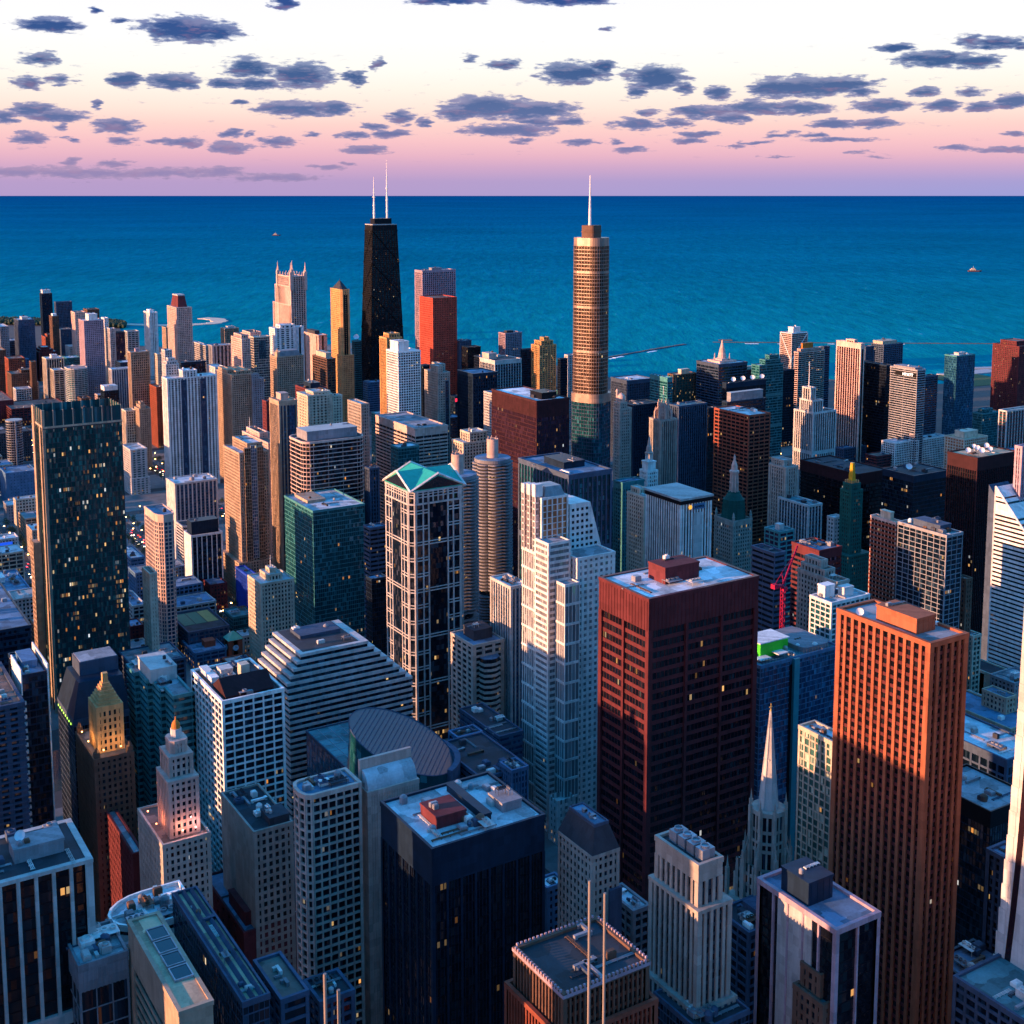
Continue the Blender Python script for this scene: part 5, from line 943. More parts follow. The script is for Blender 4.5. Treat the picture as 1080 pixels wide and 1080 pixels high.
# white gridded granite tower with four gables and green roof
def green_roof_tower():
    g = footprint(405, 433, 490, 521, N=800); x0, y0, wd, d, z = g; hx, hy = wd/2, d/2
    r = thing('office_tower', 'dark glass tower in white double-line grid with green gabled roof', x0+hx, y0+hy, 0, 'tower'); FOOT.append((x0, y0, x0+wd, y0+d, 'the green-roofed tower', z))
    W, G = MB(), MB(); pol = chamfer(-hx,-hy,hx,hy,3.4)
    G.skin(pol, 0, z, 4, 3.9)
    for i in (0,2,4,6):
        p, q = pol[i], pol[i+1] if i+1 < 8 else pol[0]
    n = 8
    for i in range(n):
        p, q = pol[i], pol[(i+1) % n]; L = math.dist(p, q); t = ((q[0]-p[0])/L, (q[1]-p[1])/L)
        cols = [.02, .17, .29, .71, .83, .98] if L > 10 else [.04, .96]
        for c in cols: W.obox((p[0]+t[0]*L*c, p[1]+t[1]*L*c), t, (t[1], -t[0]), .5, -.1, .75, 0, z)
        zz = z-4; k = 0
        while zz > 4:
            for c0, c1 in (((.0,.29),(.71,1.0)) if L > 10 and k % 3 else ((0,1),)):
                m = (c0+c1)/2*L; W.obox((p[0]+t[0]*m, p[1]+t[1]*m), t, (t[1], -t[0]), (c1-c0)*L/2, -.1, .6, zz, zz+.75); W.obox((p[0]+t[0]*m, p[1]+t[1]*m), t, (t[1], -t[0]), (c1-c0)*L/2, -.1, .6, zz+2.2, zz+2.85)
            zz -= 11.7; k += 1
        if L > 10:
            for j in range(9): a = L*(j+.5)/9; W.obox((p[0]+t[0]*a, p[1]+t[1]*a), t, (t[1], -t[0]), .45, -.1, .7, z-7.5, z)
    W.prism(outset(pol, 1.0), z, z+1.3); W.prism(outset(pol, 1.0), z-9, z-7.8)
    W.build('wall', wallmat('pale'), r); G.build('glazing', glassmat('lit'), r)
    RF = MB(); gable(RF, -hx, -hy, hx, hy, z+1.3, 11, 'x', o=.2); RF.build('roof', flat('copper_roof', (.015,.36,.26), .5), r)
    R2 = MB(); gable(R2, -hx-.05, -hy-.05, hx+.05, hy+.05, z+1.32, 11.02, 'y', o=.2); R2.build('roof', flat('copper_roof', (.015,.36,.26), .5), r)
    TR = MB()
    for sx, sy in ((0,-1),(0,1),(-1,0),(1,0)):
        if sx == 0: a, b_, c = (-hx-.8, sy*(hy+.5), z+1.4), (0, sy*(hy+.5), z+12.7), (hx+.8, sy*(hy+.5), z+1.4)
        else: a, b_, c = (sx*(hx+.5), -hy-.8, z+1.4), (sx*(hx+.5), 0, z+12.7), (sx*(hx+.5), hy+.8, z+1.4)
        TR.beam(a, b_, .85, 4); TR.beam(b_, c, .85, 4)
    TR.build('pediment_frame', wallmat('white'), r)
    D = MB()
    for sx, sy in ((0,-1),(0,1),(-1,0),(1,0)):
        e = .12; b0 = len(D.v)
        if sx == 0: D.v += [(-hx+2, sy*(hy+.2+e), z+2), (hx-2, sy*(hy+.2+e), z+2), (0, sy*(hy+.2+e), z+10.6)]
        else: D.v += [(sx*(hx+.2+e), -hy+2, z+2), (sx*(hx+.2+e), hy-2, z+2), (sx*(hx+.2+e), 0, z+10.6)]
        D.face((b0, b0+1, b0+2))
    D.build('pediment_glass', flat('dark_glass', (.01,.013,.02), .15), r)
green_roof_tower()

# white crowned tower made of stepped slabs
def crowned_tower():
    A = footprint(554, 577, 604, 530, N=652); x0, y0, wd, d, z = A; cx, cy = x0+wd/2, y0+d/2
    r = thing('office_tower', 'white stone tower with three west fins, sloping shoulder and stepped terraces', cx, cy, 0, 'tower'); FOOT.append((x0-2, y0-12, x0+wd+36, y0+d, 'the white crowned tower', z))
    W, G = MB(), MB()
    def rel(f): return (f[0]-cx, f[1]-cy, f[0]-cx+f[2], f[1]-cy+f[3])
    a = rel(A)
    vs = dict(fh=4, bw=d/6, pw=.8, pd=.5, sh=.5, sd=.2); gr = dict(fh=4.0, bw=4.0, pw=1.9, pd=.4, sh=1.9, sd=.32); hz = dict(fh=4.0, bw=30, pw=1.0, pd=.3, sh=1.7, sd=.5)
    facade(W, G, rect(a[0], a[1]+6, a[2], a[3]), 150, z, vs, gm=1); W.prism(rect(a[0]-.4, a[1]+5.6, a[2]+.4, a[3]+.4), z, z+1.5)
    E_ = footprint(551.5, 577, 604, 588, N=648); e = rel(E_); facade(W, G, rect(e[0], e[1]+2, e[2], e[3]), 0, E_[4], dict(vs, bw=2.6, pw=.5, pd=.35, sh=0)); W.prism(outset(rect(e[0], e[1]+2, e[2], e[3]), .7), E_[4]-1.5, E_[4]+.8)
    zz = E_[4]-13
    while zz > 5: W.prism(outset(rect(e[0], e[1]+2, e[2], e[3]), .62), zz, zz+1.5); zz -= 13
    dd = a[3]-a[1]-6
    for i in range(3):   # the fins
        yy = a[1]+6+dd*(.12+.33*i); facade(W, G, rect(a[0]-3.4, yy, a[0]-.5, yy+dd*.16), E_[4], z+2, dict(fh=4, bw=2.2, pw=.3, pd=.2, sh=.8, sd=.2)); W.prism(rect(a[0]-3.7, yy-.3, a[0]+2, yy+dd*.16+.3), z+2, z+10-i)
    B = footprint(594, 601, 620, 532, N=660); b = rel(B); hb_ = B[4]
    W.prism(rect(b[0], b[1], b[2], b[3]+14), 0, hb_)
    # sloping shoulder of the south slab, with square windows sunk between proud bands
    S = footprint(600, 609, 648, 590, N=640); s = rel(S)
    top = b[2]; run = 11.0
    W.prism([(b[2]-.01, b[1]+.3), (b[2]+run, b[1]+.3), (b[2]+run, b[3]+13.5), (b[2]-.01, b[3]+13.5)], S[4]-1, hb_-.5, top=[(b[2]-.01, b[1]+.3), (b[2]+2.2, b[1]+.3), (b[2]+2.2, b[3]+13.5), (b[2]-.01, b[3]+13.5)])
    WN = MB()
    for k in range(9):
        zz = hb_-3.2-k*4.0
        if zz < S[4]: break
        wmax = b[2]+2.2+(run-2.2)*(hb_-zz)/(hb_-S[4])-1.6; xx = b[0]+1.6
        while xx+2 < wmax: WN.box(xx, b[1]-.02, zz-1.9, xx+1.9, b[1]+.35, zz); xx += 3.6
        yy = b[1]+1.2
        while yy < b[3]+10: WN.box(b[0]-.05, yy, zz-1.9, b[0]+.3, yy+1.9, zz); yy += 3.6
    WN.build('window', flat('dark_glass', (.01,.013,.02), .15), r)
    facade(W, G, rect(s[0], s[1], s[2], s[3]+10), 0, S[4], gr); parapet(W, rect(s[0], s[1], s[2], s[3]+10), S[4], .9, .5, .6)
    K = footprint(577.5, 579.5, 602, 575, N=644); kk = rel(K); facade(W, G, rect(kk[0], kk[1]+1, kk[2], a[1]+8), 0, K[4], hz); parapet(W, rect(kk[0], kk[1]+1, kk[2], a[1]+8), K[4], .8)
    Y = footprint(587.5, 596, 611, 618, N=634); y = rel(Y); facade(W, G, rect(y[0], y[1], y[2], s[1]+4), 0, Y[4], dict(fh=13, bw=2.4, pw=.35, pd=.3, sh=1.6, sd=.45)); parapet(W, rect(y[0], y[1], y[2], s[1]+4), Y[4], .8)
    L_ = footprint(577, 588, 606, 845, N=628); l = rel(L_); facade(W, G, rect(l[0], l[1], l[2], y[1]+3), 0, L_[4], gr)
    W.build('wall', wallmat('white'), r); G.build('glazing', [glassmat('painted_reflect'), glassmat('orange')], r)  # pale panes carry painted sky reflection, orange ones the sunset
    F = MB()
    for q, zz in ((rect(s[0], s[1], s[2], s[3]+10), S[4]), (rect(kk[0], kk[1]+1, kk[2], a[1]+8), K[4]), (rect(y[0], y[1], y[2], s[1]+4), Y[4]), (rect(a[0], a[1]+6, a[2], a[3]), z+1.2)): F.prism(outset(q, -.5), zz-.3, zz+.08 if zz != z+1.2 else zz+.4)
    rf = F.build('roof', roofmat('grey'), r)
    P = MB(); hip(P, rect(a[0]+3, a[1]+7, a[2]-2, a[3]-3), z+1.6, 6, .75); P.build('penthouse', wallmat('steel'), r)
crowned_tower()

# flared granite bank tower at the right edge
def flared_tower():
    E0 = 396.0
    def at_e(px, py): q = ray(px, py); t = E0/q[0]; return (q[1]*t, CZ+q[2]*t)
    n1, z1 = at_e(1080, 645); n2, z2 = at_e(1043, 1055); H = 259.0
    f = lambda zz: n1+(n2-n1)*((H-zz)/(H-z2))**2.2 + (n1-n1)
    c = n1-15; r = thing('office_tower', 'flared pale granite tower at the right edge, sunlit orange near its top', E0+45, c, 0, 'tower'); FOOT.append((E0, c-35, E0+92, n2+6, 'the flared granite tower', H))
    W = MB(); hs = [H*i/26 for i in range(27)]
    for i in range(26):
        a0, a1 = f(hs[i])-c, f(hs[i+1])-c; b = len(W.v)
        W.v += [(-45,-a0,hs[i]),(45,-a0,hs[i]),(45,a0,hs[i]),(-45,a0,hs[i]),(-45,-a1,hs[i+1]),(45,-a1,hs[i+1]),(45,a1,hs[i+1]),(-45,a1,hs[i+1])]
        for q in ((0,1,5,4),(1,2,6,5),(2,3,7,6),(3,0,4,7)): W.face(tuple(b+k for k in q))
        W.prism(rect(-45.18, a0-3.0, -44.9, a0-.05), hs[i]+.1, hs[i+1]-.1); W.prism(rect(-45.14, -a0*.99, -44.9, a0-8.2), hs[i]+.1, hs[i+1]-.1)
    W.box(-45, -f(H)+c, H-.2, 45, f(H)-c, H+1.5)
    W.build('wall', wallmat('pale'), r)
    G = MB(); zz = 4
    while zz < H-3:
        a0 = f(zz)-c; W.box(-45.3, a0-6.9, zz+2.3, -44.7, a0-3.9, zz+4.05); W.box(-45.34, -a0*.4-.1, zz+2.3, -44.7, -a0*.4+2.7, zz+4.05); zz += 4.05
    for lo_, hi_ in ((lambda a: a-6.7, lambda a: a-4.2), (lambda a: -a*.4, lambda a: -a*.4+2.6)):
        b = len(G.v)
        for h_ in hs: a0 = f(h_)-c; G.v += [(-45.1,lo_(a0),h_),(-45.1,hi_(a0),h_)]
        for i in range(26): G.face((b+2*i+1, b+2*i, b+2*i+2, b+2*i+3))
    G.build('glazing', flat('red_glass', (.02,.01,.014), .12), r)
flared_tower()

# white striped tower with sliced diamond top
def diamond_tower():
    x, y, z = at_n(1050.5, 513, 650); x2, y2, _ = at_n(1041, 720, 650)
    S = solve(lambda t: proj(x, y-t, z-t*1.0)[0]-1080, 1, 200); zs = solve(lambda h: proj(x, y-S, h)[1]-559, 20, 300); sl_ = (z-zs)/S
    r = thing('office_tower', 'white and black striped tower with steeply sliced triangular top', x, y, 0, 'tower'); FOOT.append((x, y-45, x+40, y+14, 'the white striped tower', z))
    W, G = MB(), MB(); D = 40.0
    def slabp(z0, z1, o):
        s1 = min(D, max(0.0, (z-z1)/sl_)); s0 = min(D, max(0.0, (z-z0)/sl_)); b = len(W.v)
        M = W
        M.v += [(-o,-s0-o*.5,z0),(32,-s0-o*.5,z0),(32,0,z0),(-o,0,z0),(-o,-s1-o*.5,z1),(32,-s1-o*.5,z1),(32,0,z1),(-o,0,z1)]
        for q in ((3,2,1,0),(4,5,6,7),(0,1,5,4),(1,2,6,5),(2,3,7,6),(3,0,4,7)): M.face(tuple(b+k for k in q))
    zz = 0
    while zz < z-20: slabp(zz, zz+2.0, .5); zz += 3.6
    slabp(z-20, z-12.5, .5); slabp(z-11, z-8.8, .5); slabp(z-7.6, z-.4, .5)
    b = len(G.v); p = [(0,-D,0),(32,-D,0),(32,0,0),(0,0,0),(0,-D,z-D*sl_),(32,-D,z-D*sl_),(32,0,z-.6),(0,0,z-.6)]
    G.v += p
    for q in ((4,5,6,7),(0,1,5,4),(1,2,6,5),(2,3,7,6),(3,0,4,7)): G.face(tuple(b+k for k in q), 0, [(0,0),(5,0),(5,40),(0,40)])
    W.beam((-.6,-D,z-D*sl_+.2),(-.6,0,z+.3),.8,4); W.beam((-.6,-.2,0),(-.6,-.2,z),.7,4)
    W.build('wall', wallmat('white'), r); G.build('glazing', glassmat('black'), r)
    S2 = MB(); xb, yb, zb_ = at_n(1043, 511, 690); S2.prism(rect(xb-x, yb-y-12, xb-x+25, yb-y), 0, [zb_-14, zb_-14, zb_, zb_]); S2.build('rear_wing', wallmat('slate'), r)
diamond_tower()

# stone chapel skyscraper with tall spire
def spire_church():
    x, y, _ = at_h(813, 745, 173); r = thing('church_tower', 'gothic stone church tower with tall slim pale spire and pinnacles', x, y, 0, 'church'); FOOT.append((x-14, y-14, x+14, y+14, 'the spired church tower', 173))
    M = MB(); M.prism(ring(8, 4.9, a0=R(22.5)), 124, 171, top=ring(8, .25, a0=R(22.5)))
    for i in range(8): a = R(22.5+45*i); M.beam((5.0*math.cos(a),5.0*math.sin(a),124),(.3*math.cos(a),.3*math.sin(a),171),.22,4)
    M.lathe(0,0,[(2.6,147.5),(2.6,148.4)],8); M.build('spire', wallmat('pale'), r)
    C = MB(); C.beam((0,0,170),(0,0,174.5),.18,4); C.box(-.9,-.15,172.6,.9,.15,172.9); C.lathe(0,0,[(.5,170.6),(.5,171.4)],8); C.build('cross', flat('gilt', (.5,.36,.1)), r)
    W, G = MB(), MB(); st = dict(fh=5, bw=2.6, pw=1.2, pd=.5, sh=1.6, sd=.25)
    facade(W, G, ring(8, 7.6, a0=R(22.5)), 96, 124, dict(st, fh=9.3, pw=.9)); W.prism(ring(8, 8.3, a0=R(22.5)), 122.5, 124.6); W.prism(ring(8, 8.3, a0=R(22.5)), 109, 110.2)
    facade(W, G, rect(-9.5,-9.5,9.5,9.5), 72, 98, st); facade(W, G, rect(-12,-14,12,14), 0, 78, dict(st, fh=4)); W.prism(rect(-12.6,-14.6,12.6,14.6), 77, 78.8)
    W.build('wall', wallmat('stone'), r); G.build('glazing', glassmat('dark'), r)
    P = MB()
    for i in range(8):
        a = R(22.5+45*i); q = (8.6*math.cos(a), 8.6*math.sin(a)); P.box(q[0]-.7,q[1]-.7,96,q[0]+.7,q[1]+.7,126); P.beam((*q,126),(*q,131),.75,4,.05)
        q = (11.2*math.cos(a), 11.2*math.sin(a)); P.box(q[0]-.8,q[1]-.8,78,q[0]+.8,q[1]+.8,104); P.beam((*q,104),(*q,110),.85,4,.05); P.beam((*q,103),(7.6*math.cos(a),7.6*math.sin(a),116),.4,4)
    for sx in (-1,1):
        for sy in (-1,1):
            for k, h in ((1.0, 92), (.55, 88)):
                q = (sx*12*k, sy*13.6); P.box(q[0]-.8,q[1]-.8,70,q[0]+.8,q[1]+.8,h); P.beam((*q,h),(*q,h+6),.85,4,.05)
    P.build('pinnacle', wallmat('stone'), r)
spire_church()

# green-domed tower with lantern
def green_dome():
    r, g = T('domed_tower', 'brown stone tower with green octagonal dome and coral-lit lantern on top', (754,773.5,793,551), H=104, k='punch', w='stone', g='warm', roof='brown', fh=3.6, bw=2.9, pw=1.3, cap=4, units=0, short='the green-domed tower')
    a, b, c, d, z = loc(r, g); s = min(c, d)
    M = MB(); q = lambda k: chamfer(-s*k,-s*k,s*k,s*k,s*k*.55)
    M.prism(q(.93), z, z+17, top=q(.82)); M.prism(q(.84), z+17, z+18.2); M.prism(q(.74), z+18.2, z+24, top=q(.45)); M.prism(q(.47), z+24, z+25)
    for i in range(8):
        p0 = q(.94)[i]; p1 = q(.83)[i]; M.beam((*p0, z), (*p1, z+17), .35, 4)
    for k in range(6): M.prism(q(.935-.018*k), z+2+2.5*k, z+2.5+2.5*k)
    M.build('dome', wallmat('green'), r)
    L = MB(); h0 = z+24; 
    for i in range(8): a_ = R(22.5+45*i); L.beam((s*.36*math.cos(a_),s*.36*math.sin(a_),h0),(s*.30*math.cos(a_),s*.30*math.sin(a_),h0+19),.75,4)
    L.lathe(0,0,[(s*.40,h0+18.5),(s*.40,h0+20.5),(s*.3,h0+21)],16); L.lathe(0,0,[(s*.39,h0+9),(s*.39,h0+10)],16); L.lathe(0,0,[(s*.26,h0+21),(s*.25,h0+25),(s*.16,h0+28.5),(s*.1,h0+30)],16); L.lathe(0,0,[(s*.1,h0+30),(s*.1,h0+33),(.1,h0+36)],8); L.lathe(0,0,[(s*.27,h0),(s*.27,h0+20)],8)
    L.build('lantern', wallmat('pink'), r)
    for sx in (-1,1):
        for sy in (-1,1):
            F = MB(); x, y = sx*(g[2]/2-.9), sy*(g[3]/2-.9); F.lathe(x, y, [(1.2,z),(1.2,z+4),(1.5,z+4.2),(1.0,z+5),(.9,z+6.5),(.05,z+9)], 8); F.build('corner_finial', wallmat('stone'), r)
green_dome()

# gold capped dark green tower
def gold_cap():
    r, g = T('office_tower', 'slim dark green stone tower with gold leaf cap', (887,898,909.5,519), N=770, k='punch', w='green', g='warm', roof='dark', fh=3.5, bw=2.6, pw=1.3, sh=1.5, units=0, short='the gold-capped tower', low=(((4,4,8,4),88),), up=((.12,.12,.88,.88,6),))
    a, b, c, d, z = loc(r, g); s = min(c, d)
    M = MB()
    for x in (-.6,-.2,.2,.6):
        for y in (-.62,.62): M.box(s*x-.5, s*y-.5, z, s*x+.5, s*y+.5, z+9); M.box(s*y-.5, s*x-.5, z-.01, s*y+.5, s*x+.5, z+9.02)
    M.build('crest', wallmat('goldstone'), r)
    C = MB(); C.prism(chamfer(-s*.42,-s*.42,s*.42,s*.42,s*.12), z+6, z+15, top=chamfer(-s*.36,-s*.36,s*.36,s*.36,s*.1)); C.prism(chamfer(-s*.33,-s*.33,s*.33,s*.33,s*.1), z+15, z+22, top=chamfer(-s*.26,-s*.26,s*.26,s*.26,s*.08)); C.prism(chamfer(-s*.24,-s*.24,s*.24,s*.24,.4), z+22, z+24)
    C.build('gold_cap', flat('gold_leaf', (.62,.36,.02), .35, metal=.2), r)
gold_cap()

# flying-buttress newspaper tower
def buttress_tower():
    r, g = T('gothic_tower', 'gothic ribbed stone tower with flying-buttress crown and flagpole', (686,697,713,444), N=1075, k='vert', w='stone', g='purple', band='dgrey', roof='brown', fh=3.7, bw=2.8, pw=1.3, pd=.9, units=0, short='the flying-buttress tower')
    a, b, c, d, z = loc(r, g); s = min(c, d); M = MB(); W, G = MB(), MB()
    facade(W, G, ring(8, s*.62, a0=R(22.5)), z, z+16, dict(STYLE['vert'], bw=2)); W.build('crown_drum', wallmat('pink'), r); G.build('crown_glazing', glassmat('purple'), r)
    for i in range(8):
        t = R(22.5+45*i); q = (s*1.02*math.cos(t), s*1.02*math.sin(t)); k = (s*.64*math.cos(t), s*.64*math.sin(t))
        M.box(q[0]-.8,q[1]-.8,z,q[0]+.8,q[1]+.8,z+9); M.beam((*q,z+9),(*q,z+13),.8,4,.1); M.beam((*q,z+8),(*k,z+14),.5,4); M.box(k[0]-.6,k[1]-.6,z+14,k[0]+.6,k[1]+.6,z+19); M.beam((*k,z+19),(*k,z+22),.6,4,.05)
    M.build('flying_buttress', wallmat('pink'), r)
    P = MB(); P.beam((0,0,z+16),(0,0,z+35),.25,5); P.lathe(0,0,[(.1,z+34),(1.0,z+35),(.1,z+36)],8); P.build('flagpole', flat('mast', (.6,.6,.6)), r)
buttress_tower()

# slender white clock tower
def clock_tower_white():
    r, g = T('clock_tower', 'slender white terracotta clock tower with tapering lit spire', (680.5,683,693.5,498), N=985, k='punch', w='white', g='dark', roof='light', fh=4, bw=2.6, pw=1.2, sh=1.6, units=0, dd=12, short='the slender clock tower', low=(((6,0,8,16),68),))
    a, b, c, d, z = loc(r, g); s = min(c, d); W = MB()
    W.box(-s*.8,-s*.8,z,s*.8,s*.8,z+9); W.box(-s*.9,-s*.9,z+9,s*.9,s*.9,z+10)
    for i in range(8): t = R(22.5+45*i); W.beam((s*.55*math.cos(t),s*.55*math.sin(t),z+10),(s*.55*math.cos(t),s*.55*math.sin(t),z+17),.5,5)
    W.build('belfry', wallmat('white'), r)
    S = MB(); S.lathe(0,0,[(s*.68,z+17),(s*.68,z+18.5),(s*.5,z+19),(s*.42,z+24),(s*.28,z+26),(s*.22,z+30),(.1,z+36)],10); S.build('spire', wallmat('pink'), r)
    for rot, off in ((SOUTH, (0,b-.42,z-7)), (WEST, (a-.42,0,z-7))):
        C = MB(); C.lathe(0,0,[(2.3,0),(2.3,.2)],20); o = C.build('clock_face', flat('clock', (.6,.6,.55)), r, off); o.rotation_euler = rot
clock_tower_white()

def dome_tower():
    r, g = T('hotel_tower', 'stone hotel tower with pink onion dome and thin minaret', (647.5,654,665.8,432), N=1190, k='punch', w='stone', g='dark', roof='brown', fh=3.6, bw=2.9, units=0, up=((.05,.05,.62,.95,7),), short='the domed tower')
    a, b, c, d, z = loc(r, g); z += 7; M = MB(); M.lathe(-c*.3,0,[(4.2,z),(4.2,z+2.5),(4.9,z+3.2),(5.2,z+5.5),(4.5,z+8.3),(2.6,z+10.3),(.6,z+11.3),(.1,z+13)],18); M.build('dome', wallmat('pink'), r)
    P = MB(); P.lathe(-c*.85,d*.3,[(1.3,z),(1.1,z+13),(1.5,z+13.2),(1.4,z+14.5),(.1,z+17)],10); P.build('minaret', wallmat('pink'), r)
dome_tower()

def finned_setback():
    r, g = T('office_tower', 'stepped stone office tower with vertical fins, orange-lit top and spire', (838.5,858,881,436), N=1040, k='vert', w='pale', g='dark', band='dgrey', roof='dark', fh=3.7, bw=3.4, pw=1.2, pd=.9, units=0, up=((.0,.05,.42,.7,14),(.02,.2,.2,.6,14)), short='the finned setback tower', mast=((.1,.4,30,.7),))
    a, b, c, d, z = loc(r, g)
    for i in range(3): dish(r, c*(-.1+.3*i), d*.2, z+1, 3)
finned_setback()

def lantern_tower():
    r, g = T('apartment_tower', 'stone tower with four-lantern crown high above its neighbours', (293,306.7,321.8,292), N=2260, k='vert', w='pink', g='dark', band='stone', roof='grey', fh=3.6, bw=4.6, pw=1.6, pd=.9, units=0, low=(((0,-2,0,14),215),((0,-2,0,26),180)), short='the four-lantern tower')
    a, b, c, d, z = loc(r, g)
    for sx, sy in ((a,b),(c,b),(a,d),(c,d)):
        M = MB(); M.box(sx-2.6,sy-2.6,z-26,sx+2.6,sy+2.6,z+9); M.beam((sx,sy,z+9),(sx,sy,z+17),2.9,4,1.2); M.beam((sx,sy,z+17),(sx,sy,z+27),1.1,4,.2); M.build('lantern', wallmat('pink'), r)
    C = MB()
    for i in range(1,5):
        for yy in (b, d): C.box(a+(c-a)*i/5-.7, yy-.7, z, a+(c-a)*i/5+.7, yy+.7, z+7)
        for xx in (a, c): C.box(xx-.7, b+(d-b)*i/5-.7, z, xx+.7, b+(d-b)*i/5+.7, z+7.02)
    C.build('crest', wallmat('pink'), r)
lantern_tower()

def pyramid_gold():
    r, g = T('apartment_tower', 'golden stone tower with dark pyramid top standing left of the black cross-braced tower', (348,359.5,369,306), N=1975, k='punch', w='goldstone', g='dark', roof='dark', fh=3.3, bw=3.3, pw=1.7, sh=1.7, units=0, pol=lambda x, y: chamfer(-x,-y,x,y,min(x,y)*.35), short='the golden pyramid tower', low=(((2,4,3,2),120),))
    a, b, c, d, z = loc(r, g); M = MB(); hip(M, chamfer(a*.8,b*.8,c*.8,d*.8,min(c,d)*.3), z+1, 13, .12); M.beam((0,0,z+13),(0,0,z+19),.5,5,.1); M.build('pyramid_roof', wallmat('dgrey'), r)
    S = MB(); S.box(-3.2,b-.9,60,-.8,b+.2,z-8); S.box(.8,b-.9,60,3.2,b+.2,z-8.1); S.build('window_strip', glassmat('black'), r)
pyramid_gold()

def mansard_tall():
    r, g = T('apartment_tower', 'tall stone tower with steep dark mansard cap before the sand spit', (178.8,187,198.8,325), N=2250, k='punch', w='pink', g='dark', roof='light', fh=3.2, bw=3.3, pw=1.6, units=0, low=(((3,5,4,4),188),), short='the mansard-capped tower')
    a, b, c, d, z = loc(r, g); M = MB(); hip(M, rect(a+2,b+2,c-2,d-2), z, 21, .72); M.build('mansard_roof', wallmat('maroon'), r)
    C = MB(); C.box(a*.66,b*.66,z+21,c*.66,d*.66,z+23); C.build('roof_rim', wallmat('pale'), r)
    S = MB(); S.box(c*.05,b-.6,z-62,c*.62,b+.1,z-12); S.build('window_strip', glassmat('black'), r)
mansard_tall()

def gabled_tan():
    r, g = T('apartment_tower', 'tan apartment tower with grey hipped roof below the white faceted tower', (285,292,320,377), N=1700, k='punch', w='tan', g='dark', roof='grey', fh=3.1, bw=3.2, pw=1.4, sh=1.3, units=0, short='the grey hip-roofed tower')
    a, b, c, d, z = loc(r, g); M = MB(); hip(M, rect(a+3,b+2,c-3,d-2), z, 8, .75); M.build('hip_roof', wallmat('grey'), r)
    S = MB(); S.box(a,b-1,z,a+4,b+8,z+7); S.beam((a+2,b+3,z+7),(a+2,b+3,z+13),2,4,.2); S.build('turret', wallmat('tan'), r)
gabled_tan()

def braced_white():
    r, g = T('office_tower', 'tower with white diagonal bracing on dark glass near the breakwater', (823.5,835,851.5,352), N=1850, k='glass', w='pink', g='dark', roof='light', bw=4, sh=1.4, sd=.3, pw=.5, units=0, pent=((.3,.3,.75,.75,11,'white'),), short='the cross-braced white tower')
    a, b, c, d, z = loc(r, g); M = MB()
    for k in range(3):
        z1 = z-k*55; z0 = max(z1-55, 0)
        for (p, q) in (((a-.6,b-.6),(c+.6,b-.6)),((a-.6,b-.6),(a-.6,d+.6))):
            M.beam((*p,z1 if k%2 else z0),(*q,z0 if k%2 else z1),1.0,4)
        for p in ((a-.6,b-.6),(c+.6,b-.6),(a-.6,d+.6)): M.beam((*p,z0),(*p,z1),.9,4)
    M.beam((a-.6,b-.6,z),(c+.6,b-.6,z),.9,4); M.beam((a-.6,b-.6,z),(a-.6,d+.6,z),.9,4); M.build('brace', wallmat('white'), r)
braced_white()

# left: big dark glass tower with stone west edge
def dark_glass_tower():
    r, g = T('office_tower', 'huge dark green glass tower with scattered lit offices and glass roof screen', (35.5,46,128,452), H=239, k='glass', w='dgrey', g='green', roof='light', fh=3.95, bw=3.05, pw=.22, pd=.35, sh=.35, sd=.1, units=6, pent=((.15,.3,.75,.75,7,'pale'),), dd=36, short='the big dark glass tower')
    a, b, c, d, z = loc(r, g); S = MB()
    S.skin(rect(a+.2,b+.2,c-.2,d-.2), z+.5, z+13, 7, 12, v0=30); S.build('screen_glass', glassmat('teal'), r)
    M = MB()
    for i in range(9):
        x = a+(c-a)*i/8
        for y in (b, d): M.box(x-.35, y-.35, z-3, x+.35, y+.35, z+13.6)
    for i in range(1,5):
        y = b+(d-b)*i/5
        for x in (a, c): M.box(x-.35, y-.35, z-3, x+.35, y+.35, z+13.6)
    for zz in (z-.5, z+12.6): M.prism(outset(rect(a,b,c,d), .2), zz, zz+.5, bottom=True) if zz < z else None
    M.prism(outset(rect(a,b,c,d), .55), z-.2, z+1.2); M.build('screen_frame', wallmat('tan'), r)
    V = MB(); V.box(a-1.2,b-.3,0,a+.9,b+.9,z+14); V.box(a-1.3,d-7,0,a+.6,d-.2,z+13); V.box(a-6,d-9,0,a-.2,d+3,z-95); V.box(a-.75,b+10,0,a+.1,b+14,z)
    zz = 6
    while zz < z-98: V.box(a-6.35,d-9.2,zz,a-.5,d+3.2,zz+1.5); zz += 4
    for yy in (-8.6,-4.6,-.6,2.6): V.box(a-6.5,d+yy-.6,0,a-5.6,d+yy+.6,z-94)
    V.build('stone_edge', wallmat('tan'), r)
dark_glass_tower()

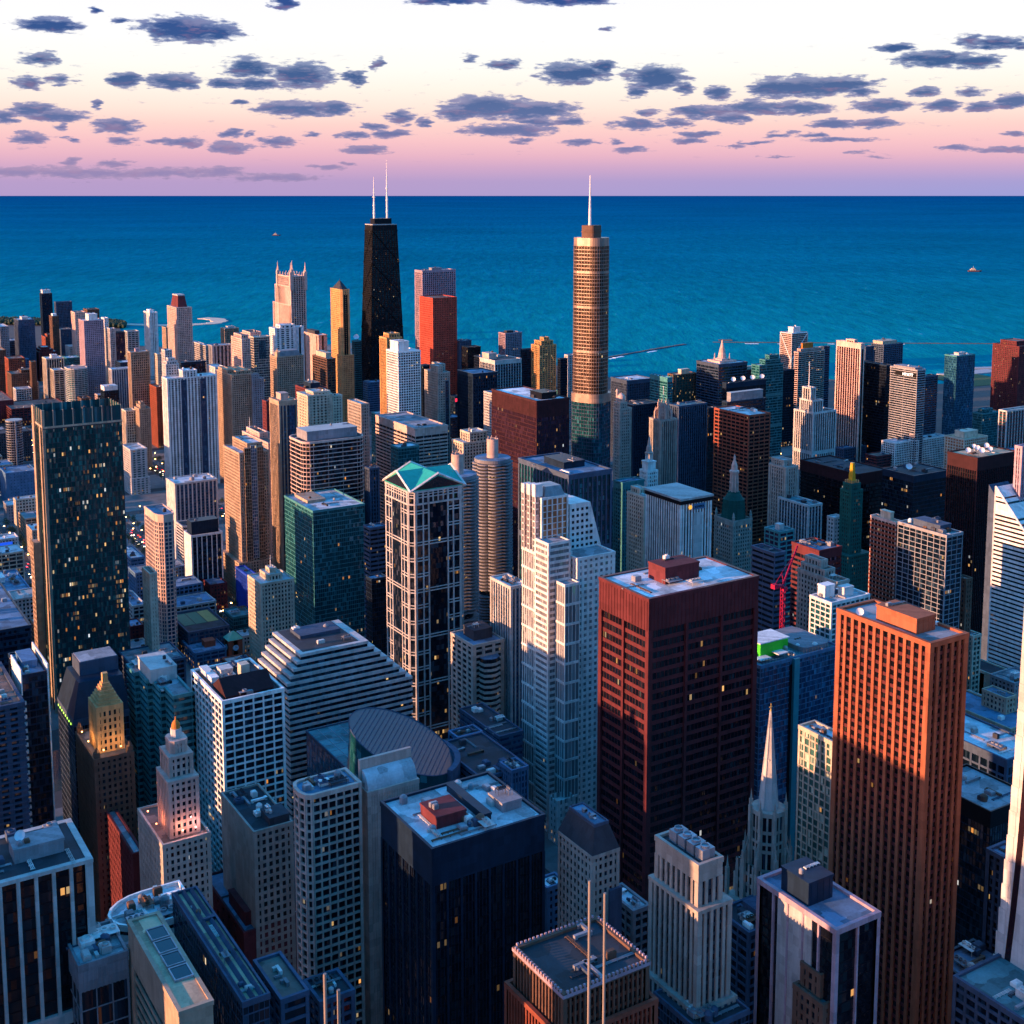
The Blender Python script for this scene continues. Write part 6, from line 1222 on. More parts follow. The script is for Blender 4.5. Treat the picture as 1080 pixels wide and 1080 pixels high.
def gold_deco():
    base = footprint(80.5,100,140.5,803,H=110); u = frac(base, (94,102,129,752), N=base[1]+8)
    r, g = T('deco_tower', 'brown brick art deco tower with golden stepped pyramid top', (80.5,100,140.5,803), H=110, k='punch', w='brown', g='lit', roof='brown', fh=3.6, bw=2.9, pw=1.5, sh=1.7, units=0, short='the golden stepped deco tower')
    a, b, c, d, z = loc(r, g); x0, y0, x1, y1 = a+g[2]*u[0], b+g[3]*u[1], a+g[2]*u[2], b+g[3]*u[3]; y1 = min(y1, d-2)
    W, G = MB(), MB(); h = u[4]; facade(W, G, rect(x0,y0,x1,y1), z, z+h, dict(STYLE['punch'], bw=2.9, pw=1.5)); W.prism(rect(x0-.4,y0-.4,x1+.4,y1+.4), z+h, z+h+3)
    n = 6; zz = z+h+3; mx, my = (x0+x1)/2, (y0+y1)/2; wx, wy = (x1-x0)/2, (y1-y0)/2
    for i in range(n): k = 1-.115*(i+1); W.prism(rect(mx-wx*k,my-wy*k,mx+wx*k,my+wy*k), zz-.1, zz+1.7); zz += 1.7
    W.prism(rect(mx-1.4,my-1.4,mx+1.4,my+1.4), zz, zz+5)
    W.build('gold_tower', wallmat('goldstone'), r); G.build('tower_glazing', glassmat('dark'), r)
    for sx in (a+1.5, c-1.5):
        for sy in (b+1.5, d-1.5): M = MB(); M.box(sx-1.5,sy-1.5,z,sx+1.5,sy+1.5,z+4); M.beam((sx,sy,z+4),(sx,sy,z+6.5),1.6,4,.3); M.build('corner_turret', wallmat('brown'), r)
gold_deco()

def pink_deco():
    base = footprint(144,172,221,893,H=110); n0 = base[1]
    r, g = T('deco_tower', 'stepped art deco stone tower lit pink, with small orange dome', (144,172,221,893), H=110, k='punch', w='stone', g='dark', roof='brown', fh=3.5, bw=2.7, pw=1.4, sh=1.5, units=0, dd=40, short='the pink deco tower')
    a, b, c, d, z = loc(r, g); W, G = MB(), MB()
    def tier(px, N, zb, oct_=0):
        f = footprint(*px, N=N); x0, y0 = f[0]-r.location.x, f[1]-r.location.y; x1, y1 = x0+f[2], y0+min(f[3], f[2]*1.3); zt = f[4]
        p = chamfer(x0,y0,x1,y1,oct_*(x1-x0)) if oct_ else rect(x0,y0,x1,y1)
        facade(W, G, p, zb, zt, dict(STYLE['vert'], bw=2.5, pw=1.2, pd=.5, fh=3.5, sh=1.5)); W.prism(outset(p, .7), zt-.8, zt+.7); return zt, (x0+x1)/2, (y0+y1)/2, (x1-x0)/2
    z1,_,_,_ = tier((163,178,208,826), n0+5, z); z2,_,_,_ = tier((167,179,202,800), n0+8, z1); z3,mx,my,hw = tier((171,181,197,784), n0+10, z2, .2)
    W.build('upper_wall', wallmat('pink'), r); G.build('upper_glazing', glassmat('dark'), r)
    M = MB(); M.prism(ring(8, hw*.72, mx, my, a0=R(22.5)), z3, z3+5); M.build('lantern_drum', wallmat('pale'), r)
    D = MB(); D.lathe(mx, my, [(hw*.6,z3+5),(hw*.52,z3+7),(hw*.3,z3+8.4),(hw*.1,z3+9),(hw*.1,z3+10.5)], 14); D.build('dome', wallmat('orangep'), r)
pink_deco()

def mansard_glass():
    r, g = T('office_building', 'dark glass block with sloping navy mansard roof and green-lit cornice', (61,77.5,136,762), H=110, k='glass', w='slate', g='dark', roof='grey', units=0, cap=3, short='the navy mansard glass block')
    a, b, c, d, z = loc(r, g); M = MB(); M.prism(rect(a,b,c,d), z+1.2, z+20, top=rect(a+5,b+6,c-1,d-4)); M.build('mansard_roof', wallmat('navy'), r)
    P = MB(); P.box(a+8,b+16,z+20,c-1,d-5,z+28); P.build('penthouse', wallmat('slate'), r)
    F = MB(); F.box(a+8.6,b+16.6,z+28,c-1.6,d-5.6,z+28.3); F.build('roof', roofmat('grey'), r)
    for i in range(8):
        L = MB(); y = b+4+(d-b-8)*i/7; L.box(a-.75,y-.5,z-2.6,a-.5,y+.5,z-1.6); L.build('cornice_lamp', flat('green_lamp', (.2,.6,.1), emit=(.45,.9,.08), es=1.2), r)
mansard_glass()

def pink_slab():
    r, g = T('office_tower', 'pink gridded office tower with rounded west end', (308,322,378.5,842), N=420, k='grid', w='pink', g='lit', roof='blue', fh=3.9, bw=3.9, pw=.55, pd=.9, sh=.95, sd=.75, units=4, pol=lambda x, y: [(-x+3,-y),(x,-y),(x,y),(-x+3,y)]+[(-x+3-math.sin(R(t))*3.5, y*math.cos(R(t))) for t in (36,72,108,144)], short='the pink gridded tower')
    r, g = T('office_tower', 'plain pink slab with curved pale roof behind a tall fin wall', (378.5,388,441,838), N=425, k='vfine', w='pink', g='grey', roof='gravel', fh=4, bw=1.25, pw=1.1, pd=.3, sh=0, sd=.05, units=0, short='the plain pink slab')
    a, b, c, d, z = loc(r, g); F = MB(); F.box(a-.5,d-2.2,0,c+.3,d-.6,z+13); F.build('fin_wall', wallmat('pink'), r)
    B = MB(); n = 10; pts = [(b+.3+(d-2.6-b)*math.sin(R(90*i/n))*1.0, z+.5+8.5*(1-math.cos(R(90*i/n)))) for i in range(n+1)]
    pts = [(b+.4+(d-2.8-b)*(1-math.cos(R(90*i/n))), z+.6+8*math.sin(R(90*i/n))) for i in range(n+1)]; k = len(B.v)
    for y, zz in pts: B.v += [(a+.4,y,zz),(c-.4,y,zz)]
    for i in range(n): B.face((k+2*i, k+2*i+1, k+2*i+3, k+2*i+2))
    B.v += [(a+.4,d-2.8,z),(c-.4,d-2.8,z)]; q = len(B.v)-2
    B.face(tuple([q]+[k+2*i for i in range(n,-1,-1)])); B.face(tuple([q+1]+[k+2*i+1 for i in range(n+1)])); B.build('curved_roof', roofmat('light'), r)
pink_slab()

def stepped_bands():
    g = footprint(299, 305.5, 434, 745, H=92); x0, y0, wd, d, z = g; d = 52; cx, cy = x0+wd/2, y0+d/2; hx, hy = wd/2, d/2
    r = thing('office_building', 'ziggurat office block of white and navy bands with teal glass corner', cx, cy, 0, 'building'); FOOT.append((x0, y0, x0+wd, y0+d, 'the banded ziggurat', z))
    W, G = MB(), MB(); f = 3.9; nb = int(z/f); zz = 0
    for k in range(nb+8):
        e = max(0, k-nb); iw, ie, is_ = 2.6*max(0, e-3), 4.0*e, .9*e
        p = rect(-hx+iw, -hy+is_, hx-ie, hy); G.skin(p, zz, zz+f, 4, f, v0=10+k); W.prism(outset(p, .5), zz+f-1.5, zz+f+.3); zz += f
    W.build('wall', wallmat('pale'), r); G.build('glazing', glassmat('dark'), r)
    p = rect(-hx+13, -hy+9, hx-33, hy); F = MB(); F.prism(p, zz-.2, zz+.45)
    for e in range(8): F.prism(rect(-hx+2.6*max(0,e-3)+.4, -hy+.9*e+.5, hx-4.0*e-.4, hy-.5), z+f*e-.4-(z-nb*f), z+f*e+.38-(z-nb*f))
    rf = F.build('roof', roofmat('dark'), r); roof_units(rf, -hx+16, -hy+12, hx-36, hy-4, zz+.4, 5, random.Random(5))
    P = MB(); P.box(-hx+20, -hy+30, zz+.4, hx-36, hy-5, zz+2.6); P.build('penthouse', wallmat('slate'), r)
    A = MB(); A.prism([(-hx-1,hy-26),(-hx+13,hy-26),(-hx+13,hy),(-hx-1,hy)], z-25, [z+4, z+26, z+26, z+4]); A.build('atrium_glass', glassmat('teal'), r)
stepped_bands()

def drum_hall():
    g = footprint(323, 378, 474, 823, H=85); x0, y0, wd, d, z = g; cx, cy = x0+wd/2, y0+d/2; hx, hy = wd/2, d/2
    r = thing('government_building', 'navy glass block with huge sliced glass drum rising through its roof', cx, cy, 0, 'building'); FOOT.append((x0, y0, x0+wd, y0+d, 'the sliced glass drum', z))
    W, G = MB(), MB(); facade(W, G, rect(-hx,-hy,hx,hy), 0, z, dict(fh=4, bw=8, pw=.25, pd=.1, sh=.4, sd=.05)); parapet(W, rect(-hx,-hy,hx,hy), z, .8, .4, .3)
    W.build('wall', wallmat('slate'), r); G.build('glazing', glassmat('blue'), r)
    F = MB(); F.prism(outset(rect(-hx,-hy,hx,hy), -.4), z-.3, z+.1); F.build('roof', roofmat('teal'), r)
    L = MB()
    for i in range(1,5): x = -hx+wd*.12*i; L.box(x-.15,-hy+1,z+.1,x+.15,hy-1,z+.3)
    for i in range(1,9): y = -hy+d*i/9; L.box(-hx+1,y-.15,z+.11,-hx+wd*.55,y+.15,z+.28)
    L.build('roof_seam', wallmat('steel'), r)
    dx, dy, _ = at_h(424, 787, z+16); dx -= cx; dy -= cy; RR = 29.0; n = 48
    hi = lambda t: z+19+13*math.cos(t-R(140))
    P = ring(n, RR, dx, dy); zs = [hi(2*math.pi*i/n) for i in range(n)]
    D = MB(); nn = len(D.v); D.v += [(p[0],p[1],0) for p in ring(n, RR+6, dx, dy)]+[(p[0],p[1],zs[i]) for i, p in enumerate(P)]; u = 0
    for i in range(n): j = (i+1) % n; D.face((nn+i, nn+j, nn+n+j, nn+n+i), 0, [(i,0),(i+1,0),(i+1,24),(i,24)])
    D.build('drum', glassmat('teal'), r)
    S = MB(); S.v = [(p[0],p[1],zs[i]) for i, p in enumerate(P)]; S.face(tuple(range(n))); S.build('sliced_top', flat('drum_top', (.012,.05,.07), .4), r)
    B = MB()
    for i in range(n): j = (i+1) % n; B.beam((P[i][0],P[i][1],zs[i]+.1),(P[j][0],P[j][1],zs[j]+.1),.35,4)
    pl = lambda X, Y: z+19+13*((X-dx)*math.cos(R(140))+(Y-dy)*math.sin(R(140)))/RR
    tdir = (math.cos(R(50)), math.sin(R(50))); ndir = (-tdir[1], tdir[0])
    for i in range(-11, 12):
        o = i*2.2; h = math.sqrt(max(RR**2-o*o, 0))-.5
        if h < 2: continue
        a = (dx+ndir[0]*o-tdir[0]*h, dy+ndir[1]*o-tdir[1]*h); b = (dx+ndir[0]*o+tdir[0]*h, dy+ndir[1]*o+tdir[1]*h)
        B.beam((*a, pl(*a)+.15), (*b, pl(*b)+.15), .28, 4)
    B.build('rib', wallmat('slate'), r)
    Q = MB(); Q.prism([(dx+(RR+3.5)*math.cos(R(t)), dy+(RR+3.5)*math.sin(R(t))) for t in range(-60,91,10)]+[(dx+(RR+.2)*math.cos(R(t)), dy+(RR+.2)*math.sin(R(t))) for t in range(90,-61,-10)], z-2, z+9); Q.build('rim_terrace', wallmat('slate'), r)
drum_hall()

def hex_tower():
    r, g = T('office_tower', 'brown concrete tower with chevron windows and hexagonal front bay', (491.5,499,531,682), N=725, k='horiz', w='stone', g='black', roof='blue', fh=4, bw=7, pw=2.2, pd=.5, sh=1.6, sd=.3, units=0, pent=((.25,.3,.85,.8,7,'dgrey'),), dd=30, short='the brown chevron tower')
    a, b, c, d, z = loc(r, g); W, G = MB(), MB(); p = [(a+5,b+.5),(a+6,b-5),(a+10,b-7),(a+14,b-7),(a+18,b-5),(a+19,b+.5)]
    facade(W, G, p, 0, z-9, dict(fh=4, bw=30, pw=0, pd=.3, sh=1.8, sd=.5)); W.build('bay_wall', wallmat('stone'), r); G.build('bay_glazing', glassmat('black'), r)
    F = MB(); F.prism(outset(p, .1), z-9, z-8.4); F.build('bay_roof', roofmat('blue'), r)
hex_tower()

def clock_red():
    r, g = T('clock_tower', 'small red brick clock tower with green hipped roof, uplit orange', (235.5,241.5,255,676), N=620, k='punch', w='brick', g='dark', roof='teal', bw=9, pw=7.5, fh=16, sh=3, units=0, par=.2, dd=11, short='the red clock tower')
    a, b, c, d, z = loc(r, g); M = MB(); hip(M, rect(a,b,c,d), z, 6, .12, o=1.2); M.build('hip_roof', flat('copper_roof', (.015,.36,.26), .5), r)
    for rot, off in ((SOUTH, (0,b-.6,z-7)), (WEST, (a-.6,0,z-7))):
        C = MB(); C.lathe(0,0,[(2.6,0),(2.6,.25)],24); o = C.build('clock_face', flat('clock_pale', (.35,.5,.62)), r, off); o.rotation_euler = rot
        Hn = MB(); Hn.box(-.12,0,.26,.12,1.9,.34); Hn.box(0,-.12,.27,1.3,.12,.35); o = Hn.build('clock_hand', wallmat('black'), r, off); o.rotation_euler = rot
    for x in (a-.3, c+.3):
        l = bpy.data.lights.new('uplight', 'POINT'); l.energy = 2500; l.color = (1,.35,.08); l.shadow_soft_size = .6; o = bpy.data.objects.new('uplight', l); col.objects.link(o); o.parent = r; o.location = (x*1.25, b-2.5, z-25)
        U = MB(); U.lathe(x*1.25, b-2.5, [(.35,z-26.5),(.4,z-25.8)], 8); U.build('floodlight', flat('lamp_warm', (.4,.2,.05), emit=(1,.45,.1), es=3), r)
clock_red()

def prow_group():
    T('office_building', 'grey glass block with framed square panes and white flat roof, bottom left', (68,83.5,134,1021), N=285, k='wide', w='grey', g='dark', roof='light', fh=7, bw=6, pw=.4, pd=.3, sh=.4, sd=.2, cap=9, capk=1.4, units=6, short='the grey framed glass block')
    r, g = T('office_building', 'white oval-ended block with pale roof and low curved parapet', (117,135,209,986), N=318, k='horiz', w='white', g='dark', roof='white', fh=6, bw=20, pw=.2, sh=5.4, sd=.2, units=7, par=1.6, pol=lambda x, y: [(x,-y),(x,y),(-x+y,y)]+[(-x+y-y*1.3*math.sin(R(t)), y*math.cos(R(t))) for t in range(20,180,20)]+[(-x+y,-y)], short='the white oval-ended block')
    r, g = T('office_tower', 'beige stone wedge with tan gravel roof and four skylights', (137,190,222,1067), N=232, k='horiz', w='tan', g='black', roof='tan', fh=3.8, bw=60, pw=5.5, pd=.7, sh=1.5, sd=.45, cap=14, units=0, par=.6, short='the beige skylit wedge')
    a, b, c, d, z = loc(r, g)
    for i in range(4):
        y = d-6-(d-b)*.15*i-(d-b)*.05; S = MB(); S.box(a+3,y-(d-b)*.13,z+.1,a+9,y,z+.7); o = S.build('skylight', flat('dark_glass', (.01,.013,.02), .15), r)
        Fm = MB(); q = rect(a+3,y-(d-b)*.13,a+9,y); parapet(Fm, q, z+.75, .15, .3, .1, .6); Fm.build('skylight_frame', wallmat('steel'), r)
    T('office_building', 'long lean roof with blue edge strips beside the beige skylit wedge', (182,256,284,1060), N=238, k='glass', w='slate', g='dark', roof='tan', units=3, short='the long lean roof')
    T('office_building', 'dark-roofed block with blue rim left of the pink gridded tower base', (269,297,324,1056), N=252, k='wide', w='slate', g='dark', roof='brown', units=1, short='the blue-rimmed dark block')
    T('office_building', 'low dark roof at the foot of the pink gridded tower', (322,338,372,1058), N=262, k='grid', w='slate', g='dark', roof='dark', units=4, short='the low dark roof')
prow_group()

def brown_fins():
    r, g = T('office_tower', 'brown finned office tower with grey roof and notched parapet, bottom centre', (545,595,681,1050), N=212, k='vert', w='brown', g='black', band='brick', roof='dark', fh=4, bw=1.9, pw=.7, pd=.9, sh=1.2, sd=.2, units=3, cap=0, short='the brown finned tower')
    a, b, c, d, z = loc(r, g); M = MB()
    n = int((c-a)/1.6)
    for i in range(n):
        x = a+(c-a)*(i+.5)/n
        for y in (b-.8, d+.8): M.box(x-.35,y-.35,z-.5,x+.35,y+.35,z+1.9)
    n = int((d-b)/1.6)
    for i in range(n):
        y = b+(d-b)*(i+.5)/n
        for x in (a-.8, c+.8): M.box(x-.35,y-.35,z-.5,x+.35,y+.35,z+1.9)
    parapet(M, rect(a,b,c,d), z+.2, .5, .1, 1.2, .6)
    M.build('notched_parapet', wallmat('lilac'), r)
    S = MB(); st = rect(a-2.2,b-2.2,c+2.2,d+2.2); W2, G2 = MB(), MB(); facade(W2, G2, st, 0, z-13, dict(fh=4, bw=1.9, pw=.7, pd=.9, sh=1.2, sd=.2)); parapet(W2, st, z-13, .8, .4, 1); W2.build('lower_wall', wallmat('brick'), r); G2.build('lower_glazing', glassmat('black'), r)
brown_fins()

def mast_tower(pxs, N, label, H):
    pts = [at_n(px, py, N) for px, py in pxs]; x0 = min(p[0] for p in pts)-8; x1 = max(p[0] for p in pts)+8
    r = thing('office_tower', label, (x0+x1)/2, N, 0, 'tower'); FOOT.append((x0, N-8, x1, N+8, 'the masts', H)); hx = (x1-x0)/2
    W, G = MB(), MB(); facade(W, G, rect(-hx,-8,hx,8), 0, H, STYLE['vert']); parapet(W, rect(-hx,-8,hx,8), H, 1, .5, .9); W.build('wall', wallmat('tan'), r); G.build('glazing', glassmat('dark'), r)
    F = MB(); F.prism(rect(-hx+.4,-7.6,hx-.4,7.6), H-.4, H+.05); F.build('roof', roofmat('grey'), r)
    for p in pts: M = MB(); L = p[2]-H; M.beam((p[0]-(x0+x1)/2,0,H),(p[0]-(x0+x1)/2,0,H+L*.45),.5,12,.46); M.beam((p[0]-(x0+x1)/2,0,H+L*.45),(p[0]-(x0+x1)/2,0,p[2]),.24,12,.22); M.build('roof_mast', flat('mast_tan', (.24,.20,.17)), r)
mast_tower([(622,929),(638,942)], 150, 'tower below the view, only its two slim pale masts seen at bottom centre', 205)
mast_tower([(342.5,1027),(357,1044)], 140, 'tower below the view, only two short pale masts left of the black box', 205)

def glass_site():
    g = footprint(793, 802, 884, 704, N=492); 
    r, g = T('office_tower', 'unfinished blue glass tower with bright green netting and clutter on its roof', (793,802,884,704), N=492, k='horiz', w='bluew', g='blue', roof='teal', fh=3.3, bw=3.3, pw=.15, pd=.3, sh=.35, sd=.25, units=12, dd=40, short='the green-netted glass tower')
    a, b, c, d, z = loc(r, g); F = MB(); x = a+(c-a)*.43; F.box(x-2,b-2.2,0,x+2.2,b+.5,z+.6); F.build('glass_fin', flat('teal_fin', (.02,.22,.26), .3), r)
    D = MB(); D.box(x-4,b-.4,0,x-2.1,b+.3,z-3); D.build('recess', wallmat('black'), r)
    N_ = MB(); N_.box(a+9,b+10,z+.1,a+27,b+24,z+9); N_.build('green_netting', flat('netting', (.05,.62,.02), .8), r)
    N2 = MB(); N2.box(a+27.3,b+15,z+.1,a+36,b+30,z+6); N2.build('green_netting', flat('netting', (.05,.62,.02), .8), r)
    P = MB(); P.box(a+8.4,b+9.6,z+9,a+32,b+26,z+9.6); P.box(a+18,b+4,z+2.5,a+26,b+11,z+3); P.box(a+4,b+4,z+1.5,a+13,b+10,z+2); P.build('white_deck', wallmat('white'), r)
    S = MB(); rng = random.Random(2)
    for i in range(26): x = a+2+(c-a-4)*i/25; S.beam((x,b+.6,z),(x,b+.6,z+4.2),.12,4); 
    for zz in (z+2, z+4): S.beam((a+2,b+.6,zz),(c-2,b+.6,zz),.12,4)
    S.build('scaffold', wallmat('slate'), r)
    O = MB(); O.box(a+7,d-7,z,a+12,d-3,z+3.6); O.build('site_hut', wallmat('orangep'), r)
    T_ = MB(); T_.prism(roundrect(c-26,b+3,c-2,d-4,6,4), z, z+3); T_.build('deck', wallmat('grey'), r)
glass_site()

def crane():
    x, y, zt = at_n(826, 618, 585); r = thing('tower_crane', 'crimson lattice tower crane with raised jib between dark buildings', x, y, 0, 'crane')
    M = MB(); s = 1.1; h = zt
    for sx in (-s, s):
        for sy in (-s, s): M.beam((sx,sy,0),(sx,sy,h),.28,4)
    k = 0; zz = 0
    while zz < h-2:
        for p, q in (((-s,-s),(s,-s)),((s,-s),(s,s)),((s,s),(-s,s)),((-s,s),(-s,-s))):
            a, b = (p, q) if k % 2 else (q, p); M.beam((*a,zz),(*b,zz+2.4),.2,4)
        zz += 2.4; k += 1
    M.build('mast', wallmat('cerise'), r)
    tip = at_n(841, 576, 590); J = MB(); v = (tip[0]-x, tip[1]-y, tip[2])
    for o in ((-.8,0,0),(.8,0,0),(0,0,1.4)): J.beam((o[0],o[1],h+1+o[2]),(v[0]+o[0]*.6,v[1],v[2]+o[2]*.6),.28,4)
    for i in range(14):
        t0, t1 = i/14, (i+1)/14; P = lambda t, o: (v[0]*t+o[0], v[1]*t+o[1], h+1+(v[2]-h-1)*t+o[2])
        J.beam(P(t0,(-.8,0,0)),P(t1,(.8,0,0)),.18,4); J.beam(P(t0,(.8,0,0)),P(t1,(0,0,1.4)),.18,4); J.beam(P(t0,(0,0,1.4)),P(t1,(-.8,0,0)),.18,4)
    J.build('jib', wallmat('cerise'), r)
    C = MB(); C.box(-7.5,-1.6,h,-1,1.6,h+1.2); C.box(-9,-1.8,h-.4,-6,1.8,h+2.4); C.build('counter_jib', wallmat('cerise'), r)
    B = MB(); B.box(-1.7,-2.4,h-2.8,1.5,-1.2,h-.1); B.build('cab', wallmat('cerise'), r)
    L = MB(); L.beam((-7,0,h+2.4),(-1.5,0,h+9),.16,4); L.beam((-1.5,0,h+9),(v[0]*.8,v[1]*.8,h+1+(v[2]-h-1)*.8),.1,4); L.beam((0,0,h+1),(-1.5,0,h+9),.24,4); L.build('stay', wallmat('cerise'), r)
crane()

# extra pieces on towers built above
def find(short): return next(f for f in FOOT if f[4] == short)
def part_of(label): return LABELS[next(l for l in LABELS if l.startswith(label))]
rt = part_of('black office block with maroon top'); f = find('the dish-topped black block'); z = f[5]
for i, (fx, fy, rr) in enumerate(((.22,.55,3),(.34,.3,3.3),(.44,.62,3),(.55,.38,2.6),(.66,.7,3),(.5,.85,2.6))): dish(rt, (fx*1.3-.62)*(f[2]-f[0]), (fy-.5)*(f[3]-f[1]), z+1, rr*.8)
rt = part_of('low navy-black block with one'); f = find('the low navy-black block'); dish(rt, -(f[2]-f[0])*.2, 0, f[5]+1, 3.2)
rt = part_of('navy block with row'); f = find('the dish-row navy block')
for i in range(4): dish(rt, (f[2]-f[0])*(-.3+.24*i), -(f[3]-f[1])*.2, f[5]+1, 3.2)
rt = part_of('black glass office slab'); f = find('the black finned slab'); dish(rt, (f[2]-f[0])*.03, -(f[3]-f[1])*.02, f[5]+5, 1.9)
rt = part_of('teal-dark tower left'); f = find('the teal-dark tower'); dish(rt, 0, 0, f[5]+1, 5)
rt = part_of('tall orange granite'); f = find('the orange granite slab'); dish(rt, -9.5, 14, f[5]+.2, 1.7)
# grey mansard roof
rt = part_of('grey stone tower with steep'); f = find('the grey mansard tower'); hx, hy, z = (f[2]-f[0])/2, (f[3]-f[1])/2, f[5]
M = MB(); M.prism(outset(rect(-hx,-hy,hx,hy), .5), z+.4, z+11, top=rect(-hx+3,-hy+3,hx-3,hy-3)); M.build('mansard_roof', wallmat('dgrey'), rt)
M = MB(); parapet(M, rect(-hx+3,-hy+3,hx-3,hy-3), z+11, .7, .4, .2); M.build('roof_rim', wallmat('slate'), rt)
M = MB(); M.prism(rect(-hx+3.4,-hy+3.4,hx-3.4,hy-3.4), z+10.6, z+11.1); o = M.build('roof_deck', roofmat('blue'), rt); roof_units(o, -hx+4, -hy+4, hx-4, hy-4, z+11.1, 6, random.Random(8), .8)
M = MB(); M.box(hx-5,-hy-1.6,0,hx+1,-hy+.3,z-16); M.build('stair_shaft', wallmat('slate'), rt)
# four coolers on the pale stone tower
rt = part_of('pale stone 1930s tower'); f = find('the pale stone 1930s tower'); hx, hy, z = (f[2]-f[0])/2, (f[3]-f[1])/2, f[5]
for i in range(4):
    M = MB(); y = hy*.55-i*hy*.42; M.box(-hx*.45,y-2.1,z,hx*.7,y+2.0,z+4.4); M.box(-hx*.45-.1,y-2.15,z+1.6,hx*.7+.1,y+2.05,z+1.9); M.lathe(hx*.12,y,[(1.7,z+4.4),(1.7,z+5.2),(1.4,z+5.2),(1.4,z+4.7)],14); M.build('cooler', wallmat('steel'), rt)
# pale panel on the narrow black tower
rt = part_of('narrow black steel'); f = find('the narrow black steel tower'); hx, hy, z = (f[2]-f[0])/2, (f[3]-f[1])/2, f[5]
M = MB(); M.box(-hx-.55,-hy*.42,0,-hx+.3,hy*.48,z-1.4); M.build('stone_panel', wallmat('pale'), rt)
# round bay of the white hotel
rt = hb; f = find('the white round-bayed hotel'); hx, hy, z = (f[2]-f[0])/2, (f[3]-f[1])/2, f[5]
W, G = MB(), MB(); facade(W, G, ring(14, 6.5, -hx*.28, -hy), 0, z+1, dict(STYLE['grid'], bw=3, pw=.7, fh=3.2, sh=.9)); W.prism(ring(14, 7.2, -hx*.28, -hy), z+1, z+2); W.build('bay_wall', wallmat('white'), rt); G.build('bay_glazing', glassmat('dark'), rt)
M = MB()
for i in range(12): t = 2*math.pi*i/12; M.beam((-hx*.28+5.5*math.cos(t),-hy+5.5*math.sin(t),z+2),(-hx*.28+5.5*math.cos(t),-hy+5.5*math.sin(t),z+9),.5,5)
M.lathe(-hx*.28,-hy,[(6,z+9),(6,z+10),(4.5,z+11)],14); M.lathe(-hx*.28,-hy,[(3.8,z+2),(3.8,z+9)],12); M.build('roof_lantern', wallmat('pink'), rt)
# hotel sign and marble tower sign
rt = part_of('striped blue-grey hotel'); f = find('the striped sign hotel'); hx, hy2, z = (f[2]-f[0])/2, (f[3]-f[1])/2, f[5]
M = MB(); M.box(-hx-.9,-hy2*.95,z-9.5,-hx-.4,hy2*.62,z-3.5); M.build('sign_board', wallmat('black'), rt)
text('HYATT', 5.6, rt, (-hx-1.05, -hy2*.35, z-8.8), WEST, flat('sign_white', (.8,.8,.8), emit=(1,.95,.85), es=.9))
rt = part_of('white marble tower'); f = find('the white marble tower'); hx, hy2, z = (f[2]-f[0])/2, (f[3]-f[1])/2, f[5]
M = MB(); M.prism(rect(-hx-1.6,-hy2-1.6,hx+1.6,hy2+1.6), z-.3, z+1.4); M.build('roof_slab', wallmat('pale'), rt)
M = MB(); M.prism(rect(-hx-1.1,-hy2-1.1,hx+1.1,hy2+1.1), z-3.5, z-.3); M.build('roof_frieze', wallmat('black'), rt)
M = MB(); M.box(-hx*.0-3.0,-hy2-.95,4,hx*.32+1,-hy2-.3,z-12); M.build('stone_panel', wallmat('pale'), rt)
M = MB(); M.box(-hx*.18,-hy2-1.0,z-9,hx*.55,-hy2-.3,z-4.5); M.build('sign_board', wallmat('bluew'), rt)
text('KEMPER', 2.7, rt, (hx*.18, -hy2-1.15, z-7.8), SOUTH, wallmat('navy'))
M = MB(); M.lathe(0,0,[(1.9,0),(1.9,.3)],6); o = M.build('emblem', flat('emblem', (.6,.25,.03), emit=(1,.45,.05), es=.5), rt, (-hx*.42,-hy2-.95,z-6.5)); o.rotation_euler = SOUTH
# pointed cupola
rt = vb; f = find('the cupola-topped tower'); z = f[5]; M = MB(); M.box(-16,-14,z,16,14,z+3); M.build('roof_deck', wallmat('pink'), rt)
M = MB(); M.lathe(0,0,[(10,z+3),(10,z+5),(6.5,z+6),(4.5,z+16),(2.5,z+24),(1.6,z+28),(1.6,z+31),(.3,z+33)],12)
for i in range(4): t = R(45+90*i); M.beam((11*math.cos(t),11*math.sin(t),z+3),(11*math.cos(t),11*math.sin(t),z+13),1.3,6,.2)
M.build('cupola', wallmat('pink'), rt)
# tennis courts
rt = part_of('low grey-white building with tennis'); f = find('the tennis-court building'); hx, hy2, z = (f[2]-f[0])/2, (f[3]-f[1])/2, f[5]
for i, cc in enumerate(((.02,.12,.06),(.02,.12,.06),(.30,.24,.06))):
    M = MB(); x = -hx+2+(2*hx-4)*i/3; M.box(x+.4,-hy2*.3,z+.05,x+(2*hx-4)/3-.4,hy2*.85,z+.25); M.build('tennis_court', flat('court%d' % (i//2), cc), rt)
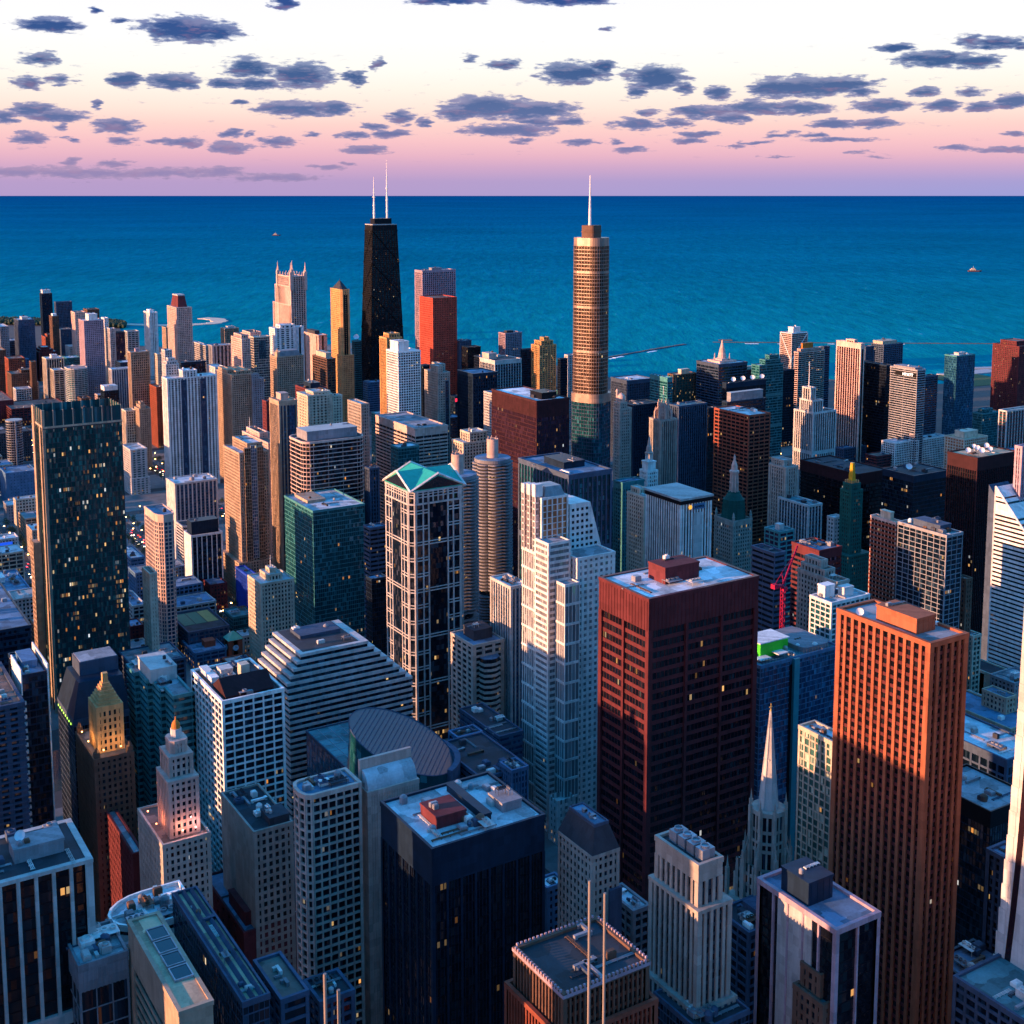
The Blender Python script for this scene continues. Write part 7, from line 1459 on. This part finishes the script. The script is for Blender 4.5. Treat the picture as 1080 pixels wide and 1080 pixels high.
# red sign and blue mural
rt = part_of('low dark block with a bright red'); f = find('the red-sign block'); M = MB(); M.box(-(f[2]-f[0])/2,-(f[3]-f[1])/2-1,f[5]-7,(f[2]-f[0])/2,-(f[3]-f[1])/2-.4,f[5]-2); M.build('sign', flat('red_sign', (.6,.01,.02), emit=(1,.02,.06), es=.8), rt)
r, g = T('office_building', 'pale blue building with big blue and pink billboard on its side', (-8,-1,19,570), N=1000, k='punch', w='pale', g='dark', roof='light', units=1, dd=20, short='the billboard building')
a, b, c, d, z = loc(r, g); M = MB(); M.box(a,b-1.0,z-16,c-6,b-.4,z-3); M.build('billboard', flat('blue_screen', (.01,.05,.45), emit=(.01,.08,.6), es=.5), r)
M = MB(); M.box(a,b-1.05,z-20,c-6,b-.45,z-16); M.build('billboard_foot', flat('pink_screen', (.6,.2,.3), emit=(.9,.3,.4), es=.5), r)
# cylinder at left
x, y, z = at_n(14.5, 444, 1850); r = thing('apartment_tower', 'dark round-cornered tower with thin white bands and one white fin', x, y, 0, 'tower'); FOOT.append((x-12, y-12, x+12, y+12, 'the dark round tower', z))
W, G = MB(), MB(); facade(W, G, ring(20, 10.5), 0, z, dict(fh=3.4, bw=3, pw=.2, pd=.3, sh=.8, sd=.5)); W.prism(ring(20, 11.2), z, z+2); W.box(-1,-12.6,0,1,-10,z+2); W.build('wall', wallmat('steel'), r); G.build('glazing', glassmat('dark'), r)

def strip(root, short, side, f0, f1, z0, z1, g='dark', out=1.0, bw=1.6, rib=None):
    """a proud bay of glass up one face, with thin ribs"""
    f = find(short); hx, hy = (f[2]-f[0])/2, (f[3]-f[1])/2
    q = rect(-hx+2*hx*f0, -hy-out, -hx+2*hx*f1, -hy+.3) if side == 'S' else rect(-hx-out, hy-2*hy*f1, -hx+.3, hy-2*hy*f0)
    W, G = MB(), MB(); facade(W, G, q, z0, z1, dict(fh=3.4, bw=bw, pw=.3, pd=.25, sh=.5, sd=.1)); W.prism(outset(q, .3), z1, z1+.5)
    W.build('bay_frame', wallmat(rib or 'slate'), root); G.build('bay_glazing', glassmat(g), root)
rt = part_of('wide white apartment tower'); z = find('the wide white tower')[5]
strip(rt, 'the wide white tower', 'S', .27, .38, 0, z-3, 'blue', 1.0); strip(rt, 'the wide white tower', 'S', .66, .78, 0, z-3, 'blue', 1.02)
rt = part_of('tan twin-ridged'); z = find('the tan twin-ridged tower')[5]
strip(rt, 'the tan twin-ridged tower', 'S', .14, .36, 0, z+5, 'bronze', 2.2, 2.2, 'tan'); strip(rt, 'the tan twin-ridged tower', 'S', .58, .8, 0, z+5.02, 'bronze', 2.2, 2.2, 'tan'); strip(rt, 'the tan twin-ridged tower', 'S', .37, .57, 45, z+7, 'blue', 1.4, 1.7, 'pale')
rt = part_of('tan corner tower'); z = find('the tan corner tower')[5]; strip(rt, 'the tan corner tower', 'S', .56, .86, 0, z-5, 'blue', 1.1)
rt = part_of('pale glass tower with cream'); z = find('the pale glass tower')[5]; strip(rt, 'the pale glass tower', 'S', .3, .72, z-34, z-6, 'teal', 1.0)
rt = part_of('beige tower pair'); z = find('the twin-turret beige tower')[5]; strip(rt, 'the twin-turret beige tower', 'S', .62, .9, 20, z-10, 'dark', .9)
rt = part_of('tall orange granite'); f = find('the orange granite slab'); z = f[5]

# white fin walls and sawtooth of the navy tower at the left
rt = part_of('navy glass tower framed'); f = find('the white-finned navy tower'); hx, hy, z = (f[2]-f[0])/2, (f[3]-f[1])/2, f[5]
M = MB(); M.box(hx+.2,-hy-1.2,0,hx+.9,hy+.5,z+5); M.build('fin_wall', wallmat('white'), rt)
M = MB(); M.box(-hx-.8,-hy-.6,z-10,-hx-.2,hy*.4,z+4); M.build('fin_wall', wallmat('white'), rt)
M = MB(); zz = 6
while zz < z-12: M.box(-hx-1.2,-hy-1.3,zz,-hx+1.3,-hy+.2,zz+1.8); zz += 3.9
M.build('white_balcony', wallmat('white'), rt)
# gabled purple plant roof on the white gridded slab
rt = part_of('white concrete gridded slab'); f = find('the white gridded slab'); hx, hy, z = (f[2]-f[0])/2, (f[3]-f[1])/2, f[5]
M = MB(); gable(M, -hx+2.5, -hy+2.5, hx-4, -hy*.1, z+1.5, 7, 'x', o=.2); M.box(-hx+2.6,-hy+2.6,z,hx-4.1,-hy*.1-.1,z+1.5); M.build('gabled_roof', wallmat('umber'), rt)
M = MB(); M.box(hx*.1,-hy*.1,z,hx*.4,hy*.12,z+9); M.build('chimney_block', wallmat('cream'), rt)
# floodlights on the setbacks of the two deco towers
def flood(root, x, y, z, c, e):
    M = MB(); M.lathe(x, y, [(.25,z),(.4,z+.5)], 8); M.build('floodlight', flat('flood_%d%d' % (int(c[1]*10), int(c[2]*10)), tuple(v*.5 for v in c), emit=c, es=3), root)
    l = bpy.data.lights.new('flood_lamp', 'POINT'); l.energy = e; l.color = c; l.shadow_soft_size = .4; o = bpy.data.objects.new('flood_lamp', l); col.objects.link(o); o.parent = root; o.location = (x, y, z+1.2)
rt = part_of('brown brick art deco'); f = find('the golden stepped deco tower'); hx, hy, z = (f[2]-f[0])/2, (f[3]-f[1])/2, f[5]
for x, y in ((-hx*.5,-hy+1.2),(hx*.4,-hy+1.2),(-hx+.8,-hy*.2),(-hx+.8,hy*.5)): flood(rt, x, y, z+4.2, (1,.55,.2), 700)
rt = part_of('stepped art deco stone tower'); f = find('the pink deco tower'); hx, hy, z = (f[2]-f[0])/2, (f[3]-f[1])/2, f[5]
for x, y, c in ((-hx*.1,-hy+1.5,(1,.4,.25)),(-hx+1.2,-hy*.3,(1,.3,.12)),(hx*.45,-hy+1.2,(1,.5,.45)),(-hx+1.2,hy*.4,(1,.3,.12))): flood(rt, x, y, z+4.2, c, 750)

rt = part_of('long lean roof with blue'); f = find('the long lean roof'); hx, hy, z = (f[2]-f[0])/2, (f[3]-f[1])/2, f[5]
for k_ in (-.75, -.1, .55):
    M = MB(); gable(M, hx*k_-.9, -hy+.8, hx*k_+.9, hy-.8, z+.1, 1.6, 'y', o=.05); M.build('ridge_skylight', wallmat('slate'), rt)

# ---------------------------------------------------------------- unseen towers added west of the view to throw shade across the city
for (x0, y0, wd, d, H, wk, lab) in [(-66,215,46,58,195,'grey','grey riverside tower outside the view, southernmost of the west row'),(-62,318,44,56,212,'slate','slate riverside tower outside the view, beside the grey one'),(-70,415,52,60,225,'pale','tall pale riverside tower outside the view, highest of the west row'),
   (-60,510,46,58,188,'navy','navy riverside tower outside the view, north of the tall pale one'),(-58,604,50,62,176,'beige','beige riverside tower outside the view, in the middle of the west row'),(-54,702,50,60,138,'steel','steel riverside tower outside the view, north of the beige one'),
   (-50,800,60,52,128,'brown','brown riverside tower outside the view, at the river bend'),(-20,960,70,60,95,'brick','brick riverside block outside the view, north of the river'),(-10,1120,90,80,88,'tan','tan riverside block outside the view, beyond the brick one'),(0,1330,80,70,80,'cream','cream riverside block outside the view, northernmost of the row')]:
    T('office_tower', lab, at=(x0, y0, wd, d, H), k='grid', w=wk, units=3, short='the west row')

# ---------------------------------------------------------------- what stands at street level between the towers
BOXES = [(f[0], f[1], f[2], f[3], f[5]) for f in FOOT]
def seen(x, y, z, skip=None, edge=4):
    """is this point in the frame with nothing between it and the camera?"""
    px, py = proj(x, y, z)
    if not (edge < px < 1080-edge and 200 < py < 1076): return False
    for b in BOXES:
        if b is skip: continue
        t0, t1 = 0.0, 0.999
        for o, lo, hi in ((x, b[0]-1, b[2]+1), (y, b[1]-1, b[3]+1)):
            a, c = lo/o if o else -9, hi/o if o else 9
            if o < 0: a, c = c, a
            t0, t1 = max(t0, a), min(t1, c)
        if t0 < t1 and min(CZ+(z-CZ)*t0, CZ+(z-CZ)*t1) < b[4]: return False
    return True
def free(a, b, c, d, m=3.0):
    return not any(a < f[2]+m and c > f[0]-m and b < f[3]+m and d > f[1]-m for f in FOOT)
rngf = random.Random(11)
WK = [('brown brick','brown'),('red brick','brick'),('grey','grey'),('beige','beige'),('pale stone','pale'),('maroon','maroon'),('slate','slate'),('tan','tan'),('cream','cream'),('blue-grey','bluew'),('dark grey','dgrey'),('teal','tealw')]
RK = [('dark','dark'),('blue','blue'),('pale','light'),('gravel','gravel'),('grey','grey'),('brown','brown')]
FK = [('walk-up','punch'),('block','grid'),('loft','wide'),('garage','horiz')]
named = [f for f in FOOT if 'west row' not in f[4] and 'masts' not in f[4] and 'corncob' not in f[4]]
lots = []
ys = NSL + [3120, 3260, 3400, 3560, 3720, 3900]
xs = EW
for i in range(len(xs)-1):
    for j in range(len(ys)-1):
        if ys[j] == 850 or ys[j] < 300: continue
        a, b, c, d = xs[i]+12, ys[j]+11, xs[i+1]-12, ys[j+1]-11
        nx = 2 if ys[j] < 2200 else 3; ny = 2 if d-b > 60 else 1
        for u in range(nx):
            for v in range(ny): lots.append((a+(c-a)*u/nx+1, b+(d-b)*v/ny+1, a+(c-a)*(u+1)/nx-1, b+(d-b)*(v+1)/ny-1))
made = 0
for (a, b, c, d) in lots:
    if made >= 190: break
    if b > 3000 and c > 560: continue
    q = rngf.uniform(.0, .16)*(c-a), rngf.uniform(0, .16)*(d-b); a += q[0]; b += q[1]; c -= rngf.uniform(0, .16)*(c-a)
    # shrink away from a tower that shares the lot
    for _ in range(6):
        if free(a, b, c, d): break
        w_, e_ = c-a, d-b; k_ = rngf.randrange(4)
        if k_ == 0: a += w_*.3
        elif k_ == 1: c -= w_*.3
        elif k_ == 2: b += e_*.3
        else: d -= e_*.3
    if not free(a, b, c, d) or c-a < 12 or d-b < 12: continue
    near_tall = b < 2000
    h = rngf.choice((10,14,18,24,32,45)) if near_tall else rngf.choice((8,9,11,13,16,22))
    pts = [(a+2,b-.1,h),(c-2,b-.1,h),((a+c)/2,b-.1,h*.5),(a-.1,(b+d)/2,h),((a+c)/2,(b+d)/2,h+.5),(a+2,d-2,h+.5),(c-2,d-2,h+.5),(a-.1,b+2,h*.4)]
    vis = sum(seen(*p, edge=-170) for p in pts)
    if vis < 2: continue
    wl, wk = rngf.choice(WK); rl, rk = rngf.choice(RK); fl, fk = rngf.choice(FK)
    ctr = proj((a+c)/2, (b+d)/2, h)
    best = sorted(named, key=lambda f: math.dist(((f[0]+f[2])/2, (f[1]+f[3])/2), ((a+c)/2, (b+d)/2)))
    out = not (0 < ctr[0] < 1080)
    lab = None
    for f in best[:5]:
        fc = proj((f[0]+f[2])/2, (f[1]+f[3])/2, min(f[5], 60))
        dx, dy = ctr[0]-fc[0], ctr[1]-fc[1]
        rel = ('right of' if dx > 0 else 'left of') if abs(dx) > abs(dy)*1.5 else ('in front of' if dy > 0 else 'behind')
        t = 'low %s %s with %s roof %s %s' % (wl, fl, rl, rel, f[4])
        if t not in LABELS and len(t.split()) <= 16: lab = t; break
    if not lab: continue
    nm = {'walk-up':'walk_up_building','block':'low_block','loft':'loft_building','garage':'parking_garage'}[fl]
    T(nm, lab, at=(a, b, c-a, d-b, h), k=fk, w=wk, g=rngf.choice(('dark','lit','dark','warm')), roof=rk, units=(4 if b < 1500 else 2) if b < 2400 else 0, zb=.15, cat='building', group='low buildings between the towers', short=lab, par=.8)
    BOXES.append((a, b, c, d, h)); made += 1
print('LOW', made)

# street lamps, cars and trees: one of each is built, the rest are copies
def copy_tree(o, loc_, rz=0.0, label=None):
    r = o.copy(); col.objects.link(r); r.location = loc_; r.rotation_euler = (0, 0, rz)
    if label: r['label'] = label
    for ch in o.children:
        c = ch.copy(); col.objects.link(c); c.parent = r
    return r
def lamp_proto(loc_):
    r = empty('street_lamp', loc_); tag(r, 'warm street lamp glowing beside a street between the towers', 'street lamp', 'street lamps along the streets')
    M = MB(); M.beam((0,0,0),(0,0,8.6),.16,6,.1); M.beam((0,0,8.5),(1.6,0,9.1),.09,5); M.build('pole', wallmat('dgrey'), r)
    H = MB(); H.lathe(1.7,0,[(.25,9.35),(.75,9.1),(.8,8.75),(.2,8.55)],10); H.build('lamp_head', flat('lamp_glow', (.6,.4,.15), emit=(1.0,.50,.12), es=14), r); return r
def car_proto(loc_, c, key):
    r = empty('car', loc_); M = MB(); M.prism([(-2.2,-.9),(2.2,-.9),(2.2,.9),(-2.2,.9)], .35, .95); M.prism([(-1.5,-.85),(1.0,-.85),(1.0,.85),(-1.5,.85)], .95, 1.5, top=[(-1.1,-.7),(.5,-.7),(.5,.7),(-1.1,.7)]); M.build('body', flat('car_'+key, c, .3), r)
    for sx in (-1.4, 1.4):
        for sy in (-.85, .85): W_ = MB(); W_.beam((sx,sy-.1,.35),(sx,sy+.1,.35),.34,10); W_.build('wheel', wallmat('black'), r)
    for sy in (-.6, .6):
        L = MB(); L.box(2.18,sy-.2,.55,2.3,sy+.2,.8); L.build('headlight', flat('headlight', (.8,.75,.6), emit=(1,.85,.6), es=14), r)
        L = MB(); L.box(-2.3,sy-.2,.6,-2.18,sy+.2,.85); L.build('tail_light', flat('tail', (.5,.02,.02), emit=(1,.03,.02), es=10), r)
    return r
def tree_proto(loc_, h, seed, label, group):
    r = empty('tree', loc_); tag(r, label, 'tree', group); rg = random.Random(seed)
    M = MB(); M.beam((0,0,0),(0,0,h*.5),h*.028,6,h*.018)
    for i in range(5): t = i*1.3; M.beam((0,0,h*.3),(h*.2*math.cos(t),h*.2*math.sin(t),h*(.5+.06*i)),h*.012,5,h*.005)
    M.build('trunk', wallmat('brown'), r)
    C = MB()
    for i in range(420):
        th, u = rg.uniform(0, 6.283), rg.uniform(-1, 1); cl = rg.choice(range(7)); cx_, cy_, cz_ = [(0,0,.72),(.16,.05,.58),(-.15,.1,.6),(.03,-.18,.62),(-.08,-.08,.82),(.1,.14,.8),(0,.17,.5)][cl]
        rr = rg.uniform(.55, 1)*.17; s_ = math.sqrt(1-u*u); p = (h*(cx_+rr*s_*math.cos(th)), h*(cy_+rr*s_*math.sin(th)), h*(cz_+rr*u)); q = h*.045
        d1 = [rg.uniform(-1,1)*q for _ in range(3)]; d2 = [rg.uniform(-1,1)*q for _ in range(3)]; k = len(C.v)
        C.v += [p, tuple(p[j]+d1[j] for j in range(3)), tuple(p[j]+d1[j]+d2[j] for j in range(3)), tuple(p[j]+d2[j] for j in range(3))]; C.face((k,k+1,k+2,k+3))
    C.build('crown', flat('leaves', (.035,.07,.022), .8), r); return r
rl = random.Random(4); lamp0 = None; nl = 0
spots = []
for e in EW[3:14]:
    for yy in range(460, 2500, 34): spots += [(e-8.5, yy, 0.0), (e+8.5, yy+17, math.pi)]
for nn in NSL[3:20]:
    for xx in range(30, 1400, 36): spots.append((xx, nn-7.5, math.pi/2))
rl.shuffle(spots)
for (x, y, rz) in spots:
    if nl >= 150: break
    if not free(x-1, y-1, x+1, y+1, 0) or not seen(x, y, 8.8): continue
    if lamp0 is None: lamp0 = lamp_proto((x, y, 0.15)); lamp0.rotation_euler = (0,0,rz)
    else: copy_tree(lamp0, (x, y, 0.15), rz)
    nl += 1
cars = []; nc = 0
spots = []
for e in EW[3:14]:
    for yy in range(460, 2300, 13): spots.append((e+rl.choice((-5,-1.7)), yy+rl.uniform(0,6), -math.pi/2)); spots.append((e+rl.choice((5,1.7)), yy+rl.uniform(0,6), math.pi/2))
rl.shuffle(spots)
KINDS = [('white',(.6,.6,.6)),('black',(.02,.02,.025)),('red',(.3,.02,.02)),('silver',(.3,.31,.33)),('yellow',(.55,.33,.03))]
for (x, y, rz) in spots:
    if nc >= 110: break
    if not free(x-3, y-3, x+3, y+3, 0) or not seen(x, y, 1.2): continue
    if len(cars) < 5:
        o = car_proto((x, y, .02), KINDS[len(cars)][1], KINDS[len(cars)][0]); o.rotation_euler = (0,0,rz); tag(o, 'tiny %s car with its lights on, driving between the towers' % KINDS[len(cars)][0], 'car', 'cars on the streets'); cars.append(o)
    else: copy_tree(rl.choice(cars), (x, y, .02), rz)
    nc += 1
nt = 0; trees = []
spots = []
for e in EW[3:14]:
    for yy in range(440, 2500, 21): spots += [(e-12.5, yy, 0), (e+12.5, yy+9, 0)]
rl.shuffle(spots)
for (x, y, rz) in spots:
    if nt >= 110: break
    if not free(x-3, y-3, x+3, y+3, 0) or not seen(x, y, 6): continue
    if len(trees) < 3: trees.append(tree_proto((x, y, .1), 10+len(trees)*2, len(trees), ['small green street tree on a pavement between the towers','mid-sized green street tree on a pavement between the towers','larger green street tree on a pavement between the towers'][len(trees)], 'street trees along the pavements'))
    else: copy_tree(rl.choice(trees), (x, y, .1), rl.uniform(0,6))
    nt += 1
print('LAMPS', nl, 'CARS', nc, 'TREES', nt)
# dark park along the far shore: a far-off wood that reads as one mass
WD = MB(); rw = random.Random(6)
for k in range(900):
    px = rw.choice((rw.uniform(-8, 60), rw.uniform(100, 132))); py = rw.uniform(338.6, 342.5)+(px*.028)
    x, y, _ = at_h(px, py, 0); h = rw.uniform(9, 17); r_ = h*.45
    b = len(WD.v); n = 6
    for (rr, zz) in ((r_*.5, 1.5), (r_, h*.5), (r_*.75, h*.8), (.3, h)):
        for i in range(n): t = 2*math.pi*i/n+rw.uniform(0,.5); q = rr*rw.uniform(.7,1.25); WD.v.append((x+q*math.cos(t), y+q*math.sin(t), zz*rw.uniform(.9,1.1)))
    for a in range(3):
        for i in range(n): j = (i+1) % n; WD.face((b+a*n+i, b+a*n+j, b+(a+1)*n+j, b+(a+1)*n+i))
o = WD.build('woods', flat('far_leaves', (.03,.055,.03), .9)); o['kind'] = 'stuff'
# boats
def boat(px, py, L, label):
    x, y, _ = at_h(px, py, -1.2); r = thing('boat', label, x, y, -1.2, 'boat'); M = MB()
    M.prism([(-L/2,-L*.09),(L*.3,-L*.1),(L/2,0),(L*.3,L*.1),(-L/2,L*.09)], 0, L*.1, top=[(-L/2,-L*.11),(L*.32,-L*.12),(L*.55,0),(L*.32,L*.12),(-L/2,L*.11)]); M.build('hull', flat('hull', (.10,.04,.03), .5), r)
    C = MB(); C.box(-L*.35,-L*.08,L*.1,L*.05,L*.08,L*.2); C.box(-L*.25,-L*.06,L*.2,-L*.02,L*.06,L*.27); C.build('cabin', wallmat('cream'), r)
    P = MB(); P.beam((-L*.1,0,L*.27),(-L*.1,0,L*.42),L*.012,5); P.build('mast', wallmat('pale'), r); r.rotation_euler = (0,0,-AZ)
boat(1028, 286.5, 60, 'small boat with cream cabin far out on the lake at right')
boat(291.5, 248.5, 62, 'dark boat speck far out on the lake left of the black tower')
boat(865, 384, 26, 'small white cruiser inside the breakwater beside the cream-roofed hotel')
